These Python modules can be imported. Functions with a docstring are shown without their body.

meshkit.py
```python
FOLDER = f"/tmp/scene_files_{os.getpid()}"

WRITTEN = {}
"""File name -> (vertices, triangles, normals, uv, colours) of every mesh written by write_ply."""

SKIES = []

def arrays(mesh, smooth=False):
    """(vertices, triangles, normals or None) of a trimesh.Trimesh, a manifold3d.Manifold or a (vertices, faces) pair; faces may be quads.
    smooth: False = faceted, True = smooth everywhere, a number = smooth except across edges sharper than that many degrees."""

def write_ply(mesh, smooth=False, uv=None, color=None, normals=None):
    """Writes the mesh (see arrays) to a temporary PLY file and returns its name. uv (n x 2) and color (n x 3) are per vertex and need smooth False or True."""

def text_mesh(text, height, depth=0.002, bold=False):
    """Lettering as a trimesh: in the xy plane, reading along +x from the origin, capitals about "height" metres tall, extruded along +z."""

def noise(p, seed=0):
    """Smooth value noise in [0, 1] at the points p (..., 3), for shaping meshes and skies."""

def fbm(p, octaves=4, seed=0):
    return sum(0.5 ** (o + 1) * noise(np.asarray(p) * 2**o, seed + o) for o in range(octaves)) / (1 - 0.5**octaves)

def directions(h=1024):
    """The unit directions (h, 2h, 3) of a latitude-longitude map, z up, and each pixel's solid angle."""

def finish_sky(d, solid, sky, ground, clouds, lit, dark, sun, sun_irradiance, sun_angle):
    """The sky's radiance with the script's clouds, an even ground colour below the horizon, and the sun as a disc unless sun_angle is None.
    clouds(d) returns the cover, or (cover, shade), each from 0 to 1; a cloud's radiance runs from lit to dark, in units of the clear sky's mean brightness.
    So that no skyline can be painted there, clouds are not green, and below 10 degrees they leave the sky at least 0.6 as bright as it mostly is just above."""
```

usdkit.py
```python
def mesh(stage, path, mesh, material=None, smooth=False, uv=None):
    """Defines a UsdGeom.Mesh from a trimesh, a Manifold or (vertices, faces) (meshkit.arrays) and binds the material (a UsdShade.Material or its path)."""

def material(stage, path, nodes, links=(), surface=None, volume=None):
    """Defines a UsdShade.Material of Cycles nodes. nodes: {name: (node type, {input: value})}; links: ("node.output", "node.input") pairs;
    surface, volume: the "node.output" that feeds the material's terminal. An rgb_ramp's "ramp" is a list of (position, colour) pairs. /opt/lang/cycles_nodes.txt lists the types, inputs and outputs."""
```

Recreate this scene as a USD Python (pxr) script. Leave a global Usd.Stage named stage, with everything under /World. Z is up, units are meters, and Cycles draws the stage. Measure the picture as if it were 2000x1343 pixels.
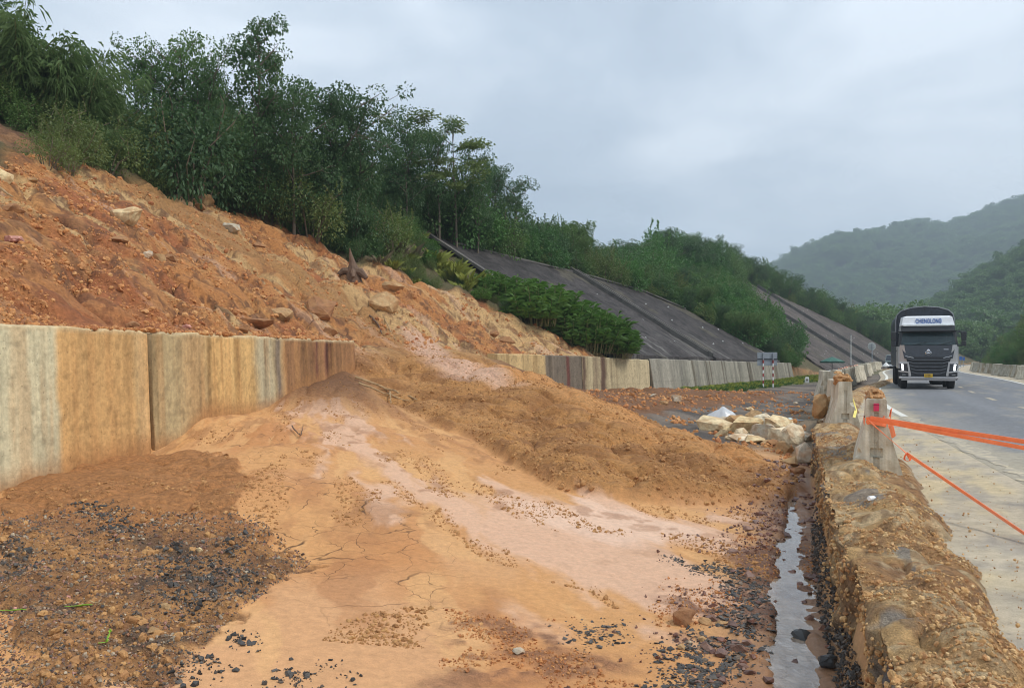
import math, random
import numpy as np, trimesh, usdkit, meshkit
from scipy.spatial import cKDTree, ConvexHull
from scipy.interpolate import RBFInterpolator, CubicSpline
from pxr import Usd, UsdGeom, UsdLux, UsdShade, Gf, Sdf, Vt
import manifold3d

PI = math.pi
stage = Usd.Stage.CreateInMemory()
UsdGeom.SetStageUpAxis(stage, 'Z'); UsdGeom.SetStageMetersPerUnit(stage, 1.0)
stage.SetDefaultPrim(UsdGeom.Xform.Define(stage, '/World').GetPrim())
UsdGeom.Scope.Define(stage, '/World/Looks')

# ---------------------------------------------------------------- camera, sky, sun, exposure
FOC, HZ, EYE = 1570.0, 697.0, 1.5          # focal length and horizon row in the 2000 px wide photograph, eye height
cam = UsdGeom.Camera.Define(stage, '/World/camera')
cam.CreateHorizontalApertureAttr(36.0); cam.CreateVerticalApertureAttr(36.0 * 687 / 1024)
cam.CreateFocalLengthAttr(36.0 * FOC / 2000); cam.CreateVerticalApertureOffsetAttr((HZ - 671.5) / 2000 * 36)
cam.CreateClippingRangeAttr(Gf.Vec2f(0.05, 20000)); cam.CreateExposureAttr(0.88)
cam.AddTranslateOp().Set(Gf.Vec3d(0, 0, EYE)); cam.AddRotateXOp().Set(90)

SUN_EL, SUN_AZ = math.radians(52), math.radians(112)     # azimuth = atan2(x, y) of the direction towards the sun
sd = np.array([math.sin(SUN_AZ) * math.cos(SUN_EL), math.cos(SUN_AZ) * math.cos(SUN_EL), math.sin(SUN_EL)])
sun = UsdLux.DistantLight.Define(stage, '/World/sun')
sun.CreateIntensityAttr(0.4); sun.CreateAngleAttr(11.0); sun.CreateNormalizeAttr(True); sun.CreateColorAttr(Gf.Vec3f(1.0, 0.96, 0.9))
_z = sd; _x = np.cross([0, 0, 1.0], _z); _x /= np.linalg.norm(_x); _y = np.cross(_z, _x)
sun.AddTransformOp().Set(Gf.Matrix4d(*_x, 0, *_y, 0, *_z, 0, 0, 0, 0, 1))

sky = UsdLux.DomeLight.Define(stage, '/World/sky'); sky.GetPrim().SetCustomDataByKey('kind', 'structure')
sky_m = usdkit.material(stage, '/World/Looks/overcast_sky', {
    'co': ('texture_coordinate', {}),
    'sky': ('sky_texture', {'sky_type': 'single_scattering', 'sun_disc': False, 'sun_elevation': SUN_EL, 'sun_rotation': SUN_AZ}),
    'mp': ('mapping', {'scale': (1.6, 1.6, 4.2), 'location': (3.1, 0.4, 0.7)}),
    'n1': ('noise_texture', {'scale': 1.35, 'detail': 5.0, 'roughness': 0.5, 'distortion': 0.4}),
    'rp': ('rgb_ramp', {'ramp': [(0.34, (3.25, 3.85, 4.6)), (0.50, (4.25, 4.9, 5.7)), (0.66, (6.4, 6.95, 7.6))]}),
    'sx': ('separate_xyz', {}), 'zg': ('map_range', {'from_min': 0.0, 'from_max': 1.0, 'to_min': 0.86, 'to_max': 1.45, 'clamp': True}), 'sc': ('vector_math', {'math_type': 'scale'}),
    'mx': ('mix_color', {'fac': 0.95, 'use_clamp': False}),
    'bg': ('background_shader', {'strength': 0.08})},
    [('co.generated', 'mp.vector'), ('mp.vector', 'n1.vector'), ('n1.fac', 'rp.fac'), ('sky.color', 'mx.a'), ('co.generated', 'sx.vector'), ('sx.z', 'zg.value'), ('rp.color', 'sc.vector1'), ('zg.result', 'sc.scale'), ('sc.vector', 'mx.b'), ('mx.result', 'bg.color')], surface='bg.background')
UsdShade.MaterialBindingAPI.Apply(sky.GetPrim()).Bind(sky_m)

# ---------------------------------------------------------------- helpers
names = {}
def numbered(parent, name):
    k = (parent, name); n = names.get(k, 0); names[k] = n + 1
    return name if n == 0 else f'{name}_{n:03d}'
def path_of(parent, name):
    p = '/World' if parent is None else (parent if isinstance(parent, str) else str(parent.GetPath()))
    return p + '/' + numbered(p, name)
def tag(o, label=None, cat=None, group=None, kind=None):
    o = o.GetPrim() if hasattr(o, 'GetPrim') else o
    for k, v in (('label', label), ('category', cat), ('group', group), ('kind', kind)):
        if v: o.SetCustomDataByKey(k, v)
    return o
def place(prim, loc=(0, 0, 0), rz=0.0, sc=None, rx=0.0, ry=0.0):
    x = UsdGeom.Xformable(prim); x.AddTranslateOp().Set(Gf.Vec3d(*map(float, loc)))
    if rz or rx or ry: x.AddRotateXYZOp().Set(Gf.Vec3f(math.degrees(rx), math.degrees(ry), math.degrees(rz)))
    if sc is not None: x.AddScaleOp().Set(Gf.Vec3f(*(map(float, sc) if np.ndim(sc) else (float(sc),) * 3)))
def thing(name, label, cat, loc=(0, 0, 0), rz=0.0, group=None, sc=None, kind=None):
    p = UsdGeom.Xform.Define(stage, path_of(None, name)).GetPrim(); place(p, loc, rz, sc)
    return tag(p, label, cat, group, kind)
def obj(name, mesh, m, parent=None, smooth=False, label=None, color=None, mask=None):
    g = usdkit.mesh(stage, path_of(parent, name), mesh, m, smooth=smooth)
    pv = UsdGeom.PrimvarsAPI(g)
    if color is not None: pv.CreatePrimvar('tint', Sdf.ValueTypeNames.Color3fArray, 'vertex').Set(Vt.Vec3fArray.FromNumpy(np.asarray(color, np.float32)))
    if mask is not None: pv.CreatePrimvar('mask', Sdf.ValueTypeNames.Color3fArray, 'vertex').Set(Vt.Vec3fArray.FromNumpy(np.asarray(mask, np.float32)))
    p = g.GetPrim()
    if label: p.SetCustomDataByKey('label', label)
    return p
LIB = stage.CreateClassPrim('/World/Library')
def lib(name):                                    # a class prim whose children are parts, for copies
    return stage.CreateClassPrim(path_of('/World/Library', name))
def copy_of(src, name, label, cat, loc=(0, 0, 0), rz=0.0, sc=None, group=None, rx=0.0, ry=0.0):
    p = UsdGeom.Xform.Define(stage, path_of(None, name)).GetPrim()
    p.GetReferences().AddInternalReference(src.GetPath()); p.SetInstanceable(True)
    place(p, loc, rz, sc, rx, ry)
    return tag(p, label, cat, group)
def scatter(name, protos, pts, quats, scales, ids, label, cat, kind='stuff', parent=None, group=None):
    """a PointInstancer of stuff; protos: list of (name, mesh, material, smooth)"""
    pi = UsdGeom.PointInstancer.Define(stage, path_of(parent, name)); base = str(pi.GetPath())
    rel = []
    for nm, me, m, smo in protos:
        rel.append(obj(nm, me, m, base, smooth=smo).GetPath())
    pi.CreatePrototypesRel().SetTargets(rel)
    pi.CreatePositionsAttr(Vt.Vec3fArray.FromNumpy(np.asarray(pts, np.float32)))
    q = np.asarray(quats, np.float32)
    pi.CreateOrientationsAttr(Vt.QuathArray([Gf.Quath(float(a), float(b), float(c), float(d)) for a, b, c, d in q]))
    sc = np.asarray(scales, np.float32); sc = np.repeat(sc[:, None], 3, 1) if sc.ndim == 1 else sc
    pi.CreateScalesAttr(Vt.Vec3fArray.FromNumpy(np.ascontiguousarray(sc))); pi.CreateProtoIndicesAttr(Vt.IntArray.FromNumpy(np.asarray(ids, np.int32)))
    return tag(pi, label, cat, group, kind)
def rand_quats(rng, n, tilt=None):
    if tilt is None:
        q = rng.normal(size=(n, 4))
    else:
        a = rng.uniform(0, 2 * PI, n); ax = rng.uniform(0, 2 * PI, n); t = rng.uniform(0, tilt, n)
        qz = np.stack([np.cos(a / 2), 0 * a, 0 * a, np.sin(a / 2)], 1); qt = np.stack([np.cos(t / 2), np.sin(t / 2) * np.cos(ax), np.sin(t / 2) * np.sin(ax), 0 * t], 1)
        w1, x1, y1, z1 = qt.T; w2, x2, y2, z2 = qz.T
        q = np.stack([w1*w2-x1*x2-y1*y2-z1*z2, w1*x2+x1*w2+y1*z2-z1*y2, w1*y2-x1*z2+y1*w2+z1*x2, w1*z2+x1*y2-y1*x2+z1*w2], 1)
    return q / np.linalg.norm(q, axis=1, keepdims=True)

_rt = np.random.default_rng(4711); _PERM = _rt.permutation(4096).astype(np.int32); _VAL = _rt.random(4096).astype(np.float32)
def _n2(x, y, seed):
    """fast smooth value noise in the plane"""
    xi, yi = np.floor(x), np.floor(y); tx, ty = (x - xi), (y - yi); tx = tx * tx * (3 - 2 * tx); ty = ty * ty * (3 - 2 * ty)
    xi = xi.astype(np.int32) + seed * 131; yi = yi.astype(np.int32) + seed * 57
    a, b = _PERM[xi & 4095], _PERM[(xi + 1) & 4095]; y0, y1 = yi & 4095, (yi + 1) & 4095
    v00, v10, v01, v11 = _VAL[_PERM[(a + y0) & 4095]], _VAL[_PERM[(b + y0) & 4095]], _VAL[_PERM[(a + y1) & 4095]], _VAL[_PERM[(b + y1) & 4095]]
    p = v00 + (v10 - v00) * tx; q = v01 + (v11 - v01) * tx
    return p + (q - p) * ty
def _f32(x): return np.asarray(x, np.float32)
def fb(x, y, scale, octv=4, seed=0, z=None):
    if z is None:
        x, y = np.broadcast_arrays(_f32(x) * scale + .37, _f32(y) * scale + .71)
        return (sum(.5 ** (o + 1) * _n2(x * np.float32(2 ** o), y * np.float32(2 ** o), seed + o) for o in range(octv)) / (1 - .5 ** octv)).astype(float)
    p = np.stack([np.asarray(x, float) * scale, np.asarray(y, float) * scale, (np.zeros_like(x) if z is None else np.asarray(z, float) * scale) + 7.3], -1)
    return meshkit.fbm(p, octv, seed)
def n1(x, y, scale, seed=0):
    x, y = np.broadcast_arrays(_f32(x) * scale + .13, _f32(y) * scale + .57); return _n2(x, y, seed).astype(float)
def billow(x, y, scale, octv=4, seed=0, gain=0.5):
    tot, a, w = 0, 1.0, 0
    for o in range(octv):
        tot = tot + a * np.abs(2 * n1(x, y, scale * 2 ** o, seed + 11 * o) - 1); w += a; a *= gain
    return tot / w
def rough(x, y, d, seed, lo=.03, hi=1.0, k=.30, cell=.006):
    """lumpy relief whose finest lumps are no smaller than the mesh can carry at distance d"""
    tot, lam, i = 0, hi, 0
    while lam >= lo:
        w = sst(1.6 * cell * d, 4.5 * cell * d, np.full(np.shape(d), lam)) if np.ndim(d) else 1.0
        q = np.abs(2 * n1(x + .3 * lam * i, y - .2 * lam * i, 1 / lam, seed + 7 * i) - 1); tot = tot + k * lam * (np.sqrt(q) - .62) * w; lam *= .5; i += 1
    return tot
def sst(e0, e1, x):
    t = np.clip((x - e0) / (e1 - e0), 0, 1); return t * t * (3 - 2 * t)
def lerp(a, b, f):
    a, b, f = np.asarray(a, float), np.asarray(b, float), np.asarray(f, float)
    return a + (b - a) * f[..., None] if a.ndim or b.ndim else a + (b - a) * f

# ---- mesh builders
def box(x0, x1, y0, y1, z0, z1):
    m = trimesh.creation.box([x1 - x0, y1 - y0, z1 - z0]); m.apply_translation([(x0 + x1) / 2, (y0 + y1) / 2, (z0 + z1) / 2]); return m
def rbox(x0, x1, y0, y1, z0, z1, r=0.02, seg=12):
    s = manifold3d.Manifold.sphere(r, seg)
    return man(manifold3d.Manifold.batch_hull([s.translate((x, y, z)) for x in (x0 + r, x1 - r) for y in (y0 + r, y1 - r) for z in (z0 + r, z1 - r)]))
def man(m):
    me = m.to_mesh(); return trimesh.Trimesh(me.vert_properties[:, :3], me.tri_verts, process=False)
def hullm(pts):
    return man(manifold3d.Manifold.hull_points(np.asarray(pts, float)))
def cat_(*ms):
    ms = [m for m in ms if m is not None]; return trimesh.util.concatenate(ms)
def tube(points, radii, sides=6):
    p = np.asarray(points, float); radii = np.broadcast_to(radii, (len(p),))
    t = np.gradient(p, axis=0); t /= np.linalg.norm(t, axis=1, keepdims=True) + 1e-12
    a = np.cross(t, np.where(np.abs(t[:, 2:]) < 0.9, [0, 0, 1.0], [1.0, 0, 0])); a /= np.linalg.norm(a, axis=1, keepdims=True) + 1e-12
    b, ang = np.cross(t, a), np.arange(sides) * 2 * PI / sides
    v = p[:, None] + radii[:, None, None] * (np.cos(ang)[None, :, None] * a[:, None] + np.sin(ang)[None, :, None] * b[:, None])
    i, j = np.meshgrid(np.arange(len(p) - 1), np.arange(sides), indexing='ij')
    q = np.stack([i * sides + j, i * sides + (j + 1) % sides, (i + 1) * sides + (j + 1) % sides, (i + 1) * sides + j], -1).reshape(-1, 4)
    v = np.vstack([v.reshape(-1, 3), p[:1], p[-1:]]); n = len(p) * sides
    caps = [[n, (k + 1) % sides, k] for k in range(sides)] + [[n + 1, n - sides + k, n - sides + (k + 1) % sides] for k in range(sides)]
    return trimesh.Trimesh(v, np.vstack([q[:, [0, 1, 2]], q[:, [0, 2, 3]], caps]), process=False)
def cyl(p0, p1, r, sides=12, r1=None):
    return tube([p0, (np.asarray(p0, float) + p1) / 2, p1], [r, (r + (r1 or r)) / 2, r1 or r], sides)
def grid_faces(nr, nc):
    i, j = np.meshgrid(np.arange(nr - 1), np.arange(nc - 1), indexing='ij'); a = (i * nc + j).ravel()
    return np.vstack([np.stack([a, a + 1, a + nc + 1], 1), np.stack([a, a + nc + 1, a + nc], 1)])
def strip(cols):
    """cols: list of (n,3) polylines -> one sheet"""
    v = np.stack(cols, 1); n, c = v.shape[:2]
    f = grid_faces(n, c)
    me = trimesh.Trimesh(v.reshape(-1, 3), f, process=False)
    if me.face_normals[:, 2].mean() < 0: me.faces = me.faces[:, ::-1]
    return me
def resample(P, step):
    P = np.asarray(P, float); d = np.r_[0, np.cumsum(np.linalg.norm(np.diff(P, axis=0), axis=1))]
    cs = CubicSpline(d, P); tt = np.arange(0, d[-1], step); return cs(tt), cs(tt, 1), tt

# ---- materials
def M(name, nodes, links, surface='p.BSDF', volume=None):
    return usdkit.material(stage, '/World/Looks/' + name, nodes, links, surface=surface, volume=volume)
def pm(name, c, rough=0.6, metal=0.0, var=0.15, scale=6.0, bump=0.0, bscale=60.0, spec=0.5, coat=0.0):
    """principled with gentle procedural variation of tone"""
    lo, hi = [max(0, x * (1 - var)) for x in c], [min(1, x * (1 + var)) for x in c]
    nodes = {'co': ('texture_coordinate', {}), 'n': ('noise_texture', {'scale': scale, 'detail': 5.0, 'roughness': 0.6}), 'r': ('rgb_ramp', {'ramp': [(0.3, lo), (0.7, hi)]}),
             'p': ('principled_bsdf', {'roughness': rough, 'metallic': metal, 'specular_ior_level': spec, 'coat_weight': coat})}
    links = [('co.object', 'n.vector'), ('n.fac', 'r.fac'), ('r.color', 'p.base_color')]
    if bump:
        nodes |= {'n2': ('noise_texture', {'scale': bscale, 'detail': 5.0, 'roughness': 0.65}), 'b': ('bump', {'strength': 1.0, 'distance': bump})}
        links += [('co.object', 'n2.vector'), ('n2.fac', 'b.height'), ('b.normal', 'p.normal')]
    return M(name, nodes, links)
# ---------------------------------------------------------------- plan of the place
def ray(u, v, d):
    return np.array([(u - 1000) / FOC * d, d, EYE - (v - HZ) / FOC * d])
def onz(u, v, z):
    d = (EYE - z) * FOC / (v - HZ); return np.array([(u - 1000) / FOC * d, d, z])
# foot of the retaining walls, running away from the camera and bending right with the road
WP, WT, WS = resample([(-9.7, -8), (-8.2, -0.7), (-7.15, 4.5), (-6.1, 9.6), (-5.08, 14.6), (-3.95, 20), (-2.4, 24.3), (-0.5, 27.6), (2.94, 33), (6.6, 38.4), (13.0, 48), (20.6, 59), (31, 75), (46, 98), (62, 122), (80, 146), (104, 170)], 0.05)
WT = WT / np.linalg.norm(WT, axis=1, keepdims=True); WN = np.stack([-WT[:, 1], WT[:, 0]], 1)     # WN points uphill
WK = cKDTree(WP)
def ts(x, y):
    """distance along the wall (as the wall's own y) and distance uphill of it"""
    p = np.stack([x, y], -1); i = WK.query(p.reshape(-1, 2))[1].reshape(np.shape(x))
    d = p - WP[i]; s = (d * WN[i]).sum(-1); al = (d * WT[i]).sum(-1)
    return WP[i, 1] + al * WT[i, 1], s, WS[i] + al
def wall_at(yw, off=0.0):
    i = np.clip(np.searchsorted(WP[:, 1], yw), 0, len(WP) - 1); return WP[i] + WN[i] * off, WT[i], WN[i]
ZT = ([-20, 20, 24, 27.6, 33, 38.4, 59, 62, 68, 75, 170], [1.9, 1.9, 1.78, 1.62, 1.54, 1.36, 1.0, 0.6, 0.1, 0.05, 0.05])
def wall_top(yw): return np.interp(yw, *ZT)
RIDGE = ([-10, 8, 14, 20, 25, 30, 40, 50, 60, 75, 90, 105, 120, 135, 150, 175], [15, 15, 14.5, 13, 10.5, 9.4, 8.8, 7.0, 6.2, 11.5, 14, 12.8, 11.0, 8.5, 6, 2])
SLOPE = ([-10, 20, 26, 30, 40, 60, 75, 90, 130, 175], [.585, .585, .56, .58, .6, .6, .62, .66, .66, .5])

# berm face (left lip of the raised road edge)
DP, DT, DS = resample([(0.55, 0.4), (1.15, 2.1), (1.81, 4.06), (2.66, 6.7), (3.96, 10.4), (4.7, 12.5), (5.4, 14.4), (7.5, 19.5), (10.2, 25.5), (13.4, 32), (17.6, 40), (23, 49.5), (30, 60), (40, 75), (54, 97), (70, 121), (88, 146), (112, 170)], 0.04)
DT = DT / np.linalg.norm(DT, axis=1, keepdims=True); DN = np.stack([-DT[:, 1], DT[:, 0]], 1); DK = cKDTree(DP)
def ed(x, y):
    """distance left of the berm face (+ = in the dug lane)"""
    p = np.stack([x, y], -1); i = DK.query(p.reshape(-1, 2))[1].reshape(np.shape(x))
    return ((p - DP[i]) * DN[i]).sum(-1), DP[i, 1]

# floor of the dug-out lane and the mud that ran over it: heights at known spots
fl = [(0, 960, -.11), (100, 925, -.04), (180, 900, .03), (285, 885, .05), (345, 880, .07), (400, 815, .47), (520, 800, .46), (600, 765, .74), (685, 735, 1.02),
      (590, 1100, -.30), (600, 950, -.02), (750, 900, .04), (500, 880, .24), (450, 960, .05), (900, 1000, -.21), (1100, 1050, -.36), (1300, 1100, -.45), (1500, 1100, -.48), (1500, 1000, -.48),
      (1500, 1343, -.50), (1000, 1343, -.45), (700, 1250, -.40), (300, 1343, -.30), (0, 1343, -.22), (0, 1150, -.18), (300, 1100, -.2), (850, 1150, -.36), (1200, 1220, -.46), (170, 1010, -.08)]
flw = [onz(*k) for k in fl]
flw += [np.array(k, float) for k in [(-4.5, 1, -.3), (0, .5, -.5), (-7, 3, -.2), (-8, 0, -.2), (5, 17.5, -.34), (3, 20, -.33), (8, 25, -.35), (12, 35, -.33), (6, 33, -.30), (3.4, 32, -.12), (1.2, 29, .25), (-.4, 27.4, 1.15), (-2.6, 23.6, 1.6), (-3.6, 21.2, 1.5),
        (1.6, 24, .0), (-.6, 23.4, .8), (10, 40, -.28), (7.4, 37.6, -.22), (18, 51, -.2), (20.5, 57, -.12), (25, 60, -.1), (30, 70, -.08), (48, 95, -.06), (64, 120, -.05), (100, 165, -.05)]]
flw = np.array(flw)
floor_rbf = RBFInterpolator(flw[:, :2], flw[:, 2], kernel='linear', smoothing=0.004)
# the thick lobe of the last slide, lying across the lane
lobe_pts = np.array([(-3.2, 24, 1.75), (-1.0, 21.6, 1.35), (.1, 20, 1.24), (1.63, 17.1, .66), (3.2, 14.7, .07), (4.5, 12.8, -.36),
    (-3.9, 20.2, 1.25), (-2.7, 17.4, .55), (-.85, 14.5, .30), (.1, 11.9, .10), (.6, 10.6, -.02), (1.95, 10.4, -.12), (3.3, 10.8, -.22), (4.2, 12.0, -.34),
    (-2.6, 19.6, 1.05), (-1.2, 17.6, .72), (.6, 15, .28), (2.0, 13.0, .0), (3.2, 12.2, -.16),
    (.5, 23, .9), (2.3, 19.4, .15), (3.9, 16.3, -.25), (4.9, 14, -.4), (-1.5, 25.8, 1.6), (-4.4, 22, 1.95), (-5.5, 24.5, 3.0)])
lobe_rbf = RBFInterpolator(lobe_pts[:, :2], lobe_pts[:, 2], kernel='thin_plate_spline', smoothing=0.002)
lobe_poly = np.array([(-3.95, 20.1), (-3.3, 18.6), (-2.85, 17.3), (-1.9, 15.8), (-.92, 14.4), (-.45, 13.1), (.0, 11.8), (.53, 10.35), (1.2, 10.1), (1.95, 10.15), (2.8, 10.35), (3.5, 10.7), (4.25, 11.6), (4.7, 12.8), (4.9, 14.2), (4.3, 16.8), (2.8, 20.2), (1.0, 23.6), (-.6, 26.3), (-2.2, 26.8), (-6, 26), (-6.2, 21.5)])
def in_poly(P, x, y):
    """signed distance to a polygon, + inside"""
    x, y = np.asarray(x, float), np.asarray(y, float); best = np.full(x.shape, 1e9); ins = np.zeros(x.shape, bool); n = len(P)
    for k in range(n):
        (ax, ay), (bx, by) = P[k], P[(k + 1) % n]; ex, ey = bx - ax, by - ay
        h = np.clip(((x - ax) * ex + (y - ay) * ey) / (ex * ex + ey * ey + 1e-12), 0, 1)
        best = np.minimum(best, (x - ax - h * ex) ** 2 + (y - ay - h * ey) ** 2)
        c = ((ay > y) != (by > y)) & (x < ex * (y - ay) / (ey if ey else 1e-12) + ax); ins ^= c
    return np.where(ins, 1, -1) * np.sqrt(best)
def line_dist(P, x, y):
    best = np.full(np.shape(x), 1e9)
    for (ax, ay), (bx, by) in zip(P[:-1], P[1:]):
        ex, ey = bx - ax, by - ay; h = np.clip(((x - ax) * ex + (y - ay) * ey) / (ex * ex + ey * ey + 1e-12), 0, 1)
        best = np.minimum(best, (x - ax - h * ex) ** 2 + (y - ay - h * ey) ** 2)
    return np.sqrt(best)
def smin(a, b, k=0.8):
    h = np.clip(0.5 + 0.5 * (b - a) / k, 0, 1); return b + (a - b) * h - k * h * (1 - h)
def hill(yw, s):
    zt = wall_top(yw); sl = np.interp(yw, *SLOPE); r = np.interp(yw, *RIDGE)
    return zt + smin(sl * np.maximum(s - 0.35, 0), r + 0.10 * (s - 14), 1.6)
def floorz(x, y):
    sh = np.shape(x); q = np.stack([np.ravel(x), np.ravel(y)], 1)
    out = np.empty(len(q)); lob = np.empty(len(q))
    for k in range(0, len(q), 60000):
        out[k:k + 60000] = floor_rbf(q[k:k + 60000]); lob[k:k + 60000] = lobe_rbf(q[k:k + 60000])
    return out.reshape(sh), lob.reshape(sh)
def land(x, y, full=False):
    x, y = np.asarray(x, float), np.asarray(y, float)
    yw, s, al = ts(x, y); e, ye = ed(x, y)
    fz, lz = floorz(x, y)
    zb = fz
    # right of the lip: solid ground just under the berm and the road
    lip = sst(0.06, -0.10, e)
    zb = zb * (1 - lip) + (-0.12) * lip
    # channel that the water has cut beside the berm
    cw = fb(ye * 1.0, ye * 0 + 2.2, .9, 3, 15); zb = zb - 0.13 * np.exp(-((e - .22 - .22 * cw) / (.05 + .10 * fb(ye, ye * 0 + 5, 1.3, 3, 16) * sst(12, 5, ye))) ** 2) * sst(16, 12.5, y) * (1 - lip)
    inl = in_poly(lobe_poly + 0, x + .25 * (fb(x, y, 1.1, 3, 5) - .5), y + .25 * (fb(x, y, 1.1, 3, 6) - .5))
    m = sst(-0.02, 0.24, inl)
    z = zb + m * np.maximum(lz - zb, 0.0) + 0.0
    breach = sst(20.0, 20.3, yw) * sst(27.9, 27.5, yw)
    g = sst(0.08, 0.34, s) * (1 - breach) + breach * sst(-1.2, 1.6, s)
    hz = hill(yw, s)
    z = z * (1 - g) + hz * g
    if full: return z, yw, s, al, e, inl, m, g, breach
    return z
_tab = {}
def hit(u, v, d0=3.0, d1=150.0):
    """first point of the bare land that the line of sight through a pixel of the photograph meets"""
    d = np.geomspace(d0, d1, 900); x = (u - 1000) / FOC * d; z = EYE - (v - HZ) / FOC * d
    h = land(x, d); k = np.argmax(z < h)
    if not (z < h).any(): return None
    a, b = d[max(k - 1, 0)], d[k]
    dd = np.linspace(a, b, 60); h = land((u - 1000) / FOC * dd, dd); zz = EYE - (v - HZ) / FOC * dd
    q = dd[np.argmax(zz < h)] if (zz < h).any() else b
    return np.array([(u - 1000) / FOC * q, q, float(land(np.array([(u - 1000) / FOC * q]), np.array([q]))[0])])
def poly_px(pts): return np.array([hit(*p)[:2] for p in pts])
def ts_px(pts):
    out = []
    for p in pts:
        h = hit(*p)
        if h is not None: yw, s, al = ts(h[:1], h[1:2]); out.append((float(yw[0]), float(s[0])))
    return out
# ---------------------------------------------------------------- zones of soil (polygons on the ground)
BARE = ([-10, 16, 18, 20.4, 22.8, 24.5, 26, 27, 28, 29.6, 31.5, 32.6, 33.6, 35.2, 36.2], [7.6, 7.8, 8.2, 9.1, 10.2, 10.2, 9.6, 8.3, 7.0, 5.9, 5.2, 4.4, 2.6, .8, 0.0])
SC1_TOP = ([35.3, 36.7, 40, 44, 48, 53, 55.5, 57.2], [11.4, 10.2, 9.8, 9.6, 9.4, 8.6, 6.6, 1.2])
P_pink = poly_px([(560, 805), (640, 800), (760, 868), (900, 915), (1000, 955), (1120, 985), (1300, 1000), (1420, 1010), (1450, 1060), (1330, 1100), (1390, 1150), (1300, 1170), (1235, 1180), (1262, 1235), (1200, 1250), (1150, 1180), (1080, 1110), (950, 1045), (835, 1012), (760, 950), (690, 920), (600, 850)])
P_pink2 = poly_px([(1000, 985), (1150, 990), (1350, 1030), (1300, 1075), (1200, 1070), (1100, 1040)])
P_rough = poly_px([(0, 955), (90, 935), (170, 905), (290, 885), (350, 885), (440, 905), (470, 985), (540, 1050), (600, 1098), (500, 1165), (430, 1215), (370, 1290), (330, 1343), (0, 1343)])
P_redgran = poly_px([(1545, 985), (1420, 1060), (1390, 1130), (1300, 1130), (1260, 1170), (1290, 1240), (1400, 1290), (1560, 1330), (1600, 1100)])
P_redgran2 = poly_px([(860, 1190), (1010, 1210), (1130, 1200), (1100, 1260), (1260, 1310), (1250, 1343), (800, 1343), (900, 1260)])
P_crack = poly_px([(400, 830), (520, 825), (640, 900), (860, 1005), (930, 1180), (880, 1260), (700, 1260), (560, 1150), (480, 1000)])
P_tongue = poly_px([(800, 640), (840, 650), (960, 715), (1010, 745), (900, 735), (830, 708)])

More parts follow.
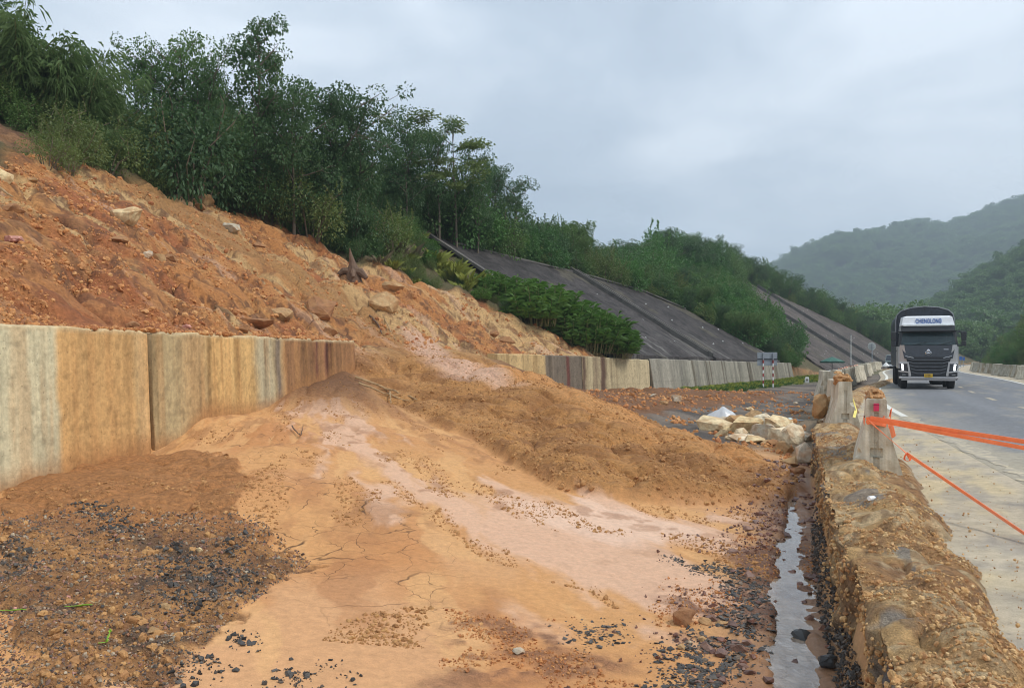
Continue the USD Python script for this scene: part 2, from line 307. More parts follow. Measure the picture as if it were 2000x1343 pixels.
def soil(x, y, z, yw, s, e, inl, lm, g, breach):
    """colour, (crack, wet, grit) and relief of the soil at points of the ground"""
    wx = x + .5 * (fb(x, y, .9, 4, 21) - .5) + .12 * (fb(x, y, 5, 3, 23) - .5); wy = y + .9 * (fb(x, y, .9, 4, 22) - .5) + .2 * (fb(x, y, 5, 3, 24) - .5)
    A = lambda *c: np.array(c, float)
    ochre, orange, tan, pink, red, brown, dark = A(.575, .295, .112), A(.49, .215, .076), A(.64, .385, .20), A(.66, .41, .265), A(.33, .118, .050), A(.34, .170, .062), A(.135, .072, .036)
    big, mid, fine = fb(x, y, .35, 4, 1), fb(x, y, 1.6, 4, 2), fb(x, y, 9, 4, 3)
    # --- mud flat
    fan, rho = np.arctan2(x + 5.2, 22.0 - y), np.hypot(x + 5.2, 22.0 - y); flow = fb(fan * 11 + .5 * (mid - .5), rho * .30, 1.0, 5, 9)                     # bands along the flow
    col = lerp(ochre, orange, sst(.42, .72, .6 * big + .4 * flow)); col = lerp(col, tan, .55 * sst(.52, .75, flow))
    stk = fb(fan * 34 + 1.2 * (mid - .5), rho * .55, 1.0, 5, 19); pk = sst(-.16, .30, in_poly(P_pink, wx, wy) + 1.3 * (flow - .5) + 2.2 * (stk - .52)); pk2 = sst(-.1, .2, in_poly(P_pink2, wx, wy) + .8 * (stk - .5)); col = lerp(col, A(.36, .15, .055), .5 * sst(.60, .72, stk) * sst(.35, .6, mid)); col = lerp(col, A(.66, .38, .16), .5 * sst(.44, .36, stk))
    col = lerp(col, lerp(pink, A(.73, .50, .36), pk2), .88 * pk * (.55 + .45 * sst(.36, .56, stk))); col = lerp(col, A(.34, .155, .07), .55 * pk * sst(.60, .68, fb(x, y, 2.6, 5, 29)) * sst(1.0, .0, (y - 9.2) * -1))
    rg = np.maximum(sst(-.12, .3, in_poly(P_redgran, wx, wy)), .75 * sst(-.15, .2, in_poly(P_redgran2, wx, wy))) * sst(.40, .56, .5 * mid + .5 * fine)
    col = lerp(col, A(.30, .135, .075), .85 * rg)
    near_ch = sst(1.1, .35, e) * sst(0, .1, e) * sst(16, 13, y); col = lerp(col, A(.19, .10, .062), .7 * near_ch)
    ro = sst(-.05, .06, in_poly(P_rough, wx, wy) + .25 * (fine - .5)); rocol = lerp(A(.47, .235, .088), A(.30, .145, .062), sst(.38, .62, .5 * mid + .5 * fine)); rocol = lerp(rocol, A(.095, .075, .058), .75 * sst(.54, .70, fb(x, y, 2.3, 5, 31)) * sst(9.6, 8.0, y))
    rocol = lerp(rocol, A(.50, .22, .075), .85 * sst(6.7, 8.0, y + .8 * (mid - .5)))
    col = lerp(col, rocol, ro)
    wr = sst(.54, .66, fb(fan * 60 + 1.5 * (mid - .5), rho * 2.6, 1.0, 4, 76)) * sst(.40, .55, fb(fan * 7, rho * .5, 1.0, 3, 77)) * sst(6.8, 9.0, y) * (1 - ro); col = lerp(col, A(.34, .155, .06), .60 * wr)
    # --- dug lane further on
    lane = sst(.5, -.5, inl) * sst(14.5, 18, y) * (1 - g)
    lanecol = lerp(A(.105, .085, .070), A(.24, .19, .145), sst(.35, .65, fb(x * .8 - y * .5, x + y, .9, 5, 33)))
    brn = sst(-7.2, -4.6, s) * sst(44, 37, yw); lanecol = lerp(lanecol, A(.24, .112, .048), sst(.35, .6, brn * .75 + .35 * mid))
    grs = sst(-3.4, -2.4, s) * sst(40, 46, yw); lanecol = lerp(lanecol, A(.15, .14, .05), grs * .8)
    lanecol = lerp(lanecol, A(.30, .22, .13), .8 * sst(1.6, .5, e)); col = lerp(col, lanecol, lane)
    # --- lobe
    ridge = sst(1.5, .3, line_dist([(-3.2, 24), (0.1, 20), (1.63, 17.1), (3.2, 14.7), (4.6, 12.8)], wx, wy)); ridge = ridge * (.4 + .6 * flow)
    lc = lerp(A(.50, .245, .080), A(.36, .165, .055), sst(.36, .62, mid)); lc = lerp(lc, A(.60, .285, .095), sst(.15, .65, ridge)); lc = lerp(lc, A(.58, .30, .11), .55 * sst(.54, .64, fb((x * .58 - y * .815) * .35, (x * .815 + y * .58) * 2.2, 1.0, 5, 79))); lc = lerp(lc, A(.24, .11, .05), .7 * sst(1.2, .2, np.hypot(x - 4.3, y - 12.2)))
    col = lerp(col, lc, lm)
    # --- slope above the wall: streaks run down the fall line
    st = fb(yw * .55 + .1 * s, s * .10, 1.9, 5, 41); st2 = fb(yw * 1.4, s * .22, 1.6, 4, 43)
    hc = lerp(A(.51, .222, .072), A(.41, .145, .052), sst(.4, .64, fb(yw, s, .42, 4, 45))); hc = lerp(hc, A(.56, .28, .10), .8 * sst(.46, .66, mid))
    hc = lerp(hc, A(.62, .40, .18), .95 * sst(.505, .575, st)); hc = lerp(hc, A(.145, .065, .034), .75 * sst(.60, .70, fb(x, y, 4.6, 4, 48))); hc = lerp(hc, pink, .55 * sst(.60, .70, st2)); hc = lerp(hc, A(.20, .085, .040), .65 * sst(.55, .7, fb(x, y, 3.2, 4, 47)))
    hc = lerp(hc, A(.40, .138, .05), .6 * sst(2.3, 1.0, s) * sst(16, 12, yw))
    ocb = sst(1.8, .5, np.abs(yw - 24.3 + .2 * s)); hc = lerp(hc, A(.43, .235, .088), .8 * ocb)
    tg = sst(-.5, .4, in_poly(P_tongue, wx, wy)); hc = lerp(hc, A(.70, .43, .29), tg * .95)
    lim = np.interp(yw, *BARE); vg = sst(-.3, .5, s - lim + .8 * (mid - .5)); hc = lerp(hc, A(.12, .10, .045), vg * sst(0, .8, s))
    scar = sst(-.4, .5, in_poly(np.array([(8, 8.5), (8, 17), (17.0, 17), (19.2, 13.8), (20.8, 10.8), (20.3, 9.2)]), yw, s)); hc = lerp(hc, lerp(A(.31, .16, .075), A(.17, .085, .045), sst(.4, .6, mid)), scar)
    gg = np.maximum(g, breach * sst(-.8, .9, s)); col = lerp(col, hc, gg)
    tg2 = sst(-.4, .3, in_poly(P_tongue, wx, wy)); col = lerp(col, A(.70, .44, .30), tg2 * .9)
    col = lerp(col, A(.20, .125, .06), .5 * sst(.15, -.02, e) * sst(-.3, 0, e))
    # --- relief
    dd = np.hypot(x, y); qx, qy = x + .10 * (fb(x, y, 3, 3, 54) - .5), y + .10 * (fb(x, y, 3, 3, 56) - .5); R1 = rough(qx, qy, dd, 51, .035, 1.1, .36); R2 = rough(qx, qy, dd, 52, .025, .28, .42); clod2 = billow(x, y, 5.5, 2, 52, .6)
    dz_h = .55 * (fb(yw, s, .55, 4, 61) - .5) + 1.15 * R1 + .5 * R2 - .16 * sst(.53, .66, st) - .10 * sst(.6, .45, np.abs(fb(yw, s * .25, .9, 3, 63) - .5) * 8)
    # slumped steps across the slope
    stepf = s * 1.15 + 1.3 * fb(yw, s, .5, 3, 64); dz_h = dz_h + .16 * ((stepf - np.floor(stepf)) - .5) * sst(.45, .6, fb(x, y, .5, 3, 65))
    dz_h = dz_h * sst(.25, 1.0, s) * (1 - .6 * tg)
    sc1 = sst(35.0, 35.4, yw) * sst(58, 57, yw); dz_h = dz_h * (1 - sc1); dz_h = dz_h * (1 - sst(68, 71, yw))
    lump = sst(.50, .62, fb(fan * 14, rho * .8, 1.0, 4, 72)) * sst(20, 12, rho) * sst(.2, .8, e); dz_f = .05 * (big - .5) + .09 * (flow - .5) + .045 * (stk - .5) * sst(7, 11, y) + .016 * (stk - .5) + .016 * (mid - .5) + .010 * (fine - .5) + lump * .30 * R2 * sst(6.5, 9.5, y) + .075 * (billow(fan * 15 + .6 * (mid - .5), rho * .9, 1.0, 3, 74) - .32) * sst(7.2, 9.8, y) * sst(.3, 1.0, e) + .03 * (billow(fan * 40, rho * 1.5, 1.0, 2, 75) - .32) * sst(6.0, 8.5, y)
    dz_r = .26 * R1 + .7 * R2 + .05
    dz_l = .62 * R1 + .8 * R2 - .10 * sst(.5, .0, np.abs(fb(x * .5 - y * .3, x * .9 + y * 1.2, .8, 3, 67) - .5) * 10)
    dz_lane = .12 * R1 + .5 * brn * R1 + .22 * brn
    dz = dz_f + rg * (.30 * R2 + .012); dz = dz * (1 - ro) + dz_r * ro; dz = dz * (1 - lane) + dz_lane * lane; dz = dz + near_ch * (.35 * R2 + .05 * (clod2 - .35))
    dz = dz * (1 - lm) + dz_l * lm * sst(0, .5, inl)
    dz = dz * sst(.02, .25, e); dz = dz * sst(.02, .2, np.abs(s)) if False else dz
    dz = dz * (1 - gg) + dz_h * gg
    dz = np.where((s > -.02) & (s < .42) & (breach < .5), 0, dz)
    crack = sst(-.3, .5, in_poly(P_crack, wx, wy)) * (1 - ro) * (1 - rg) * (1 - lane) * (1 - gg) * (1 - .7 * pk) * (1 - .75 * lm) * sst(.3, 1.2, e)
    wet = np.clip(.75 * near_ch + .45 * pk + .25 * (1 - ro) * (1 - lm) * (1 - gg), 0, 1); grit = np.clip(ro + .8 * lm + rg + .9 * gg + .9 * lane, 0.12, 1)
    return np.clip(col, .01, .9), np.stack([crack, wet, grit], -1), dz

soil_m = M('soil', {
    'a': ('attribute', {'attribute': 'tint'}), 'k': ('attribute', {'attribute': 'mask'}), 'ks': ('separate_color', {}), 'g': ('geometry', {}),
    'n1': ('noise_texture', {'scale': 16.0, 'detail': 9.0, 'roughness': 0.68}), 'n2': ('noise_texture', {'scale': 95.0, 'detail': 4.0, 'roughness': 0.6}),
    'r1': ('map_range', {'from_min': 0.32, 'from_max': 0.68, 'to_min': 0.60, 'to_max': 1.32}), 'r2': ('map_range', {'from_min': 0.3, 'from_max': 0.7, 'to_min': 0.8, 'to_max': 1.18}),
    'one': ('mix_float', {'a': 1.0}), 'gf': ('map_range', {'from_min': 0.0, 'from_max': 1.0, 'to_min': 0.30, 'to_max': 1.0}),
    'mm': ('math', {'math_type': 'multiply'}), 'c1': ('vector_math', {'math_type': 'scale'}),
    # shrinkage cracks
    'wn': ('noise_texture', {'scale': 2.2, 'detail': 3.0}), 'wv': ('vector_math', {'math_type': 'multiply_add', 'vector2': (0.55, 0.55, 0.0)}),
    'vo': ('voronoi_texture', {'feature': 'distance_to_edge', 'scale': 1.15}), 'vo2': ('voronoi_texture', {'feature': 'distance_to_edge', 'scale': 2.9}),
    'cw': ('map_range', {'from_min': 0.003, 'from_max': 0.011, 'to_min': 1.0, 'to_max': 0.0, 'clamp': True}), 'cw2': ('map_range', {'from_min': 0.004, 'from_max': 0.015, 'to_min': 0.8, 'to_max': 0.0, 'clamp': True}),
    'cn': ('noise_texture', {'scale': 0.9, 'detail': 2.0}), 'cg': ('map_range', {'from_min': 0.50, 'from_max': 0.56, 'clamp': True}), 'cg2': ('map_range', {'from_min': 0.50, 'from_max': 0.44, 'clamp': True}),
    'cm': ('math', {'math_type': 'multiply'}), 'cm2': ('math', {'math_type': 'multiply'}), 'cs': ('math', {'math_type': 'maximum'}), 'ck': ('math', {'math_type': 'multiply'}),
    'dk': ('mix_color', {'b': (0.11, 0.052, 0.02)}),  # dark crack lines: moist soil, with the cavity shade painted into the colour
    'h1': ('math', {'math_type': 'multiply_add', 'value2': 0.45}), 'h2': ('math', {'math_type': 'multiply_add', 'value2': -0.6}), 'bs': ('map_range', {'from_min': 0.0, 'from_max': 1.0, 'to_min': 0.3, 'to_max': 1.0}),
    'b': ('bump', {'distance': 0.07}), 'ro': ('map_range', {'from_min': 0.0, 'from_max': 1.0, 'to_min': 0.88, 'to_max': 0.46}),
    'p': ('principled_bsdf', {'specular_ior_level': 0.35, 'diffuse_roughness': 0.6})},
    [('k.color', 'ks.color'), ('g.position', 'n1.vector'), ('g.position', 'n2.vector'), ('n1.fac', 'r1.value'), ('n2.fac', 'r2.value'), ('r1.result', 'mm.value1'), ('r2.result', 'mm.value2'),
     ('ks.b', 'gf.value'), ('gf.result', 'one.fac'), ('mm.value', 'one.b'), ('a.color', 'c1.vector1'), ('one.result', 'c1.scale'),
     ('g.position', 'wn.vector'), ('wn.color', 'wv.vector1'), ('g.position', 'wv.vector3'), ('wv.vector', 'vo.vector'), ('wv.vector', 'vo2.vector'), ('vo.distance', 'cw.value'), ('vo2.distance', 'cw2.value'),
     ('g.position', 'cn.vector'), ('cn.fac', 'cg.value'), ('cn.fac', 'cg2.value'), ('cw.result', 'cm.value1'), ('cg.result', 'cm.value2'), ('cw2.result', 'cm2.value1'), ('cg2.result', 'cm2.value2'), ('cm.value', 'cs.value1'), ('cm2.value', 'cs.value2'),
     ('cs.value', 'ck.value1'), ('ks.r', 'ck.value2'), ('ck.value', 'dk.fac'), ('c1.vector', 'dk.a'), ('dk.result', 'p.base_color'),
     ('n2.fac', 'h1.value1'), ('n1.fac', 'h1.value3'), ('ck.value', 'h2.value1'), ('h1.value', 'h2.value3'), ('h2.value', 'b.height'), ('ks.b', 'bs.value'), ('bs.result', 'b.strength'), ('b.normal', 'p.normal'),
     ('ks.g', 'ro.value'), ('ro.result', 'p.roughness')])

# ---------------------------------------------------------------- the ground mesh, finer near the camera
QUICK = False
na, nr = (860, 1000) if not QUICK else (420, 360)
az = np.concatenate([np.linspace(-1.25, -.64, 40)[:-1], np.linspace(-.64, .42, na), np.linspace(.42, .75, 60)[1:]])
rr = np.concatenate([[1.2, 1.7, 2.2], np.geomspace(2.7, 62, nr), np.geomspace(62, 190, 90)[1:]])
AZ, RR = np.meshgrid(az, rr)
GX, GY = RR * np.sin(AZ), RR * np.cos(AZ)
gz, yw, s_, al_, e_, inl_, lm_, g_, br_ = land(GX, GY, True)
colr, msk, dz = soil(GX, GY, gz, yw, s_, e_, inl_, lm_, g_, br_)
gz = gz + dz
gv = np.stack([GX, GY, gz], -1).reshape(-1, 3); gf = grid_faces(*GX.shape)
if trimesh.Trimesh(gv, gf[:10], process=False).face_normals[:, 2].mean() < 0: gf = gf[:, ::-1]
fc = gf.mean(1).astype(int)
fs, fe, fyw, fb_ = s_.ravel()[gf].mean(1), e_.ravel()[gf].mean(1), yw.ravel()[gf].mean(1), br_.ravel()[gf].mean(1)
keep = fe > -.9
up = (fs > 0.0) & keep
vn = meshkit.arrays((gv, gf), True)[2]
def sub(name, sel, kind, label=None):
    f = gf[sel]; u, inv = np.unique(f, return_inverse=True)
    g = usdkit.mesh(stage, path_of(None, name), (gv[u], inv.reshape(-1, 3)), soil_m)
    g.CreateNormalsAttr(Vt.Vec3fArray.FromNumpy(vn[u].astype(np.float32))); g.SetNormalsInterpolation('vertex')
    pv = UsdGeom.PrimvarsAPI(g)
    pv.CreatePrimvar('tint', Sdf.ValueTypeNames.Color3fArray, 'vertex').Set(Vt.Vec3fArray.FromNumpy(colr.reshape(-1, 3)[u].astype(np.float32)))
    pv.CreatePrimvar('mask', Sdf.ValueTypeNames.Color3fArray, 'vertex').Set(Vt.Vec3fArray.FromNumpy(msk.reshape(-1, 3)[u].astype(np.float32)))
    return tag(g, kind=kind, label=label)
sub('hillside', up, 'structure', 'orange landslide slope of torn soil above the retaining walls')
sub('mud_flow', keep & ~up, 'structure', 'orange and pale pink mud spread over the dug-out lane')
from scipy.interpolate import RegularGridInterpolator
_gi = RegularGridInterpolator((rr, az), gz, bounds_error=False, fill_value=None)
_ci = RegularGridInterpolator((rr, az), colr, bounds_error=False, fill_value=None)
def gh(x, y):
    """height of the built ground"""
    x, y = np.asarray(x, float), np.asarray(y, float); return _gi(np.stack([np.hypot(x, y), np.arctan2(x, y)], -1))
def gcol(x, y): return _ci(np.stack([np.hypot(x, y), np.arctan2(x, y)], -1))
def hitg(u, v, d0=3.0, d1=140.0):
    d = np.geomspace(d0, d1, 6000); x = (u - 1000) / FOC * d; z = EYE - (v - HZ) / FOC * d
    b = z < gh(x, d)
    if not b.any(): return None
    k = np.argmax(b); return np.array([x[k], d[k], float(gh(x[k:k+1], d[k:k+1])[0])])

# wide low sheet under everything, out to the horizon
gm = pm('far_ground', (.10, .11, .05), .95, var=.4, scale=.05)
me = trimesh.creation.box([2680, 2380, .5]); me.apply_translation([500, 900, -2.0])
tag(obj('ground', me, gm), kind='structure')
# ---------------------------------------------------------------- road, shoulder, markings
EP, ET, ES = resample([(1.4, -4.5), (2.2, -2), (3.85, 3), (6.05, 9.6), (8.4, 16.5), (11.4, 25), (14.6, 32.5), (18.2, 40.2), (23, 50), (28.7, 62), (37.1, 80.7), (45.8, 97.6), (58, 119), (71, 141), (88, 165), (112, 188), (145, 206), (190, 220)], 0.25)
ET /= np.linalg.norm(ET, axis=1, keepdims=True); EN = np.stack([ET[:, 1], -ET[:, 0]], 1)          # to the right of travel
def rp(off, z=0.0, sel=slice(None)):
    p = EP + EN * np.asarray(off)[..., None] if np.ndim(off) else EP + EN * off
    return np.c_[p, np.full(len(p), z) if np.ndim(z) == 0 else z][sel]
RW = 7.4
crown = lambda o: .0 + .012 * np.minimum(o, RW - o)
offs = np.r_[np.linspace(0, RW, 38)]
rm = strip([rp(o, .012 + crown(o)) for o in offs]); rv = np.array(rm.vertices)
O = np.tile(offs, len(EP)); L = np.repeat(ES, len(offs))
rc = np.array([.155, .158, .165]) * (0.86 + .28 * fb(O, L * .12, 1.3, 4, 81))[:, None]
wheel = sum(np.exp(-((O - c) / .28) ** 2) for c in (1.0, 2.8, 4.7, 6.5)); rc = rc * (1 + .10 * wheel - .05)[:, None]
dust = np.clip(sst(1.0, .0, O) + .5 * sst(2.2, .2, O) * (fb(O, L, .9, 4, 83)) + .5 * sst(RW - .5, RW, O), 0, 1) * sst(.30, .55, fb(O, L * .5, 1.6, 5, 84) + .25 * sst(.7, 0, O))
dust = np.clip(dust + .35 * sst(.58, .72, fb(O * 2.2, L * .35, 1.2, 4, 85)), 0, 1)
rc = lerp(rc, np.array([.40, .34, .235]), .75 * dust)
fine = lambda nm, bump, sc=1.0, lo=.74: M(nm, {'a': ('attribute', {'attribute': 'tint'}), 'g': ('geometry', {}), 'n1': ('noise_texture', {'scale': 7.0 * sc, 'detail': 9.0, 'roughness': .72}), 'n2': ('noise_texture', {'scale': 130.0 * sc, 'detail': 3.0}),
    'r1': ('map_range', {'from_min': .3, 'from_max': .7, 'to_min': lo, 'to_max': 2 - lo}), 'r2': ('map_range', {'from_min': .3, 'from_max': .7, 'to_min': .80, 'to_max': 1.2}), 'mm': ('math', {'math_type': 'multiply'}), 'c': ('vector_math', {'math_type': 'scale'}),
    'b': ('bump', {'distance': bump, 'strength': .8}), 'hh': ('math', {'math_type': 'multiply_add', 'value2': .6}), 'p': ('principled_bsdf', {'roughness': .72, 'specular_ior_level': .4})},
    [('g.position', 'n1.vector'), ('g.position', 'n2.vector'), ('n1.fac', 'r1.value'), ('n2.fac', 'r2.value'), ('r1.result', 'mm.value1'), ('r2.result', 'mm.value2'), ('a.color', 'c.vector1'), ('mm.value', 'c.scale'), ('c.vector', 'p.base_color'),
     ('n1.fac', 'hh.value1'), ('n2.fac', 'hh.value3'), ('hh.value', 'b.height'), ('b.normal', 'p.normal')])
asph_m, shou_m = fine('asphalt', .008), fine('gritty_shoulder', .012)
road = tag(obj('road', rm, asph_m, smooth=True, color=rc), kind='structure')
# shoulders
def shoulder(name, o0, o1, n, z0, z1, seed):
    of = np.linspace(o0, o1, n)
    wid = np.maximum(-ed(EP[:, 0], EP[:, 1])[0] - .16, .25) / -o0 if o0 < -1 else np.ones(len(EP))
    sm = strip([rp(o * wid if o0 < -1 else o, np.interp(o, [o0, o1], [z0, z1]) + .02 * (fb(EP[:, 0] * 2, EP[:, 1] * 2, 1.0, 3, seed + i % 3) - .5) * (0 if i in (0, n - 1) else 1)) for i, o in enumerate(of)])
    O2, L2 = np.tile(of, len(EP)) * 1.6, np.repeat(ES, n) * 2.2
    c = np.array([.45, .375, .265]) * (.75 + .5 * fb(O2, L2 * .5, .8, 5, seed))[:, None]
    c = lerp(c, np.array([.52, .41, .23]), .7 * sst(.45, .65, fb(O2 * 1.5, L2 * .4, 1.4, 5, seed + 3)))
    c = lerp(c, np.array([.27, .24, .205]), .6 * sst(.5, .66, fb(O2, L2, 2.2, 5, seed + 5)))
    return tag(obj(name, sm, shou_m, smooth=True, color=c), kind='structure')
shoulder('road_shoulder', -2.2, 0.0, 24, -.06, .010, 91); shoulder('road_shoulder', RW, RW + 2.6, 16, .010, -.05, 95)
paint = M('road_paint', {'g': ('geometry', {}), 'n': ('noise_texture', {'scale': 9.0, 'detail': 8.0, 'roughness': .7}), 'r': ('rgb_ramp', {'ramp': [(.34, (.30, .28, .23)), (.46, (.66, .64, .56))]}), 'p': ('principled_bsdf', {'roughness': .6})}, [('g.position', 'n.vector'), ('n.fac', 'r.fac'), ('r.color', 'p.base_color')])
worn = M('worn_road_paint', {'g': ('geometry', {}), 'n': ('noise_texture', {'scale': 5.0, 'detail': 9.0, 'roughness': .75}), 'r': ('rgb_ramp', {'ramp': [(.46, (.30, .26, .20)), (.60, (.50, .42, .28))]}), 'p': ('principled_bsdf', {'roughness': .7})}, [('g.position', 'n.vector'), ('n.fac', 'r.fac'), ('r.color', 'p.base_color')])
def line(name, o0, o1, a, b, m, wob=0.0):
    sel = (ES >= a) & (ES <= b)
    if sel.sum() < 2: return None
    w = wob * (fb(EP[:, 0], EP[:, 1], 3.0, 3, 99) - .5)
    P0, P1 = rp(o0 + w, .017 + crown(o0)), rp(o1 - w, .017 + crown(o1))
    return strip([P0[sel], P1[sel]])
def s_at(y): return np.interp(y, EP[:, 1], ES)
tag(obj('edge_line', line('e', .10, .27, s_at(20), s_at(160), paint), paint), 'faded white edge line along the barrier side of the road', 'road marking', kind='structure')
tag(obj('edge_line', line('e', .06, .34, s_at(2), s_at(20), worn, .4), worn), 'worn dirty cream edge strip of the road nearest the camera', 'road marking', kind='structure')
tag(obj('edge_line', line('e', RW - .30, RW - .12, s_at(8), s_at(172), paint), paint), 'white edge line along the far right side of the road', 'road marking', kind='structure')
k = s_at(17)
while k < s_at(120):
    tag(obj('lane_dash', line('d', 3.62, 3.78, k, k + 2.2, worn), worn), 'worn dash of the centre line on the asphalt', 'road marking', 'centre line dashes', 'structure'); k += 6.0

# ---------------------------------------------------------------- retaining walls
def wall_mesh(y0, y1, zb, th=.42, batter=.10, n=None, top=None, step=.05, seed=0, dtop=0.0):
    """concrete wall between two stations; returns mesh, vertex (along, height)"""
    i0, i1 = np.searchsorted(WP[:, 1], [y0, y1]); idx = np.unique(np.r_[np.arange(i0, i1, max(1, int(step / .05))), i1])
    P, N = WP[idx], WN[idx]; zt = wall_top(P[:, 1]) + dtop if top is None else np.full(len(P), top)
    al = WS[idx]; hh = np.linspace(0, 1, 56)
    rows = []
    for h in hh:                                           # front face, bottom to top, with a rounded arris
        z = zb + (zt - zb) * h
        off = -batter * (1 - h) - .0 + .012 * (fb(al, z, 1.2, 3, seed) - .5) + .006 * (fb(al, z, 9, 2, seed + 1) - .5)
        rows.append(np.c_[P + N * off[:, None], z])
    edge = .05 * (fb(al, al * 0, 2.5, 4, seed + 4) - .5) - .05 * sst(.60, .68, fb(al, al * 0 + 3, 3.5, 3, seed + 5))
    rows[-1][:, 2] += edge - .02
    rows.append(np.c_[P + N * .02, zt + edge]); rows.append(np.c_[P + N * (th * .5), zt + edge * .5 + .004]); rows.append(np.c_[P + N * (th - .02), zt]); rows.append(np.c_[P + N * th, zt - .02]); rows.append(np.c_[P + N * th, zt * 0 + zb])
    v = np.stack(rows, 0); nrw, nc = v.shape[:2]; f = grid_faces(nrw, nc)
    V = v.reshape(-1, 3); m = trimesh.Trimesh(V, f, process=False)
    k0 = (nrw // 3) * nc + nc // 2; 
    if m.face_normals[(nrw // 3) * (nc - 1) + (nc - 1) // 2] @ np.r_[N[len(N) // 2], 0] > 0: f = f[:, ::-1]
    caps = []
    for c, flip in ((0, 0), (nc - 1, 1)):
        ring = np.arange(nrw) * nc + c; cen = len(V); V = np.vstack([V, V[ring].mean(0)])
        t = np.stack([ring, np.roll(ring, -1), np.full(nrw, cen)], 1); caps.append(t[:, ::-1] if flip else t)
    AL = np.r_[np.tile(al, nrw), al[0], al[-1]]; HH = np.r_[np.repeat(np.r_[hh, 1, 1, 1, 1, 0], nc), .5, .5]; YW = np.r_[np.tile(P[:, 1], nrw), P[0, 1], P[-1, 1]]
    return trimesh.Trimesh(V, np.vstack([f] + caps), process=False), AL, HH, YW
conc_m = M('concrete', {'a': ('attribute', {'attribute': 'tint'}), 'g': ('geometry', {}), 'n1': ('noise_texture', {'scale': 14.0, 'detail': 9.0, 'roughness': .7}), 'mp': ('mapping', {'scale': (16, 16, .55)}), 'ns': ('noise_texture', {'scale': 1.0, 'detail': 6.0, 'roughness': .65}), 'mp2': ('mapping', {'scale': (5, 5, .35), 'location': (3, 1, 0)}), 'ns2': ('noise_texture', {'scale': 1.0, 'detail': 7.0, 'roughness': .6}),
    'r1': ('map_range', {'from_min': .3, 'from_max': .7, 'to_min': .74, 'to_max': 1.24}), 'rs': ('map_range', {'from_min': .36, 'from_max': .70, 'to_min': 1.05, 'to_max': .88}), 'rs2': ('map_range', {'from_min': .42, 'from_max': .66, 'to_min': 1.04, 'to_max': .86}), 'm1': ('math', {'math_type': 'multiply'}), 'm2': ('math', {'math_type': 'multiply'}), 'c': ('vector_math', {'math_type': 'scale'}),
    'vo': ('voronoi_texture', {'scale': 11.0}), 'pr': ('map_range', {'from_min': .05, 'from_max': .14, 'to_min': .62, 'to_max': 1.0, 'clamp': True}), 'm3': ('math', {'math_type': 'multiply'}), 'h': ('math', {'math_type': 'multiply_add', 'value2': .8}), 'b': ('bump', {'distance': .010, 'strength': .9}), 'p': ('principled_bsdf', {'roughness': .85, 'specular_ior_level': .3})},
    [('g.position', 'n1.vector'), ('g.position', 'mp.vector'), ('mp.vector', 'ns.vector'), ('g.position', 'mp2.vector'), ('mp2.vector', 'ns2.vector'), ('g.position', 'vo.vector'), ('n1.fac', 'r1.value'), ('ns.fac', 'rs.value'), ('ns2.fac', 'rs2.value'), ('r1.result', 'm1.value1'), ('rs.result', 'm1.value2'), ('m1.value', 'm2.value1'), ('rs2.result', 'm2.value2'), ('vo.distance', 'pr.value'), ('m2.value', 'm3.value1'), ('pr.result', 'm3.value2'),
     ('a.color', 'c.vector1'), ('m3.value', 'c.scale'), ('c.vector', 'p.base_color'), ('pr.result', 'h.value1'), ('n1.fac', 'h.value3'), ('h.value', 'b.height'), ('b.normal', 'p.normal')])
def stain(AL, HH, YW, spec, base, seed, streak=1.0, mud_=0.0):
    """spec: list of (y0, y1, colour, strength): bands of run-off down the face"""
    n = len(AL); c = np.tile(np.array(base, float), (n, 1)) * (.86 + .28 * fb(AL, HH * 1.9, 1.1, 4, seed))[:, None]
    wp = .25 * (fb(AL, HH * .7, 1.3, 3, seed + 8) - .5); st = fb((AL + wp) * 2.1, HH * .25, 1.0, 5, seed + 1); st2 = fb((AL + wp) * 8, HH * .4, 1.0, 4, seed + 2); wob = .22 * (fb(AL * .0 + 3, HH * 2.2, 1.3, 4, seed + 3) - .5)
    for y0, y1, col, k, soft in spec:
        w = sst(y0 - soft, y0 + soft, YW + wob) * sst(y1 + soft, y1 - soft, YW + wob)
        c = lerp(c, np.array(col), np.clip(w * k, 0, 1))
    c = c * (1 + streak * (.55 * (st - .5) + .22 * (st2 - .5) + .14 * (fb((AL + wp * .4) * 26, HH * .5, 1.0, 3, seed + 14) - .5)))[:, None]
    c = lerp(c, c * np.array([.55, .5, .45]), .7 * sst(.60, .72, fb((AL + wp) * 4, HH * .18, 1.0, 4, seed + 6)) * streak)
    c = lerp(c, c * .78, sst(.02, .0, np.abs(HH - .46 + .012 * (st - .5))) * .7); c = lerp(c, np.array([.52, .27, .10]), mud_ * sst(.55, .68, fb((AL + wp) * 6, HH * .5, 1.0, 5, seed + 12)))
    pit = sst(.62, .72, fb(AL * 1.3, HH * 2, 9, 3, seed + 7)); return np.clip(lerp(c, c * .6, .5 * pit), .01, .9)
OR, TN, BR, DB, GY = (.58, .335, .125), (.62, .465, .245), (.24, .105, .045), (.10, .060, .045), (.60, .545, .355)
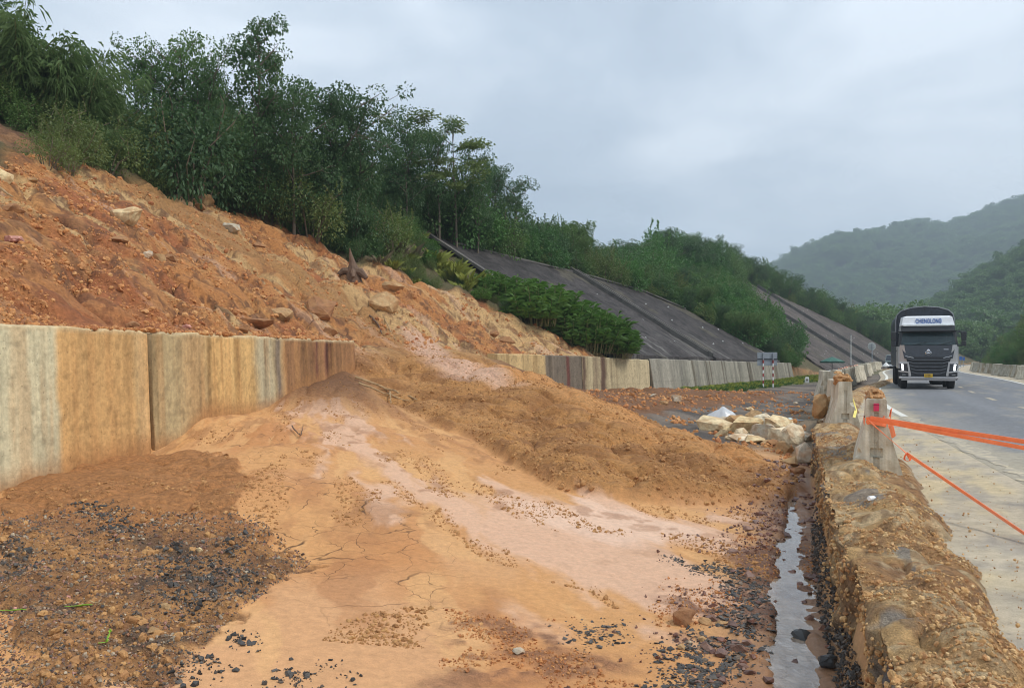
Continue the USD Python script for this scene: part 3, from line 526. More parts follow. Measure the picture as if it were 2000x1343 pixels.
def wall_panel(parent, y0, y1, zb, base, spec, seed, streak=1.0, muddy=True, dtop=0.0, batter=.10, label=None):
    m, AL, HH, YW = wall_mesh(y0, y1, zb, seed=seed, dtop=dtop, batter=batter)
    c = stain(AL, HH, YW, spec, base, seed, streak, .35 if muddy else 0.0)
    if muddy:
        V = np.array(m.vertices); fz = np.interp(YW, [4, 9.6, 11.1, 12.2, 12.9, 13.7, 15.8, 17.5, 20], [-.15, -.11, .03, .05, .07, .47, .46, .74, 1.02])
        c = lerp(c, np.array((.40, .19, .07)), .8 * sst(.42, .0, V[:, 2] - fz + .35 * (fb(AL, HH * 2, 1.5, 4, seed + 9) - .5)))
        c = lerp(c, np.array((.55, .42, .24)), .7 * sst(.965, .995, HH) * (HH <= 1))
    return obj('panel', m, conc_m, parent, smooth=40, label=label) if False else obj('panel', m, conc_m, parent, smooth=True, color=c, label=label)
Y = lambda u: 8.0 * 0 + np.interp(u, [0, 95, 180, 285, 345, 400, 520, 550, 600, 640, 685], [9.6, 10.4, 11.15, 12.2, 12.95, 13.75, 15.8, 16.4, 17.5, 18.5, 19.9])
w0 = thing('retaining_wall', 'low concrete retaining wall with orange mud stains at the left edge of the photo', 'retaining wall')
wall_panel(w0, 2.0, Y(287) - .04, -.6, GY, [(Y(100), 40, OR, .92, .06), (Y(262), Y(285), TN, .7, .12)], 201, .55, label='panel half pale grey and half orange')
wall_panel(w0, Y(287) + .10, 20.05, -.5, TN, [(Y(296), Y(352), (.47, .36, .19), .8, .12), (Y(355), Y(402), (.34, .20, .085), .75, .3), (Y(402), Y(500), (.60, .37, .14), .85, .2), (Y(500), Y(538), (.46, .40, .26), .9, .2), (Y(540), Y(552), (.16, .125, .10), .9, .10), (Y(556), 30, (.30, .145, .062), .95, .15), (Y(618), Y(626), (.11, .035, .03), .9, .08), (Y(640), Y(650), (.15, .05, .04), .8, .1)], 202, 1.25, label='panel with brown streaks running down it')
w1 = thing('retaining_wall', 'stained concrete retaining wall with dark brown and black streaks, just behind the mud lobe', 'retaining wall')
Yf = lambda u: np.interp(u, [965, 1060, 1130, 1140, 1185, 1270], [27.6, 30.4, 32.6, 32.95, 34.5, 38.3])
wall_panel(w1, 27.55, Yf(1136) - .03, -.7, (.52, .36, .17), [(Yf(1060), 40, (.135, .112, .090), .92, .08), (Yf(1104), Yf(1111), (.13, .04, .03), .9, .06)], 203, 1.0, False)
wall_panel(w1, Yf(1136) + .03, 38.25, -.7, (.50, .41, .25), [(Yf(1137), Yf(1144), (.10, .05, .035), .9, .1), (Yf(1160), Yf(1172), (.26, .19, .12), .8, .15), (Yf(1176), Yf(1187), (.12, .065, .045), .95, .12)], 204, .8, False)
w2 = thing('retaining_wall', 'grey weathered concrete retaining wall under the dark sprayed concrete slope', 'retaining wall')
for a, b, sd_ in ((38.32, 44.4, 205), (44.44, 50.6, 206), (50.64, 58.6, 207)):
    wall_panel(w2, a, b, -.6, (.27, .25, .20), [], sd_, 1.5, False, dtop=.06, batter=.32)
# ---------------------------------------------------------------- earth berm along the lip of the dug lane
yy = np.concatenate([np.geomspace(1.3, 16, 640), np.geomspace(16, 60, 130)[1:]]); bi = np.searchsorted(DP[:, 1], yy); bP, bN, bT = DP[bi], DN[bi], DT[bi]
wid = np.interp(yy, [1, 4, 8, 11, 13, 16, 20, 60], [.62, .74, 1.0, 1.22, 1.2, .9, .8, .7]); hgt = np.interp(yy, [1, 5, 9, 13, 16, 20, 30, 60], [.12, .14, .15, .17, .2, .18, .12, .05])
nface, ntop = 46, 100
vs, cl = [], []
al = DS[bi]
for k in range(nface + ntop):
    if k < nface:
        h = k / (nface - 1); zz = -.66 + (hgt - .02 + .66) * h; ee = .02 - .05 * h + 0 * yy
        ee = ee + .15 * (fb(al, zz * 1.4, 1.6, 4, 301) - .55) + .62 * rough(al, zz * 1.2, yy, 302, .03, .5, .36, .005) - .10 * np.abs(fb(al, zz * .25, 3.1, 3, 308) - .5)
        zz = zz + .02 * (fb(al, zz, 6, 2, 304) - .5)
        c = lerp(np.array([.40, .265, .14]), np.array([.25, .145, .07]), sst(.4, .62, fb(al, zz * .5, 3.0, 4, 305)))
        c = lerp(c, np.array([.40, .27, .12]), .7 * sst(.45, .65, fb(al * 2, zz * .3, 2.2, 4, 306))); c = lerp(c, np.array([.105, .105, .11]), .85 * sst(.57, .64, fb(al, zz * 1.2, 1.25, 4, 307)))
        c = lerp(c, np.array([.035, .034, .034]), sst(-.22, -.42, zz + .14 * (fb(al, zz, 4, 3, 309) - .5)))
    else:
        f = (k - nface + 1) / ntop; ee = -.03 - f * (wid + .30 * (fb(al, al * 0, 1.3, 4, 311) - .5))
        lx, ly = bP[:, 0] + bN[:, 0] * ee, bP[:, 1] + bN[:, 1] * ee
        base = hgt * (1 - sst(.45, 1.0, f)) + .05 * np.sin(f * PI) - .075 * sst(.85, 1, f)
        zz = base + (.80 * rough(lx, ly, yy, 312, .028, .45, .36, .005)) * (1 - .5 * sst(.8, 1, f))
        zz = zz + .05 * sst(.5, .7, fb(lx, ly, .9, 3, 315)) * np.sin(f * PI)
        c = lerp(np.array([.60, .375, .160]), np.array([.43, .225, .092]), sst(.38, .62, fb(lx, ly, 1.5, 5, 316) + .22 * (f - .4))); c = lerp(c, np.array([.72, .54, .31]), .75 * sst(.50, .62, fb(lx, ly, 7, 4, 317))); c = lerp(c, np.array([.26, .14, .065]), .6 * sst(.55, .66, fb(lx, ly, 9, 4, 321)))
        c = lerp(c, np.array([.26, .25, .235]), .7 * sst(.64, .68, fb(lx, ly, 2.4, 5, 318) + .1 * (fb(lx, ly, 14, 3, 322) - .5)) * (f < .45)); c = lerp(c, np.array([.42, .35, .25]), .75 * sst(.86, 1., f))
        ee = ee + .03 * (fb(lx, ly, 9, 3, 319) - .5)
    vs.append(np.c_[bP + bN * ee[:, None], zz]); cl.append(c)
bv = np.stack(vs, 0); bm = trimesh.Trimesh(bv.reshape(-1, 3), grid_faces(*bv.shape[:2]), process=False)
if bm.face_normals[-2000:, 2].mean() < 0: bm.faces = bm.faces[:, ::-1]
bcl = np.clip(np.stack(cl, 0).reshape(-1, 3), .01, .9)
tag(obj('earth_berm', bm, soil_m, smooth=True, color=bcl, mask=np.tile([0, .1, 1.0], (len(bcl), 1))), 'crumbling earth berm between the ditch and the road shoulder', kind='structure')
_bk = cKDTree(bv.reshape(-1, 3)[:, :2][nface * len(yy):]); _bz = bv.reshape(-1, 3)[nface * len(yy):, 2]
def bh(x, y): return _bz[_bk.query(np.stack([x, y], -1))[1]]

# ---------------------------------------------------------------- water in the ditch
wy = np.geomspace(1.6, 14.2, 500); wi = np.searchsorted(DP[:, 1], wy); cols = []
for e0 in np.linspace(.02, .62, 16): cols.append(np.c_[DP[wi] + DN[wi] * e0, np.interp(wy, [1, 6, 9, 11, 14.5], [-.528, -.520, -.510, -.500, -.485]) + .006 * (fb(wy * 3, wy * 0 + e0 * 5, 1.4, 3, 331) - .5)])
water_m = M('muddy_water', {'g': ('geometry', {}), 'mp': ('mapping', {'scale': (1.0, .55, 1.0), 'rotation': (0, 0, -.32)}), 'n': ('noise_texture', {'scale': 13.0, 'detail': 5.0, 'roughness': .6, 'distortion': .8}), 'b': ('bump', {'distance': .05, 'strength': 1.0}),
    'n2': ('noise_texture', {'scale': 3.0, 'detail': 4.0}), 'r': ('rgb_ramp', {'ramp': [(.35, (.15, .085, .04)), (.65, (.36, .25, .15))]}), 'p': ('principled_bsdf', {'roughness': .05, 'specular_ior_level': 1.0, 'coat_weight': 1.0, 'coat_roughness': .04})},
    [('g.position', 'mp.vector'), ('mp.vector', 'n.vector'), ('n.fac', 'b.height'), ('b.normal', 'p.normal'), ('g.position', 'n2.vector'), ('n2.fac', 'r.fac'), ('r.color', 'p.base_color')])
tag(obj('water', strip(cols), water_m, smooth=True), kind='structure')

# ---------------------------------------------------------------- stones and clods
def stone(seed, ax=(1, .8, .6), n=16, rough=.0, sub_=0):
    r = np.random.default_rng(seed); p = r.normal(size=(n, 3)); p /= np.linalg.norm(p, axis=1, keepdims=True); p *= r.uniform(.82, 1.1, (n, 1)); m = hullm(p * ax)
    if sub_:
        for _ in range(sub_): m = m.subdivide()
        v = np.array(m.vertices); nn = v / (np.linalg.norm(v, axis=1, keepdims=True) + 1e-9)
        v = v + nn * (rough * (meshkit.fbm(v * 2.4 + seed, 4, seed) - .5) * 2)[:, None]; m = trimesh.Trimesh(v, m.faces, process=False)
    return m
def clodm(seed, sub_=2, amp=.55):
    m = trimesh.creation.icosphere(sub_); v = np.array(m.vertices); r = 1 + amp * (2 * np.abs(meshkit.fbm(v * 1.5 + seed * 3.7, 3, seed) - .5) - .15) + .35 * amp * (meshkit.fbm(v * 3.2 + seed, 2, seed + 9) - .5)
    j = np.random.default_rng(seed).normal(0, .10, v.shape); return trimesh.Trimesh((v * r[:, None] + j) * [1, .85, .6], m.faces, process=False)
def tones(name, cols, rough=.85, bump=.012, bscale=22.0, dirt=0.0):
    st = [(i / max(1, len(cols) - 1), c) for i, c in enumerate(cols)]
    return M(name, {'o': ('object_info', {}), 'r': ('rgb_ramp', {'ramp': st}), 'g': ('geometry', {}), 'n': ('noise_texture', {'scale': bscale, 'detail': 6.0, 'roughness': .65}), 'm': ('map_range', {'from_min': .3, 'from_max': .7, 'to_min': .68, 'to_max': 1.3}),
        'c': ('vector_math', {'math_type': 'scale'}), 'b': ('bump', {'distance': bump, 'strength': .9}), 'p': ('principled_bsdf', {'roughness': rough, 'specular_ior_level': .35}), 'dn': ('noise_texture', {'scale': 5.0, 'detail': 5.0}), 'dr': ('map_range', {'from_min': .44, 'from_max': .62, 'to_min': 0.0, 'to_max': dirt, 'clamp': True}), 'dx': ('mix_color', {'b': (.40, .205, .085)})},
        [('o.random', 'r.fac'), ('g.position', 'n.vector'), ('n.fac', 'm.value'), ('r.color', 'c.vector1'), ('m.result', 'c.scale'), ('c.vector', 'dx.a'), ('g.position', 'dn.vector'), ('dn.fac', 'dr.value'), ('dr.result', 'dx.fac'), ('dx.result', 'p.base_color'), ('n.fac', 'b.height'), ('b.normal', 'p.normal')])
clod_red = tones('red_brown_clod', [(.44, .175, .062), (.50, .225, .078), (.34, .125, .048), (.55, .29, .115), (.46, .195, .068)])
clod_och = tones('ochre_clod', [(.41, .215, .08), (.33, .16, .06), (.46, .25, .095), (.36, .175, .068)])
clod_tan = tones('tan_clod', [(.54, .335, .145), (.45, .25, .10), (.36, .18, .075), (.58, .40, .20), (.49, .285, .115)])
grav_dk = tones('dark_asphalt_crumb', [(.040, .037, .035), (.065, .060, .054), (.05, .045, .040), (.11, .095, .08), (.045, .042, .040), (.17, .12, .08)], rough=.55)
grav_mix = tones('mixed_pebble', [(.22, .12, .06), (.09, .08, .07), (.34, .20, .10), (.055, .053, .05), (.45, .36, .25), (.28, .13, .07), (.07, .065, .06), (.40, .20, .14)])
stone_red = tones('red_wet_stone', [(.15, .068, .048), (.20, .095, .065), (.11, .055, .042), (.24, .135, .095), (.13, .075, .06)], rough=.38)
cream = tones('cream_rock', [(.70, .57, .35), (.62, .47, .25), (.72, .63, .46)], bump=.03, bscale=9.0, dirt=.6)
tanrock = tones('tan_rock', [(.42, .27, .13), (.36, .22, .10)], bump=.03, bscale=9.0, dirt=.6)
greyrock = tones('grey_rock', [(.52, .46, .35), (.44, .39, .30)], bump=.03, bscale=9.0, dirt=.6)
brownrock = tones('brown_rock', [(.30, .15, .065), (.26, .12, .055)], bump=.03, bscale=9.0, dirt=.6)
blackrock = tones('black_rock', [(.03, .03, .03), (.05, .048, .045)], rough=.4, bump=.02, bscale=9.0)
pinkrock = tones('pink_rock', [(.55, .26, .20), (.5, .25, .2)])
ROCKM = dict(cream=cream, tan=tanrock, grey=greyrock, brown=brownrock, black=blackrock, pink=pinkrock)
cl_protos = [clodm(k, 1) for k in range(4)]; cl_big = [clodm(k + 10, 2) for k in range(4)]; flakes = [stone(k + 30, (1, .75, .32), 11) for k in range(5)]; pebs = [stone(k + 50, (1, .8, .62), 12) for k in range(5)]
rng = np.random.default_rng(77)
def pick(poly=None, n=100, accept=None, bounds=None):
    out = []
    tot = 0; P = None if poly is None else np.asarray(poly)
    lo, hi = (P.min(0), P.max(0)) if P is not None else (np.array(bounds[:2]), np.array(bounds[2:]))
    while tot < n and len(out) < 60:
        q = rng.uniform(lo, hi, (n * 3, 2)); ok = np.ones(len(q), bool)
        if P is not None: ok &= in_poly(P, q[:, 0], q[:, 1]) > 0
        if accept is not None: ok &= accept(q[:, 0], q[:, 1])
        out.append(q[ok]); tot += ok.sum()
    return np.concatenate(out)[:n]
def strew(name, protos, mat, xy, size, sunk, label, cat, tilt=None, hf=None):
    z = (hf or gh)(xy[:, 0], xy[:, 1]); n = len(xy)
    return scatter(name, [(nm, me, mat, False) for nm, me in protos], np.c_[xy, z + sunk * size], rand_quats(rng, n, tilt), size, rng.integers(0, len(protos), n), label, cat)
def power(n, lo, hi, a=2.2):
    u = rng.random(n); return (lo ** (1 - a) + u * (hi ** (1 - a) - lo ** (1 - a))) ** (1 / (1 - a))
def polar(n, u0, u1, d0, d1, acc):
    """points spread evenly in view angle and in log distance: denser near the road side"""
    out, tot = [], 0
    while tot < n:
        a = (rng.uniform(u0, u1, 4 * n) - 1000) / FOC; d = np.exp(rng.uniform(math.log(d0), math.log(d1), 4 * n)); q = np.c_[a * d, d]; q = q[acc(q[:, 0], q[:, 1])]; out.append(q); tot += len(q)
    return np.concatenate(out)[:n]
def on_bare(x, y):
    yw, s, _ = ts(x, y); return (s > .35) & (s < np.interp(yw, *BARE) - .1) & (yw > 3) & (yw < 36) & (fb(x, y, 1.1, 3, 401) > .44)
q = polar(13000, -60, 1180, 8, 37, on_bare)
sz = power(len(q), .012, .085, 2.7) * np.interp(q[:, 1], [8, 30], [.8, 1.25])
strew('slide_clod_litter', [('clod', m) for m in cl_protos], clod_red, q, sz, .15, 'red-brown clods strewn over the bare landslide slope', 'clods')
q = polar(9000, 620, 1560, 9.8, 25, lambda x, y: (in_poly(lobe_poly, x, y) > .05) & (fb(x, y, 1.3, 3, 402) > .42) & (ed(x, y)[0] > .1))
strew('lobe_clod_litter', [('clod', m) for m in cl_protos], clod_och, q, power(len(q), .008, .05, 2.7), .15, 'ochre clods over the thick mud lobe', 'clods')
q = polar(14000, -80, 610, 2.6, 9.6, lambda x, y: (in_poly(P_rough, x, y) > -.05) & (y < 7.5 + 1.2 * fb(x, y, .8, 3, 430)))
strew('pebble_litter', [('pebble', m) for m in pebs] + [('flake', m) for m in flakes[:3]], grav_mix, q, power(len(q), .004, .020, 2.2) * np.interp(q[:, 1], [2.6, 9], [.8, 1.4]), .3, 'mixed brown and black pebbles over the rough ground at the bottom left', 'pebbles')
q = polar(1300, -80, 610, 2.6, 9.4, lambda x, y: (in_poly(P_rough, x, y) > .0) & (fb(x, y, 1.8, 3, 403) > .5))
strew('soil_crumb_litter', [('clod', m) for m in cl_protos], clod_och, q, power(len(q), .008, .04, 2.5), .1, 'brown soil crumbs over the rough ground at the bottom left', 'clods')
BLK = [poly_px(p) for p in ([(160, 985), (205, 990), (270, 1025), (255, 1045), (220, 1048), (190, 1030)], [(330, 1072), (400, 1090), (480, 1062), (470, 1090), (430, 1130), (415, 1180), (380, 1205), (345, 1180), (310, 1110)], [(0, 1060), (55, 1080), (50, 1140), (0, 1130)], [(455, 1255), (480, 1262), (390, 1320), (330, 1338), (380, 1290)], [(560, 1322), (650, 1325), (640, 1343), (560, 1343)], [(440, 1120), (500, 1140), (480, 1160), (440, 1150)])]
BLK2 = [poly_px(p) for p in ([(1425, 1115), (1470, 1130), (1500, 1165), (1470, 1190), (1430, 1160)], [(1430, 1185), (1475, 1200), (1470, 1260), (1440, 1290), (1400, 1343), (1310, 1343), (1330, 1270), (1390, 1235)], [(1325, 1095), (1420, 1108), (1440, 1120), (1370, 1115)], [(1130, 1230), (1190, 1220), (1185, 1240), (1150, 1250)])]
for i, P in enumerate(BLK):
    a = abs(np.sum(P[:, 0] * np.roll(P[:, 1], -1) - P[:, 1] * np.roll(P[:, 0], -1))) / 2
    q = pick(None, int(min(1300, 80 + a * 1900)), lambda x, y: (fb(x, y, 5, 3, 405) > .40) & (in_poly(P, x, y) + .22 * (rng.random(len(x)) ** 3) - .0 > 0), (*(P.min(0) - .3), *(P.max(0) + .3)))
    strew('asphalt_crumb_patch', [('flake', m) for m in flakes] + [('crumb', m) for m in pebs[:2]], grav_dk, q, power(len(q), .006, .038, 2.3), .25, 'black asphalt crumbs ' + ['in a small heap on the orange mud near the wall', 'in the broad dark patch of the bottom left rough ground', 'at the left border of the photo', 'along the edge of the rough ground at the bottom', 'at the bottom border left of the middle', 'beside the broad dark patch'][i], 'asphalt crumbs')
for i, P in enumerate(BLK2):
    a = abs(np.sum(P[:, 0] * np.roll(P[:, 1], -1) - P[:, 1] * np.roll(P[:, 0], -1))) / 2
    q = pick(None, int(min(2300, 90 + a * 3600)), lambda x, y: (fb(x, y, 5, 3, 406) > .36) & (in_poly(P, x, y) + .25 * (rng.random(len(x)) ** 3) > 0), (*(P.min(0) - .3), *(P.max(0) + .3)))
    strew('asphalt_flake_patch', [('flake', m) for m in flakes], grav_dk, q, power(len(q), .007, .040, 2.3), .2, 'flat black asphalt flakes ' + ['beside the stream above the round clod', 'in the large dark patch left of the stream at the bottom', 'in a thin line across the pale mud', 'in a small spot on the pale mud stream'][i], 'asphalt flakes', .5)
def dq(e0, e1, y0, y1, n, acc=None):
    y = np.exp(rng.uniform(math.log(y0), math.log(y1), n)); e = rng.uniform(e0, e1, n); i = np.searchsorted(DP[:, 1], y); p = DP[i] + DN[i] * e[:, None]
    return p if acc is None else p[acc(p[:, 0], p[:, 1])]
q = dq(-.01, .17, 3.2, 9.8, 2600, lambda x, y: fb(x, y, 1.5, 2, 407) > .33); e = ed(q[:, 0], q[:, 1])[0]
z = -.60 + .28 * sst(.17, .0, e) + rng.uniform(-.02, .03, len(q)); sz = power(len(q), .010, .032, 1.9)
scatter('ditch_gravel', [('flake', m, grav_dk, False) for m in flakes] + [('crumb', m, grav_dk, False) for m in pebs[:2]], np.c_[q, z], rand_quats(rng, len(q)), sz, rng.integers(0, 7, len(q)), 'black gravel banked between the water and the berm face', 'gravel')
q = dq(-1.0, -.02, 2.5, 14, 20000); q = q[fb(q[:, 0], q[:, 1], 1.4, 3, 408) > .40]
strew('berm_crumb_litter', [('clod', m) for m in cl_protos] + [('pebble', m) for m in pebs[:3]], clod_tan, q, power(len(q), .004, .022, 2.4), .2, 'tan crumbs and pebbles on top of the earth berm', 'crumbs', hf=bh)
q = dq(.30, 1.7, 4.0, 14.5, 5200); e = ed(q[:, 0], q[:, 1])[0]; q = q[(rng.random(len(q)) < np.exp(-((e - .62) / .5) ** 2)) & (fb(q[:, 0], q[:, 1], 1.7, 3, 409) > .40) & (in_poly(lobe_poly, q[:, 0], q[:, 1]) < .05)]
strew('red_gravel_litter', [('pebble', m) for m in pebs] + [('flake', m) for m in flakes[:3]], stone_red, q, power(len(q), .008, .032, 2.1), .3, 'red-brown gravel along the left bank of the ditch stream', 'gravel')
q = np.concatenate([pick(P_redgran, 1500, lambda x, y: fb(x, y, 2.2, 4, 410) > .52), pick(P_redgran2, 1100, lambda x, y: fb(x, y, 2.2, 4, 411) > .53)])
strew('mud_granule_litter', [('pebble', m) for m in pebs], clod_red, q, power(len(q), .005, .020, 2.2), .3, 'red-brown granules washed over the pale mud', 'granules')
q = polar(1500, 1140, 1600, 14.5, 42, lambda x, y: (in_poly(lobe_poly, x, y) < -.2) & (ts(x, y)[1] < -.3) & (ed(x, y)[0] > .4) & ((ts(x, y)[1] > -5.5) | (fb(x, y, 1.2, 2, 412) > .6)))
strew('foot_clod_litter', [('clod', m) for m in cl_protos], clod_red, q, power(len(q), .025, .12, 2.5), .15, 'red-brown clods at the foot of the stained wall behind the lobe', 'clods')
EO = lambda y, o: np.array([np.interp(y, EP[:, 1], EP[:, k] + EN[:, k] * o) for k in (0, 1)])
q = []
for _ in range(2000):
    y = math.exp(rng.uniform(math.log(3), math.log(34))); q.append(EO(y, -1.75 + abs(rng.normal(0, .75)) if rng.random() < .8 else rng.uniform(-1, 3)))
q = np.array(q); scatter('shoulder_crumb_litter', [('clod', m, clod_tan, False) for m in cl_protos], np.c_[q, np.full(len(q), .012)], rand_quats(rng, len(q)), power(len(q), .003, .016, 2.6), rng.integers(0, 4, len(q)), 'dried soil crumbs scattered over the road shoulder', 'crumbs')

# stones that stand out, one by one: (u, v of the base, width in the photograph, aspect (deep, high), kind, label)
stones = [
 (236, 428, 66, .8, .62, 'cream', 'large cream angular boulder high on the left part of the slide'), (446, 452, 42, .8, .62, 'grey', 'pale boulder with a brown side right of the cream boulder'), (2, 352, 30, .9, 1.2, 'cream', 'cream rock cut by the left border of the photo'),
 (393, 398, 38, .8, .6, 'tan', 'tan boulder at the top edge of the slide under the bushes'), (430, 402, 34, .8, .7, 'brown', 'brown boulder in the row at the top edge of the slide'), (457, 400, 28, .8, .6, 'grey', 'grey boulder at the right end of the row at the top edge of the slide'), (385, 408, 28, .8, .55, 'brown', 'reddish-brown rock in front of the tan boulder at the top edge'),
 (306, 508, 30, .8, .6, 'tan', 'tan rock in the middle of the left slide'), (330, 508, 28, .8, .75, 'brown', 'brown rock beside the tan rock in the middle of the left slide'), (285, 502, 22, .8, .7, 'grey', 'small grey rock left of the tan rock in the middle of the slide'), (222, 470, 44, .9, .45, 'brown', 'flat brown slab under the large cream boulder'),
 (546, 622, 50, .8, .55, 'tan', 'rounded tan boulder above the streaked wall'), (496, 637, 66, .7, .45, 'brown', 'long brown slab just above the wall with streaks'), (622, 618, 62, .9, .75, 'brown', 'big mud-covered boulder above the end of the wall'), (470, 648, 34, .8, .5, 'brown', 'brown rock on the wall top under the long brown slab'), (642, 652, 34, .8, .6, 'brown', 'brown rock on the wall top near its right end'),
 (764, 566, 46, .8, .5, 'tan', 'half-buried tan boulder right of the tree stump'), (746, 604, 62, .9, .75, 'tan', 'large pale tan slab below the half-buried boulder'), (502, 482, 26, .9, .6, 'brown', 'dark red rock left of the tree stump'), (255, 642, 26, .9, .7, 'brown', 'brown rock on the wall top at the panel joint'), (362, 640, 20, .9, .6, 'pink', 'small pink rock on the top of the wall'),
 (60, 354, 22, .8, .5, 'tan', 'small tan rock near the top left of the slide'), (20, 412, 36, .9, .6, 'brown', 'brown boulder at the left border of the slide'), (18, 470, 40, .9, .4, 'pink', 'dull pink rock patch at the left border of the slide'), (960, 655, 26, .8, .6, 'brown', 'brown rock above the far stained wall'), (985, 668, 40, .8, .6, 'brown', 'red-brown boulder above the left end of the far stained wall'), (1100, 660, 18, .8, .6, 'tan', 'small tan rock under the bright green cane bush'),
 (1340, 1222, 46, .9, .95, 'brown', 'round brown clod of earth on the pale mud left of the stream'), (1381, 1220, 26, .8, .6, 'tan', 'yellow-brown stone beside the round brown clod'), (1412, 1220, 28, .7, .35, 'tan', 'flat tan stone right of the yellow-brown stone'), (1334, 1268, 22, .8, .6, 'tan', 'tan stone under the round brown clod'), (1374, 1252, 20, .8, .6, 'tan', 'small tan stone in the black flakes'), (1348, 1258, 9, .8, .8, 'cream', 'tiny cream pebble beside the black flakes'),
 (1013, 1278, 26, .8, .6, 'grey', 'single grey stone on the orange mud flat'), (1567, 1255, 40, .8, .5, 'black', 'black rock in the middle of the stream'), (1618, 1305, 40, .9, .7, 'black', 'black block at the foot of the berm face near the bottom'), (568, 1082, 12, .8, .7, 'brown', 'small brown clod at the tip of the rough ground'), (232, 1040, 8, .8, .8, 'grey', 'light grey chip on the black crumb heap'),
 (388, 1078, 16, .8, .7, 'cream', 'pale pebble above the broad dark patch'), (132, 1168, 11, .8, .8, 'pink', 'pink pebble in the rough ground above the green leaves'), (26, 1192, 13, .8, .8, 'pink', 'pink pebble at the left border'), (297, 1240, 26, .9, .8, 'tan', 'tan clod in the rough ground beside the fresh leaf'), (318, 1188, 22, .8, .7, 'tan', 'tan stone in the rough ground above the tan clod'),
 # pile of yellow stones beyond the lobe
 (1402, 842, 58, .8, .42, 'cream', 'long yellow stone at the left end of the pale stone pile'), (1442, 838, 46, .8, .62, 'tan', 'tan stone leaning in the pale stone pile under the white sheet'), (1464, 846, 52, .8, .5, 'cream', 'yellow stone in the middle of the pale stone pile'), (1478, 822, 34, .8, .7, 'tan', 'tan stone at the back of the pale stone pile'), (1500, 832, 38, .8, .6, 'cream', 'flat cream stone at the back of the pale stone pile'), (1480, 836, 12, .9, .9, 'black', 'small dark round stone in the pale stone pile'),
 (1498, 856, 44, .9, .62, 'grey', 'grey-white stone in the front of the pale stone pile'), (1524, 838, 48, .8, .5, 'cream', 'wedge-shaped yellow stone right in the pale stone pile'), (1526, 862, 36, .8, .6, 'cream', 'cream stone with a brown side in the pale stone pile'), (1456, 862, 46, .8, .36, 'cream', 'flat white stone half under the lobe edge'), (1476, 866, 34, .8, .4, 'cream', 'pointed cream stone at the front of the pale stone pile'), (1552, 868, 40, .9, 1.15, 'cream', 'tall rough pale rock at the right end of the pale stone pile'), (1577, 862, 26, .9, .9, 'grey', 'grey rock leaning on the berm beside the tall rock'),
 (1532, 884, 28, .9, .7, 'tan', 'tan rock below the tall rough rock'), (1574, 905, 34, .9, .9, 'grey', 'grey boulder with a dark underside at the head of the ditch'), (1546, 908, 26, .9, .6, 'tan', 'tan rock at the head of the ditch'), (1560, 925, 26, .8, .5, 'brown', 'brown rock in the ditch below the grey boulder'), (1510, 870, 26, .8, .5, 'brown', 'brown rock at the lobe edge by the stone pile'), (1420, 832, 30, .8, .6, 'grey', 'grey stone under the white sheet'),
 (1297, 790, 18, .8, .7, 'tan', 'tan clod at the foot of the grey wall'), (1322, 786, 20, .8, .7, 'grey', 'grey stone at the foot of the grey wall'), (1278, 776, 15, .8, .6, 'grey', 'pale stone at the foot of the stained wall'), (1345, 782, 16, .8, .7, 'brown', 'brown clod at the foot of the grey wall'), (1413, 800, 14, .8, .6, 'tan', 'tan stone behind the white sheet'), (1466, 802, 14, .8, .6, 'cream', 'cream stone on the dug lane'), (1555, 790, 10, .8, .6, 'grey', 'pale stone on the dug lane near the barriers')]
for i, (u, v, w, dp, hp, kind, lab) in enumerate(stones):
    h = hitg(u, v)
    if h is None: continue
    W = w / FOC * h[1] * (1.25 if u > 1390 and 800 < v < 930 else 1.0); r_ = W / 2
    m = stone(500 + i, (1, dp, hp), 20, .16, 2); m.apply_transform(trimesh.transformations.rotation_matrix(rng.uniform(-.25, .25), [1, .3, 0])); m.apply_transform(trimesh.transformations.rotation_matrix(rng.uniform(-.5, .5), [0, 0, 1]))
    ex = m.extents; m.apply_scale(W / ex[0]); lo = m.bounds[0][2]; hgt_ = m.extents[2]
    m.apply_translation([h[0], h[1] + r_ * dp * .6, h[2] - lo - hgt_ * (.3 if kind in ('tan', 'brown', 'pink') or v < 680 else .14)])
    cat = 'clod' if ' clod' in lab and 'stone' not in lab else ('rock' if W > .35 else 'stone')
    tag(obj('rock' if W > .35 else 'stone', m, ROCKM[kind], smooth=18), lab, cat)
for i, (u, v, w) in enumerate([(1412, 852, 24), (1450, 852, 26), (1490, 848, 24), (1512, 850, 26), (1540, 860, 24), (1502, 870, 22), (1432, 860, 22), (1470, 832, 24), (1538, 846, 22), (1422, 846, 20)]):
    h = hitg(u, v); W = w / FOC * h[1] * 1.2; m = stone(620 + i, (1, .8, .65), 16, .1, 1); m.apply_scale(W / m.extents[0]); m.apply_translation([h[0], h[1] + .1, h[2] + m.extents[2] * .25]); tag(obj('stone', m, (cream, tanrock)[i % 3 == 2], smooth=18), 'small pale stone wedged between the bigger ones of the stone pile', 'stone', 'small stones of the pale stone pile')
# two big blocks of earth beside the barriers
for (u, v, w, hp, lab) in ((1602, 812, 34, 1.25, 'tall tan earth block left of the dirty barrier'), (1624, 806, 34, .9, 'rounded tan earth block touching the dirty barrier')):
    d = 16.2; W = w / FOC * d; m = stone(700 + int(u), (1, .9, hp), 18, .2, 2); m.apply_scale(W / m.extents[0]); m.apply_translation([(u - 1000) / FOC * d, d, EYE - (v - HZ) / FOC * d + m.extents[2] * .4]); tag(obj('earth_block', m, tanrock, smooth=20), lab, 'earth block')
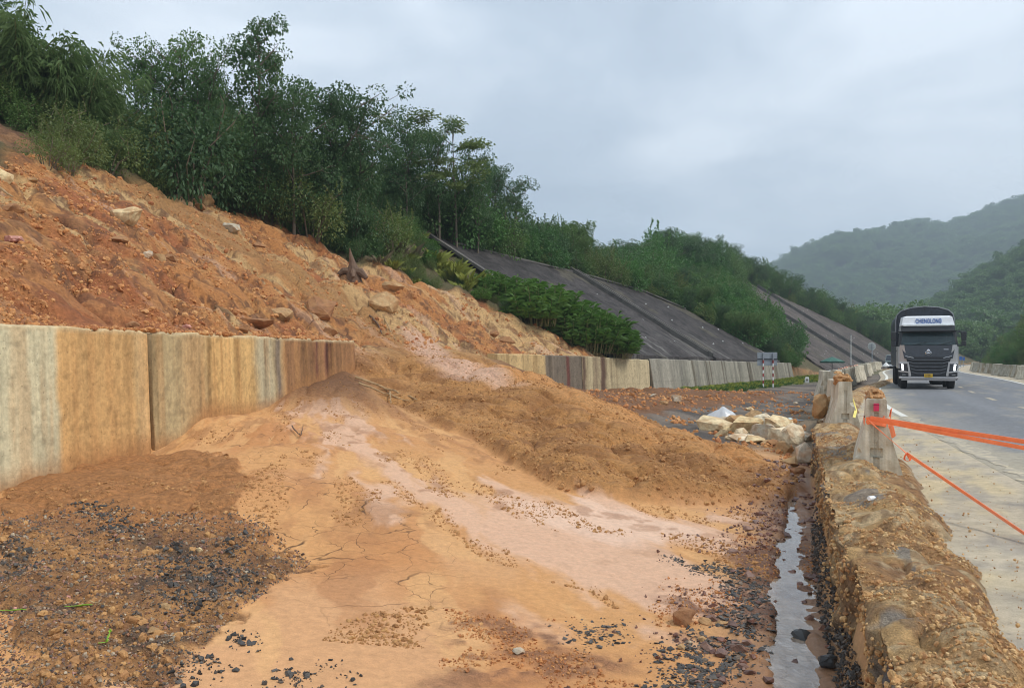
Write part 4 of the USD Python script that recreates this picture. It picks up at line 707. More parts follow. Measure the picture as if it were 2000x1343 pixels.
# crumbs stuck in the berm face, spill along the wall top, lumps on the mud fan
nf = nface * len(yy); k_ = rng.choice(nf, 9000); fv = bv.reshape(-1, 3)[k_]; fv = fv[(fv[:, 2] > -.35) & (fv[:, 1] < 16)]
scatter('berm_face_crumbs', [('clod', m, clod_tan, False) for m in cl_protos], fv + rng.normal(0, .012, fv.shape), rand_quats(rng, len(fv)), power(len(fv), .006, .035, 2.3), rng.integers(0, 4, len(fv)), 'crumbs and small stones stuck in the face of the berm', 'crumbs')
iw = np.searchsorted(WP[:, 1], rng.uniform(9.0, 20.2, 1500)); ow = rng.uniform(.0, .5, 1500) ** 1.0; pw = WP[iw] + WN[iw] * ow[:, None]; okw = fb(WS[iw], ow * 0, 1.6, 3, 421) + .3 * ow > .47; okw &= WP[iw, 1] > 10.45; pw, iw = pw[okw], iw[okw]; szw = power(len(pw), .012, .07, 2.1)
scatter('wall_top_spill', [('clod', m, clod_red, False) for m in cl_protos], np.c_[pw, wall_top(WP[iw, 1]) + .2 * szw], rand_quats(rng, len(pw)), szw, rng.integers(0, 4, len(pw)), 'soil clods spilled over the top edge of the stained wall', 'clods')
q = polar(5200, 380, 1560, 5.2, 19, lambda x, y: (ts(x, y)[1] < -.3) & (in_poly(lobe_poly, x, y) < -.05) & (ed(x, y)[0] > .5) & (in_poly(P_rough, x, y) < 0) & (fb(np.arctan2(x + 5.2, 22 - y) * 30, np.hypot(x + 5.2, 22 - y) * .8, 1.0, 4, 422) > .575) & (fb(x, y, .6, 3, 423) > .42))
strew('mud_lump_litter', [('clod', m) for m in cl_protos], clod_och, q, power(len(q), .005, .028, 2.5), .1, 'small brown lumps in trails over the mud fan', 'clods')
# red stones of the ditch stream: alike, one by one
st_src = []
for k in range(5):
    c = lib('ditch_stone'); obj('stone_body', stone(800 + k, (1, .8, .5), 16, .12, 1), stone_red, c, smooth=22); st_src.append(c)
q = np.concatenate([dq(.05, .95, 4.3, 9.5, 95), dq(-.02, .85, 9.5, 14.2, 110)])
for k, (x, y) in enumerate(q):
    e0 = float(ed(np.array([x]), np.array([y]))[0][0]); z = max(float(gh([x], [y])[0]), -.53 if rng.random() < .5 else -.60)
    if .16 < e0 < .5 and y < 6.8 and rng.random() < .6: continue
    copy_of(st_src[k % 5], 'ditch_stone', 'red-brown wet stone lying in the shallow ditch stream by the berm', 'stone', (x, y, z + .01), rng.uniform(0, 6), power(1, .024, .085, 2.0)[0], 'red-brown stones in the ditch stream', rng.uniform(-.3, .3), rng.uniform(-.3, .3))
# ---------------------------------------------------------------- sprayed concrete slopes
shot_m = M('sprayed_concrete', {'g': ('geometry', {}), 'a': ('attribute', {'attribute': 'tint'}), 'n': ('noise_texture', {'scale': 3.2, 'detail': 9.0, 'roughness': .72}), 'm': ('map_range', {'from_min': .3, 'from_max': .7, 'to_min': .42, 'to_max': 1.6}), 'c': ('vector_math', {'math_type': 'scale'}),
    'b': ('bump', {'distance': .10, 'strength': .9}), 'p': ('principled_bsdf', {'roughness': .9, 'specular_ior_level': .25})}, [('g.position', 'n.vector'), ('n.fac', 'm.value'), ('a.color', 'c.vector1'), ('m.result', 'c.scale'), ('c.vector', 'p.base_color'), ('n.fac', 'b.height'), ('b.normal', 'p.normal')])
def slab(ya, yb, top, seed, lift=.16, s0=.30, ny=160, ns=110, skew=0.0, base=(.050, .044, .042)):
    yw = np.linspace(ya, yb, ny); i = np.clip(np.searchsorted(WP[:, 1], yw), 0, len(WP) - 1); tp = np.interp(yw, *top)
    rows, tint = [], []
    for k in range(ns):
        s = s0 + (tp - s0) * k / (ns - 1); x, y = (WP[i] + WN[i] * s[:, None]).T
        z = hill(yw, s) + lift + .16 * (fb(x, y, .5, 4, seed) - .5) + .07 * (fb(x, y, 4, 3, seed + 1) - .5)
        rows.append(np.c_[x, y, z])
        wq = .8 * (fb(x, y, .45, 3, seed + 7) - .5); st = fb((WS[i] + wq) * .9, s * .22, 1.0, 5, seed + 2); st2 = fb((WS[i] + wq) * 2.1, s * .16, 1.0, 5, seed + 3)
        c = lerp(np.array(base) * .80, np.array(base) * 1.25, sst(.3, .7, .45 * st + .55 * fb(x, y, 1.1, 5, seed + 9))); c = lerp(c, np.array(base) * .45, .6 * sst(.56, .66, fb(x, y, 1.6, 5, seed + 11))); c = lerp(c, np.array([.19, .18, .165]), .6 * sst(.60, .76, st2) * sst(5.5, .8, s + 2 * (st - .5))); c = lerp(c, np.array([.085, .075, .055]), .8 * sst(.6, .7, fb(x, y, .5, 4, seed + 5)))
        tint.append(c)
    rows.append(rows[-1] + np.array([0, 0, -.5])); tint.append(tint[-1])
    rows.insert(0, rows[0] + np.array([0, 0, -.4])); tint.insert(0, tint[0])
    v = np.stack(rows, 0)
    for c0, c1 in ((0, None), (-1, None)): pass
    v = np.concatenate([v[:, :1] + [0, 0, -.45], v, v[:, -1:] + [0, 0, -.45]], 1); t = np.stack(tint, 0); t = np.concatenate([t[:, :1] * .6, t, t[:, -1:] * .6], 1)
    m = trimesh.Trimesh(v.reshape(-1, 3), grid_faces(*v.shape[:2]), process=False)
    if m.face_normals[len(m.faces) // 4, 2] < 0: m.faces = m.faces[:, ::-1]
    return m, t.reshape(-1, 3)
def on_slope(yw, s, lift=0.0):
    i = min(np.searchsorted(WP[:, 1], yw), len(WP) - 1); p = WP[i] + WN[i] * s; return np.array([p[0], p[1], float(hill(np.array([yw]), np.array([s]))[0]) + lift])
def kerb(yw0, yw1, s0, s1, w, h, lift=.1, n=40):
    P = np.array([on_slope(yw0 + (yw1 - yw0) * f, s0 + (s1 - s0) * f, lift) for f in np.linspace(0, 1, n)]); T = np.gradient(P, axis=0); N = np.cross(T, [0, 0, 1]); N /= np.linalg.norm(N, axis=1, keepdims=True)
    secs = [P - N * w / 2, P - N * w / 2 + [0, 0, h], P + N * w / 2 + [0, 0, h], P + N * w / 2, P - N * w / 2]
    v = np.stack(secs, 1); m = trimesh.Trimesh(v.reshape(-1, 3), grid_faces(*v.shape[:2]), process=False); return m
pale_c = pm('old_kerb_concrete', (.11, .10, .088), .9, var=.35, scale=2.0, bump=.02, bscale=14)
dark_c = pm('gutter_dark', (.035, .032, .030), .9, var=.3, scale=2.0)
white_p = pm('white_plastic_pipe', (.62, .62, .60), .5)
def pipes(spots, parent):
    ms = []
    for yw, s in spots:
        p = on_slope(yw, s, .12); m = trimesh.creation.cylinder(.05, .22, sections=8); m.apply_transform(trimesh.transformations.rotation_matrix(.9, [0, 1, 0])); m.apply_translation(p); ms.append(m)
    o = obj('weep_pipe', cat_(*ms), white_p, parent); tag(o, kind='stuff')
rv_ = np.random.default_rng(5)
sc1 = thing('concrete_slope', 'dark sprayed concrete slope above the grey retaining wall', 'concrete slope')
m, t = slab(35.35, 46.1, SC1_TOP, 501, .22); obj('slab', m, shot_m, sc1, smooth=30 if False else True, color=t)
m, t = slab(46.75, 57.2, SC1_TOP, 511, .20); obj('slab', m, shot_m, sc1, smooth=True, color=t)
obj('edge_kerb', kerb(35.25, 35.25, 2.0, 11.6, .28, .16, .22), pale_c, sc1); obj('gutter_wall', kerb(46.12, 46.12, .5, 9.6, .14, .42, .08), pale_c, sc1); obj('gutter_wall', kerb(46.75, 46.75, .5, 9.6, .14, .36, .08), pale_c, sc1); obj('gutter_bed', kerb(46.45, 46.45, .4, 9.7, .5, .05, .1), dark_c, sc1)
obj('top_kerb', cat_(*[kerb(a, b, np.interp(a, *SC1_TOP), np.interp(b, *SC1_TOP), .22, .10, .20, 8) for a, b in zip(SC1_TOP[0][1:-2], SC1_TOP[0][2:-1])]), pale_c, sc1)
pipes([(37 + 2.6 * i + rv_.uniform(-.5, .5), s + rv_.uniform(-.3, .3)) for s in (2.2, 4.4, 6.6) for i in range(8) if s < np.interp(37 + 2.6 * i, *SC1_TOP) - .4 and abs(37 + 2.6 * i - 46.4) > .6], sc1)
SC2_TOP = ([70.5, 74, 78, 83, 90, 96, 104, 112, 118], [1.5, 6.0, 10.0, 13.0, 16.6, 17.2, 15.2, 11.5, 8])
sc2 = thing('concrete_slope', 'brown-grey sprayed concrete slope on the far hill left of the road', 'concrete slope')
for a, b, sd_ in ((70.6, 87.6, 521), (88.2, 98.6, 531), (99.2, 118, 541)):
    m, t = slab(a, b, SC2_TOP, sd_, .20, base=(.085, .070, .062)); obj('slab', m, shot_m, sc2, smooth=True, color=t)
for y in (87.9, 98.9): obj('gutter_bed', kerb(y, y, .5, np.interp(y, *SC2_TOP), .7, .08, .1), dark_c, sc2); obj('gutter_wall', kerb(y + .45, y + .45, .5, np.interp(y, *SC2_TOP), .2, .5, .1), pale_c, sc2)
pipes([(79 + 3.6 * i + rv_.uniform(-.8, .8), s + rv_.uniform(-.4, .4)) for s in (3, 6, 9, 12) for i in range(9) if s < np.interp(79 + 3.6 * i, *SC2_TOP) - .5], sc2)

# ---------------------------------------------------------------- plants
def leaf_m(name, a, b, c, rough=.55):
    return M(name, {'g': ('geometry', {}), 'o': ('object_info', {}), 'ad': ('math', {'math_type': 'multiply_add', 'value2': .72}), 'ad2': ('math', {'math_type': 'multiply', 'value2': .28}), 'r': ('rgb_ramp', {'ramp': [(0, a), (.5, b), (.9, c), (1, tuple(x * 1.25 for x in c))]}),
        'p': ('principled_bsdf', {'roughness': rough, 'specular_ior_level': .35}), 't': ('translucent_bsdf', {}), 'h': ('hsv', {'value': 1.5, 'saturation': 1.1}), 'm': ('mix_closure', {'fac': .26})},
        [('g.random_per_island', 'ad.value1'), ('o.random', 'ad2.value1'), ('ad2.value', 'ad.value3'), ('ad.value', 'r.fac'), ('r.color', 'p.base_color'), ('r.color', 'h.color'), ('h.color', 't.color'), ('p.BSDF', 'm.closure1'), ('t.BSDF', 'm.closure2')], surface='m.closure')
L_dark = leaf_m('dark_leaf', (0.048, 0.096, 0.035), (0.086, 0.163, 0.049), (0.146, 0.255, 0.069)); L_mid = leaf_m('mid_leaf', (0.069, 0.133, 0.035), (0.134, 0.229, 0.057), (0.227, 0.351, 0.081)); L_oliv = leaf_m('olive_leaf', (0.107, 0.145, 0.042), (0.180, 0.238, 0.065), (0.280, 0.339, 0.097))
L_brt = leaf_m('bright_cane_leaf', (.07, .145, .03), (.14, .27, .045), (.26, .43, .085)); L_bam = leaf_m('bamboo_leaf', (0.093, 0.150, 0.049), (0.160, 0.238, 0.081), (0.320, 0.375, 0.144)); L_vine = leaf_m('vine_leaf', (0.058, 0.140, 0.035), (0.102, 0.217, 0.049), (0.165, 0.327, 0.072)); L_grass = leaf_m('grass_blade', (0.240, 0.267, 0.057), (0.400, 0.412, 0.086), (0.641, 0.558, 0.153)); L_dry = leaf_m('dry_grass_blade', (.16, .13, .075), (.24, .20, .12), (.32, .28, .18)); L_far = leaf_m('far_leaf', (0.079, 0.140, 0.046), (0.134, 0.212, 0.065), (0.213, 0.303, 0.091))
bark = pm('bark', (.13, .105, .075), .9, var=.35, scale=8, bump=.01, bscale=40); cane = pm('bamboo_cane', (.22, .21, .09), .6, var=.3, scale=4); twigm = pm('twig', (.16, .12, .08), .9, var=.3, scale=8)
def leaves(c, d, L, W, rg, droop=.25):
    n = len(c); d = d / (np.linalg.norm(d, axis=1, keepdims=True) + 1e-9); r = rg.normal(size=(n, 3)); sd_ = np.cross(d, r); sd_ /= np.linalg.norm(sd_, axis=1, keepdims=True) + 1e-9
    up_ = np.cross(sd_, d); up_ *= np.sign(up_[:, 2:3] + 1e-9); sd_ = np.cross(d, up_); L = np.broadcast_to(L, n)[:, None] * rg.uniform(.7, 1.25, (n, 1)); W = np.broadcast_to(W, n)[:, None] * rg.uniform(.8, 1.2, (n, 1))
    mid = c + d * L * .45; tip = c + d * L - np.array([0, 0, 1.0]) * L * droop
    v = np.stack([c, mid + sd_ * W / 2 + up_ * L * .05, tip, mid - sd_ * W / 2 + up_ * L * .05], 1).reshape(-1, 3)
    k = np.arange(n)[:, None] * 4; return trimesh.Trimesh(v, np.vstack([k + [0, 1, 2], k + [0, 2, 3]]), process=False)
def crown_tree(seed, H, R, base=.3, nl=11, nleaf=3600, L=.16, W=.085, cr=.42, shape='round', trunk=.09, up=.55, flat=.8):
    rg = np.random.default_rng(seed); tr = np.array([[0, 0, -.4], [rg.normal(0, .03) * H, rg.normal(0, .03) * H, H * .35], [rg.normal(0, .05) * H, rg.normal(0, .05) * H, H * .7], [rg.normal(0, .06) * H, rg.normal(0, .06) * H, H * .97]])
    tt = np.linspace(0, 1, 9); tp = np.stack([np.interp(tt, [0, .35, .7, 1], tr[:, k]) for k in range(3)], 1); tubes_ = [tube(tp, trunk * (1 - .85 * tt), 7)]; C, CR = [], []
    for k in range(nl):
        f = base + (1 - base) * (k + rg.uniform(0, .9)) / nl; p0 = np.array([np.interp(f, tt, tp[:, j]) for j in range(3)]); a = k * 2.4 + rg.uniform(-.5, .5)
        prof = {'round': math.sin(PI * min(1, .18 + .82 * (1 - f) / (1 - base) * .9)) ** .7, 'cone': 1.05 * (1 - f) / (1 - base) + .18, 'top': .35 + .65 * sst(base, .8, f) * (1 - .5 * sst(.85, 1, f)), 'wild': rg.uniform(.35, 1.1)}[shape]
        ln = R * prof * rg.uniform(.7, 1.15); dv = np.array([math.cos(a), math.sin(a), up * rg.uniform(.3, 1.3)]); pts = [p0 + dv * ln * q + np.array([0, 0, .12 * ln * q * q]) for q in (0, .35, .7, 1.0)]; tubes_.append(tube(pts, np.linspace(trunk * .42, trunk * .08, 4), 5))
        for q in np.linspace(.35, 1.05, 4):
            pc = p0 + dv * ln * q + rg.normal(0, .16 * R, 3) * [1, 1, flat]; C.append(pc); CR.append(cr * R * rg.uniform(.55, 1.1) * (.75 + .35 * (1 - q))); tubes_.append(tube([pts[2], (pts[2] + pc) / 2 + rg.normal(0, .03 * R, 3), pc], [trunk * .14, trunk * .1, trunk * .05], 4))
    C.append(tp[-1]); CR.append(cr * R * .7); C, CR = np.array(C), np.array(CR); i = rg.choice(len(C), nleaf, p=CR ** 2 / (CR ** 2).sum()); dr = rg.normal(size=(nleaf, 3)); dr /= np.linalg.norm(dr, axis=1, keepdims=True); rad = rg.uniform(.35, 1.0, nleaf) ** .45
    c = C[i] + dr * (CR[i] * rad)[:, None] * [1, 1, flat]; ok = c[:, 2] > .02 * H; c, dr = c[ok], dr[ok]
    return cat_(*tubes_), leaves(c, dr + np.array([0, 0, -.15]) + rg.normal(0, .45, dr.shape), L, W, rg)
def bush(seed, R, H, nb=13, nleaf=2600, L=.13, W=.07, lumpy=.5):
    rg = np.random.default_rng(seed); st = []; C, CR = [], []
    for k in range(nb):
        a, q = rg.uniform(0, 2 * PI), math.sqrt(rg.random()); p = np.array([math.cos(a) * R * q * .8, math.sin(a) * R * q * .8, H * rg.uniform(.22, .95) * (1 - .55 * q * q)]); C.append(p); CR.append(R * rg.uniform(.28, .52)); st.append(tube([np.array([p[0] * .25, p[1] * .25, -.3]), p * [.6, .6, .55], p], [.028, .018, .008], 4))
    C, CR = np.array(C), np.array(CR); i = rg.choice(nb, nleaf, p=CR ** 2 / (CR ** 2).sum()); dr = rg.normal(size=(nleaf, 3)); dr /= np.linalg.norm(dr, axis=1, keepdims=True); c = C[i] + dr * (CR[i] * rg.uniform(.5, 1.12, nleaf))[:, None]; dr = dr[c[:, 2] > -.25]; c = c[c[:, 2] > -.25]
    # shoots that break the outline
    for k in range(nb):
        p = C[k] + np.array([rg.normal(0, .25), rg.normal(0, .25), CR[k] * .8]); tip = p + np.array([rg.normal(0, .25), rg.normal(0, .25), rg.uniform(.35, .9)]) * R * .5; st.append(tube([C[k], p, tip], [.012, .01, .004], 4)); f = rg.uniform(0, 1.05, 26)[:, None]; c = np.vstack([c, p + (tip - p) * f]); dr = np.vstack([dr, rg.normal(0, .8, (26, 3)) + [0, 0, .3]])
    return cat_(*st), leaves(c, dr + rg.normal(0, .4, dr.shape), L, W, rg)
def bamboo(seed, H, n=22, R=1.3, nl=85, L=.30, W=.036, lean=(0, 0), droop=.45):
    rg = np.random.default_rng(seed); st, c, d = [], [], []
    for k in range(n):
        a, q = rg.uniform(0, 2 * PI), rg.random(); b = np.array([math.cos(a) * q * .4, math.sin(a) * q * .4, -.2]); h = H * rg.uniform(.55, 1.05); out = np.array([math.cos(a) + lean[0], math.sin(a) + lean[1], 0]) * R * rg.uniform(.4, 1.15)
        f = np.linspace(0, 1, 9)[:, None]; P = b + np.array([0, 0, h]) * (f - .22 * f ** 3) + out * f ** 2.2; st.append(tube(P, np.linspace(.026, .006, 9), 5))
        g = rg.uniform(.30, 1.0, nl); pp = np.stack([np.interp(g, f[:, 0], P[:, j]) for j in range(3)], 1); br = rg.normal(0, 1, (nl, 3)); br[:, 2] = br[:, 2] * .4 + .1; br /= np.linalg.norm(br, axis=1, keepdims=True); pp = pp + br * rg.uniform(.05, .5, (nl, 1)) * (.5 + .3 * H / 4)
        c.append(pp); d.append(br * .8 + out / (np.linalg.norm(out) + 1e-6) * .35 + [0, 0, -.45])
    c, d = np.vstack(c), np.vstack(d); rep = 3; c = np.repeat(c, rep, 0) + rg.normal(0, .07, (len(c) * rep, 3)); d = np.repeat(d, rep, 0) + rg.normal(0, .45, (len(d) * rep, 3))
    return cat_(*st), leaves(c, d, L, W, rg, droop)
def canes(seed, R, H, n=70, L=.42, W=.06):
    rg = np.random.default_rng(seed); st, c, d = [], [], []
    for k in range(n):
        a, q = rg.uniform(0, 2 * PI), math.sqrt(rg.random()); b = np.array([math.cos(a) * q * R * .75, math.sin(a) * q * R * .75, -.2]); h = H * rg.uniform(.5, 1.1) * (1 - .35 * q * q); tip = b + np.array([math.cos(a) * .35 * R * q, math.sin(a) * .35 * R * q, h]); st.append(tube([b, (b + tip) / 2 + rg.normal(0, .04, 3), tip], [.012, .010, .005], 4))
        f = rg.uniform(.35, 1.0, 22)[:, None]; c.append(b + (tip - b) * f); aa = rg.uniform(0, 2 * PI, 22); d.append(np.stack([np.cos(aa), np.sin(aa), rg.uniform(.2, 1.3, 22)], 1))
    return cat_(*st), leaves(np.vstack(c), np.vstack(d), L, W, rg, .38)
def tuft(seed, n=90, H=.5, R=.25, W=.014):
    rg = np.random.default_rng(seed); H = H * rg.uniform(.35, 1.05, n); a = rg.uniform(0, 2 * PI, n); q = np.sqrt(rg.random(n)) * R; c = np.stack([np.cos(a) * q, np.sin(a) * q, np.full(n, -.04)], 1); a2 = a + rg.normal(0, .7, n); return leaves(c, np.stack([np.cos(a2) * .5, np.sin(a2) * .5, rg.uniform(.6, 1.4, n)], 1), H, W, rg, .35)
def feathery(seed, H, R):
    rg = np.random.default_rng(seed); tp = np.array([[0, 0, -.3], [.1, .05, H * .4], [.25, .1, H * .7], [.5, .1, H]]); st = [tube(tp, [.06, .045, .03, .012], 6)]; c, d = [], []
    for k in range(12):
        f = rg.uniform(.45, 1); p0 = np.array([np.interp(f, [0, .4, .7, 1], tp[:, j]) for j in range(3)]); a = rg.uniform(0, 2 * PI); tip = p0 + np.array([math.cos(a), math.sin(a), rg.uniform(.1, .6)]) * R * rg.uniform(.5, 1); st.append(tube([p0, (p0 + tip) / 2 + [0, 0, .1], tip], [.018, .012, .005], 4))
        for g in np.linspace(.55, 1, 5):
            q = p0 + (tip - p0) * g; n = 46; ang = rg.uniform(0, 2 * PI, n); rad = rg.uniform(0, .42, n); c.append(q + np.stack([np.cos(ang) * rad, np.sin(ang) * rad, rg.normal(0, .03, n)], 1)); d.append(np.stack([np.cos(ang), np.sin(ang), rg.normal(0, .15, n)], 1))
    return cat_(*st), leaves(np.vstack(c), np.vstack(d), .12, .05, rg, .1)
PL = {}
def plant(key, pair, lm, stem_name='stem', leaf_name='foliage', sm=bark):
    c = lib(key); obj(stem_name, pair[0], sm, c, smooth=True); obj(leaf_name, pair[1], lm, c); PL.setdefault(key, []).append(c)
for k in range(3): plant('broadleaf_tree', crown_tree(900 + k, 5.0, 1.9, .22, 15, 9000, .115, .075, .40), L_dark if k else L_mid, 'trunk', 'crown')
for k in range(2): plant('slender_tree', crown_tree(920 + k, 7.0, 1.7, .28, 20, 4600, .125, .075, .27, 'cone', .085, .75), L_mid if k else L_dark, 'trunk', 'crown')
for k in range(2): plant('spreading_tree', crown_tree(930 + k, 5.0, 2.2, .4, 12, 5600, .115, .075, .33, 'top', .10, .7, .55), L_dark, 'trunk', 'crown')
for k in range(4): plant('shrub', bush(940 + k, 1.35, 1.9, 16, 4200, .10, .058), (L_mid, L_dark, L_oliv, L_mid)[k], 'stem', 'foliage', twigm)
for k in range(2): plant('olive_shrub', bush(950 + k, 1.2, 1.9, 16, 3000, .085, .05), L_oliv, 'stem', 'foliage', twigm)
for k in range(3): plant('vine_mound', bush(960 + k, 1.7, 2.4, 20, 5600, .13, .10), L_vine if k < 2 else L_mid, 'stem', 'foliage', twigm)
for k in range(3): plant('bamboo_clump', bamboo(970 + k, 4.6, 20, 1.6, 70), L_bam, 'culm', 'foliage', cane)
for k in range(2): plant('cane_bush', canes(980 + k, 1.3, 1.9, 150, .42, .05), L_brt, 'cane', 'foliage', cane)
plant('feathery_tree', feathery(990, 3.4, 1.5), L_oliv, 'trunk', 'crown'); plant('wild_grass', (tube([[0, 0, -.1], [0, 0, .1], [.02, 0, .3]], [.006, .006, .003], 3), tuft(991, 120, 1.15, .42, .015)), L_grass, 'stalk', 'blade', cane); plant('dry_grass', (tube([[0, 0, -.1], [0, 0, .1], [.02, 0, .3]], [.006, .006, .003], 3), tuft(992, 90, 1.0, .36, .012)), L_dry, 'stalk', 'blade', cane)
NATH = dict(broadleaf_tree=5.6, slender_tree=7.4, spreading_tree=5.6, shrub=2.3, olive_shrub=2.2, vine_mound=2.9, bamboo_clump=4.2, cane_bush=1.95, feathery_tree=3.7, wild_grass=1.15, dry_grass=1.0)
CATN = dict(broadleaf_tree='tree', slender_tree='tree', spreading_tree='tree', shrub='shrub', olive_shrub='shrub', vine_mound='vine thicket', bamboo_clump='bamboo', cane_bush='cane bush', feathery_tree='tree', wild_grass='grass tuft', dry_grass='grass tuft')
rp_ = np.random.default_rng(31); cnt_ = {}
def grow(key, p, h, label, group=None, var=None, wide=1.0):
    n = cnt_.get(key, 0); cnt_[key] = n + 1; src = PL[key][n % len(PL[key]) if var is None else var]; k = h / NATH[key]
    return copy_of(src, key, label, CATN[key], p, rp_.uniform(0, 6.28), (k * wide, k * wide, k), group)
# trees one can tell apart against the sky: (u of the trunk, v of its top, distance, height, kind, variant, label, width)
sky_trees = [
 (35, -25, 25.0, 3.6, 'bamboo_clump', 0, 'bamboo at the top left corner with drooping leaves', 1.2), (112, 18, 25.5, 3.0, 'bamboo_clump', 1, 'bamboo clump hanging over the brown scarp at the top left', 1.2), (-40, -40, 26, 4.2, 'broadleaf_tree', 1, 'dark tree cut by the left border behind the bamboo', 1.1), (160, 60, 26, 3.6, 'bamboo_clump', 2, 'lower bamboo at the right end of the top left clump', 1.0),
 (292, 95, 30, 3.2, 'broadleaf_tree', 1, 'small dark tree left of the double-topped tree', .9), (352, 56, 30, 4.6, 'broadleaf_tree', 0, 'double-topped green tree in the skyline left of the tallest tree', .95), (372, 130, 28.5, 3.4, 'shrub', 1, 'very dark rounded tree crown below the double-topped tree', 1.0), (412, 112, 30, 3.4, 'spreading_tree', 1, 'thin-leaved tree just left of the tallest tree', .8),
 (492, 14, 31, 6.6, 'slender_tree', 0, 'tallest slender tree in the skyline with an open crown', 1.05), (540, 92, 32, 4.6, 'slender_tree', 1, 'shorter open-crowned tree right of the tallest tree', 1.0), (575, 165, 31, 3.4, 'broadleaf_tree', 2, 'bushy tree right below the tallest tree', 1.05), (655, 160, 33, 4.8, 'broadleaf_tree', 1, 'broad dark tree in the middle of the left skyline', 1.15), (700, 195, 34, 4.0, 'spreading_tree', 0, 'leaning tree right of the broad dark tree', 1.0),
 (795, 228, 39, 4.6, 'broadleaf_tree', 2, 'rounded tree under the thin reddish twigs', 1.0), (812, 232, 40, 3.6, 'feathery_tree', None, 'pale feathery tree with reddish twigs above the rounded tree', 1.2), (858, 262, 41, 3.6, 'spreading_tree', 1, 'small tree left of the pale feathery tree', .9), (893, 248, 42, 4.4, 'feathery_tree', None, 'bare pale feathery tree standing out of the skyline', 1.0), (932, 290, 43, 4.6, 'broadleaf_tree', 1, 'vine-covered tree on the skyline right of the feathery tree', .8), (965, 318, 46, 3.0, 'broadleaf_tree', 2, 'small tree right of the vine-covered tree', 1.0),
 (1008, 342, 47, 4.4, 'spreading_tree', 0, 'flat-topped tree that ends the dark skyline above the concrete slope', .95), (1048, 410, 51, 2.6, 'shrub', 1, 'shrub on the skyline right of the flat-topped tree', 1.1), (1080, 425, 54, 2.4, 'shrub', 0, 'low shrub on the descending skyline', 1.2), (1112, 452, 62, 3.0, 'broadleaf_tree', 1, 'hazy tree in the dip of the skyline', 1.1), (1140, 462, 66, 3.0, 'broadleaf_tree', 2, 'second hazy tree in the dip of the skyline', 1.1), (1165, 478, 68, 2.6, 'shrub', 2, 'shrub at the left of the dark tree group on the far hill', 1.3),
 (1195, 475, 74, 4.4, 'spreading_tree', 0, 'dark spreading tree at the left foot of the far hill top', 1.25), (1228, 470, 76, 4.6, 'spreading_tree', 1, 'dark spreading tree with gaps of sky next to the vine column', 1.25), (1272, 446, 80, 7.5, 'vine_mound', 1, 'tall tree wrapped in vines like a column on the far hill', .62), (1304, 444, 82, 7.0, 'slender_tree', 0, 'highest pointed tree on the far hill', 1.25), (1325, 452, 83, 6.0, 'vine_mound', 0, 'vine-covered tree right of the pointed tree on the far hill', .95), (1352, 464, 84, 5.5, 'broadleaf_tree', 1, 'rounded tree on the crest of the far hill', 1.2), (1392, 470, 88, 4.5, 'broadleaf_tree', 2, 'tree at the right end of the far hill crest', 1.2), (1376, 480, 86, 4.5, 'vine_mound', 1, 'vine mound under the right end of the far hill crest', 1.1)]
for u, v, d, h, key, var, lab, wd in sky_trees:
    p = ray(u, v, d); base = p[2] - h; g0 = float(gh([p[0]], [p[1]])[0])
    if base > g0 - .15: h = h + (base - g0 + .15)          # the trunk reaches the ground
    grow(key, (p[0], p[1], p[2] - h), h, lab, None, var, wd * (h and min(1.35, max(.75, (p[2] - base) / h))))
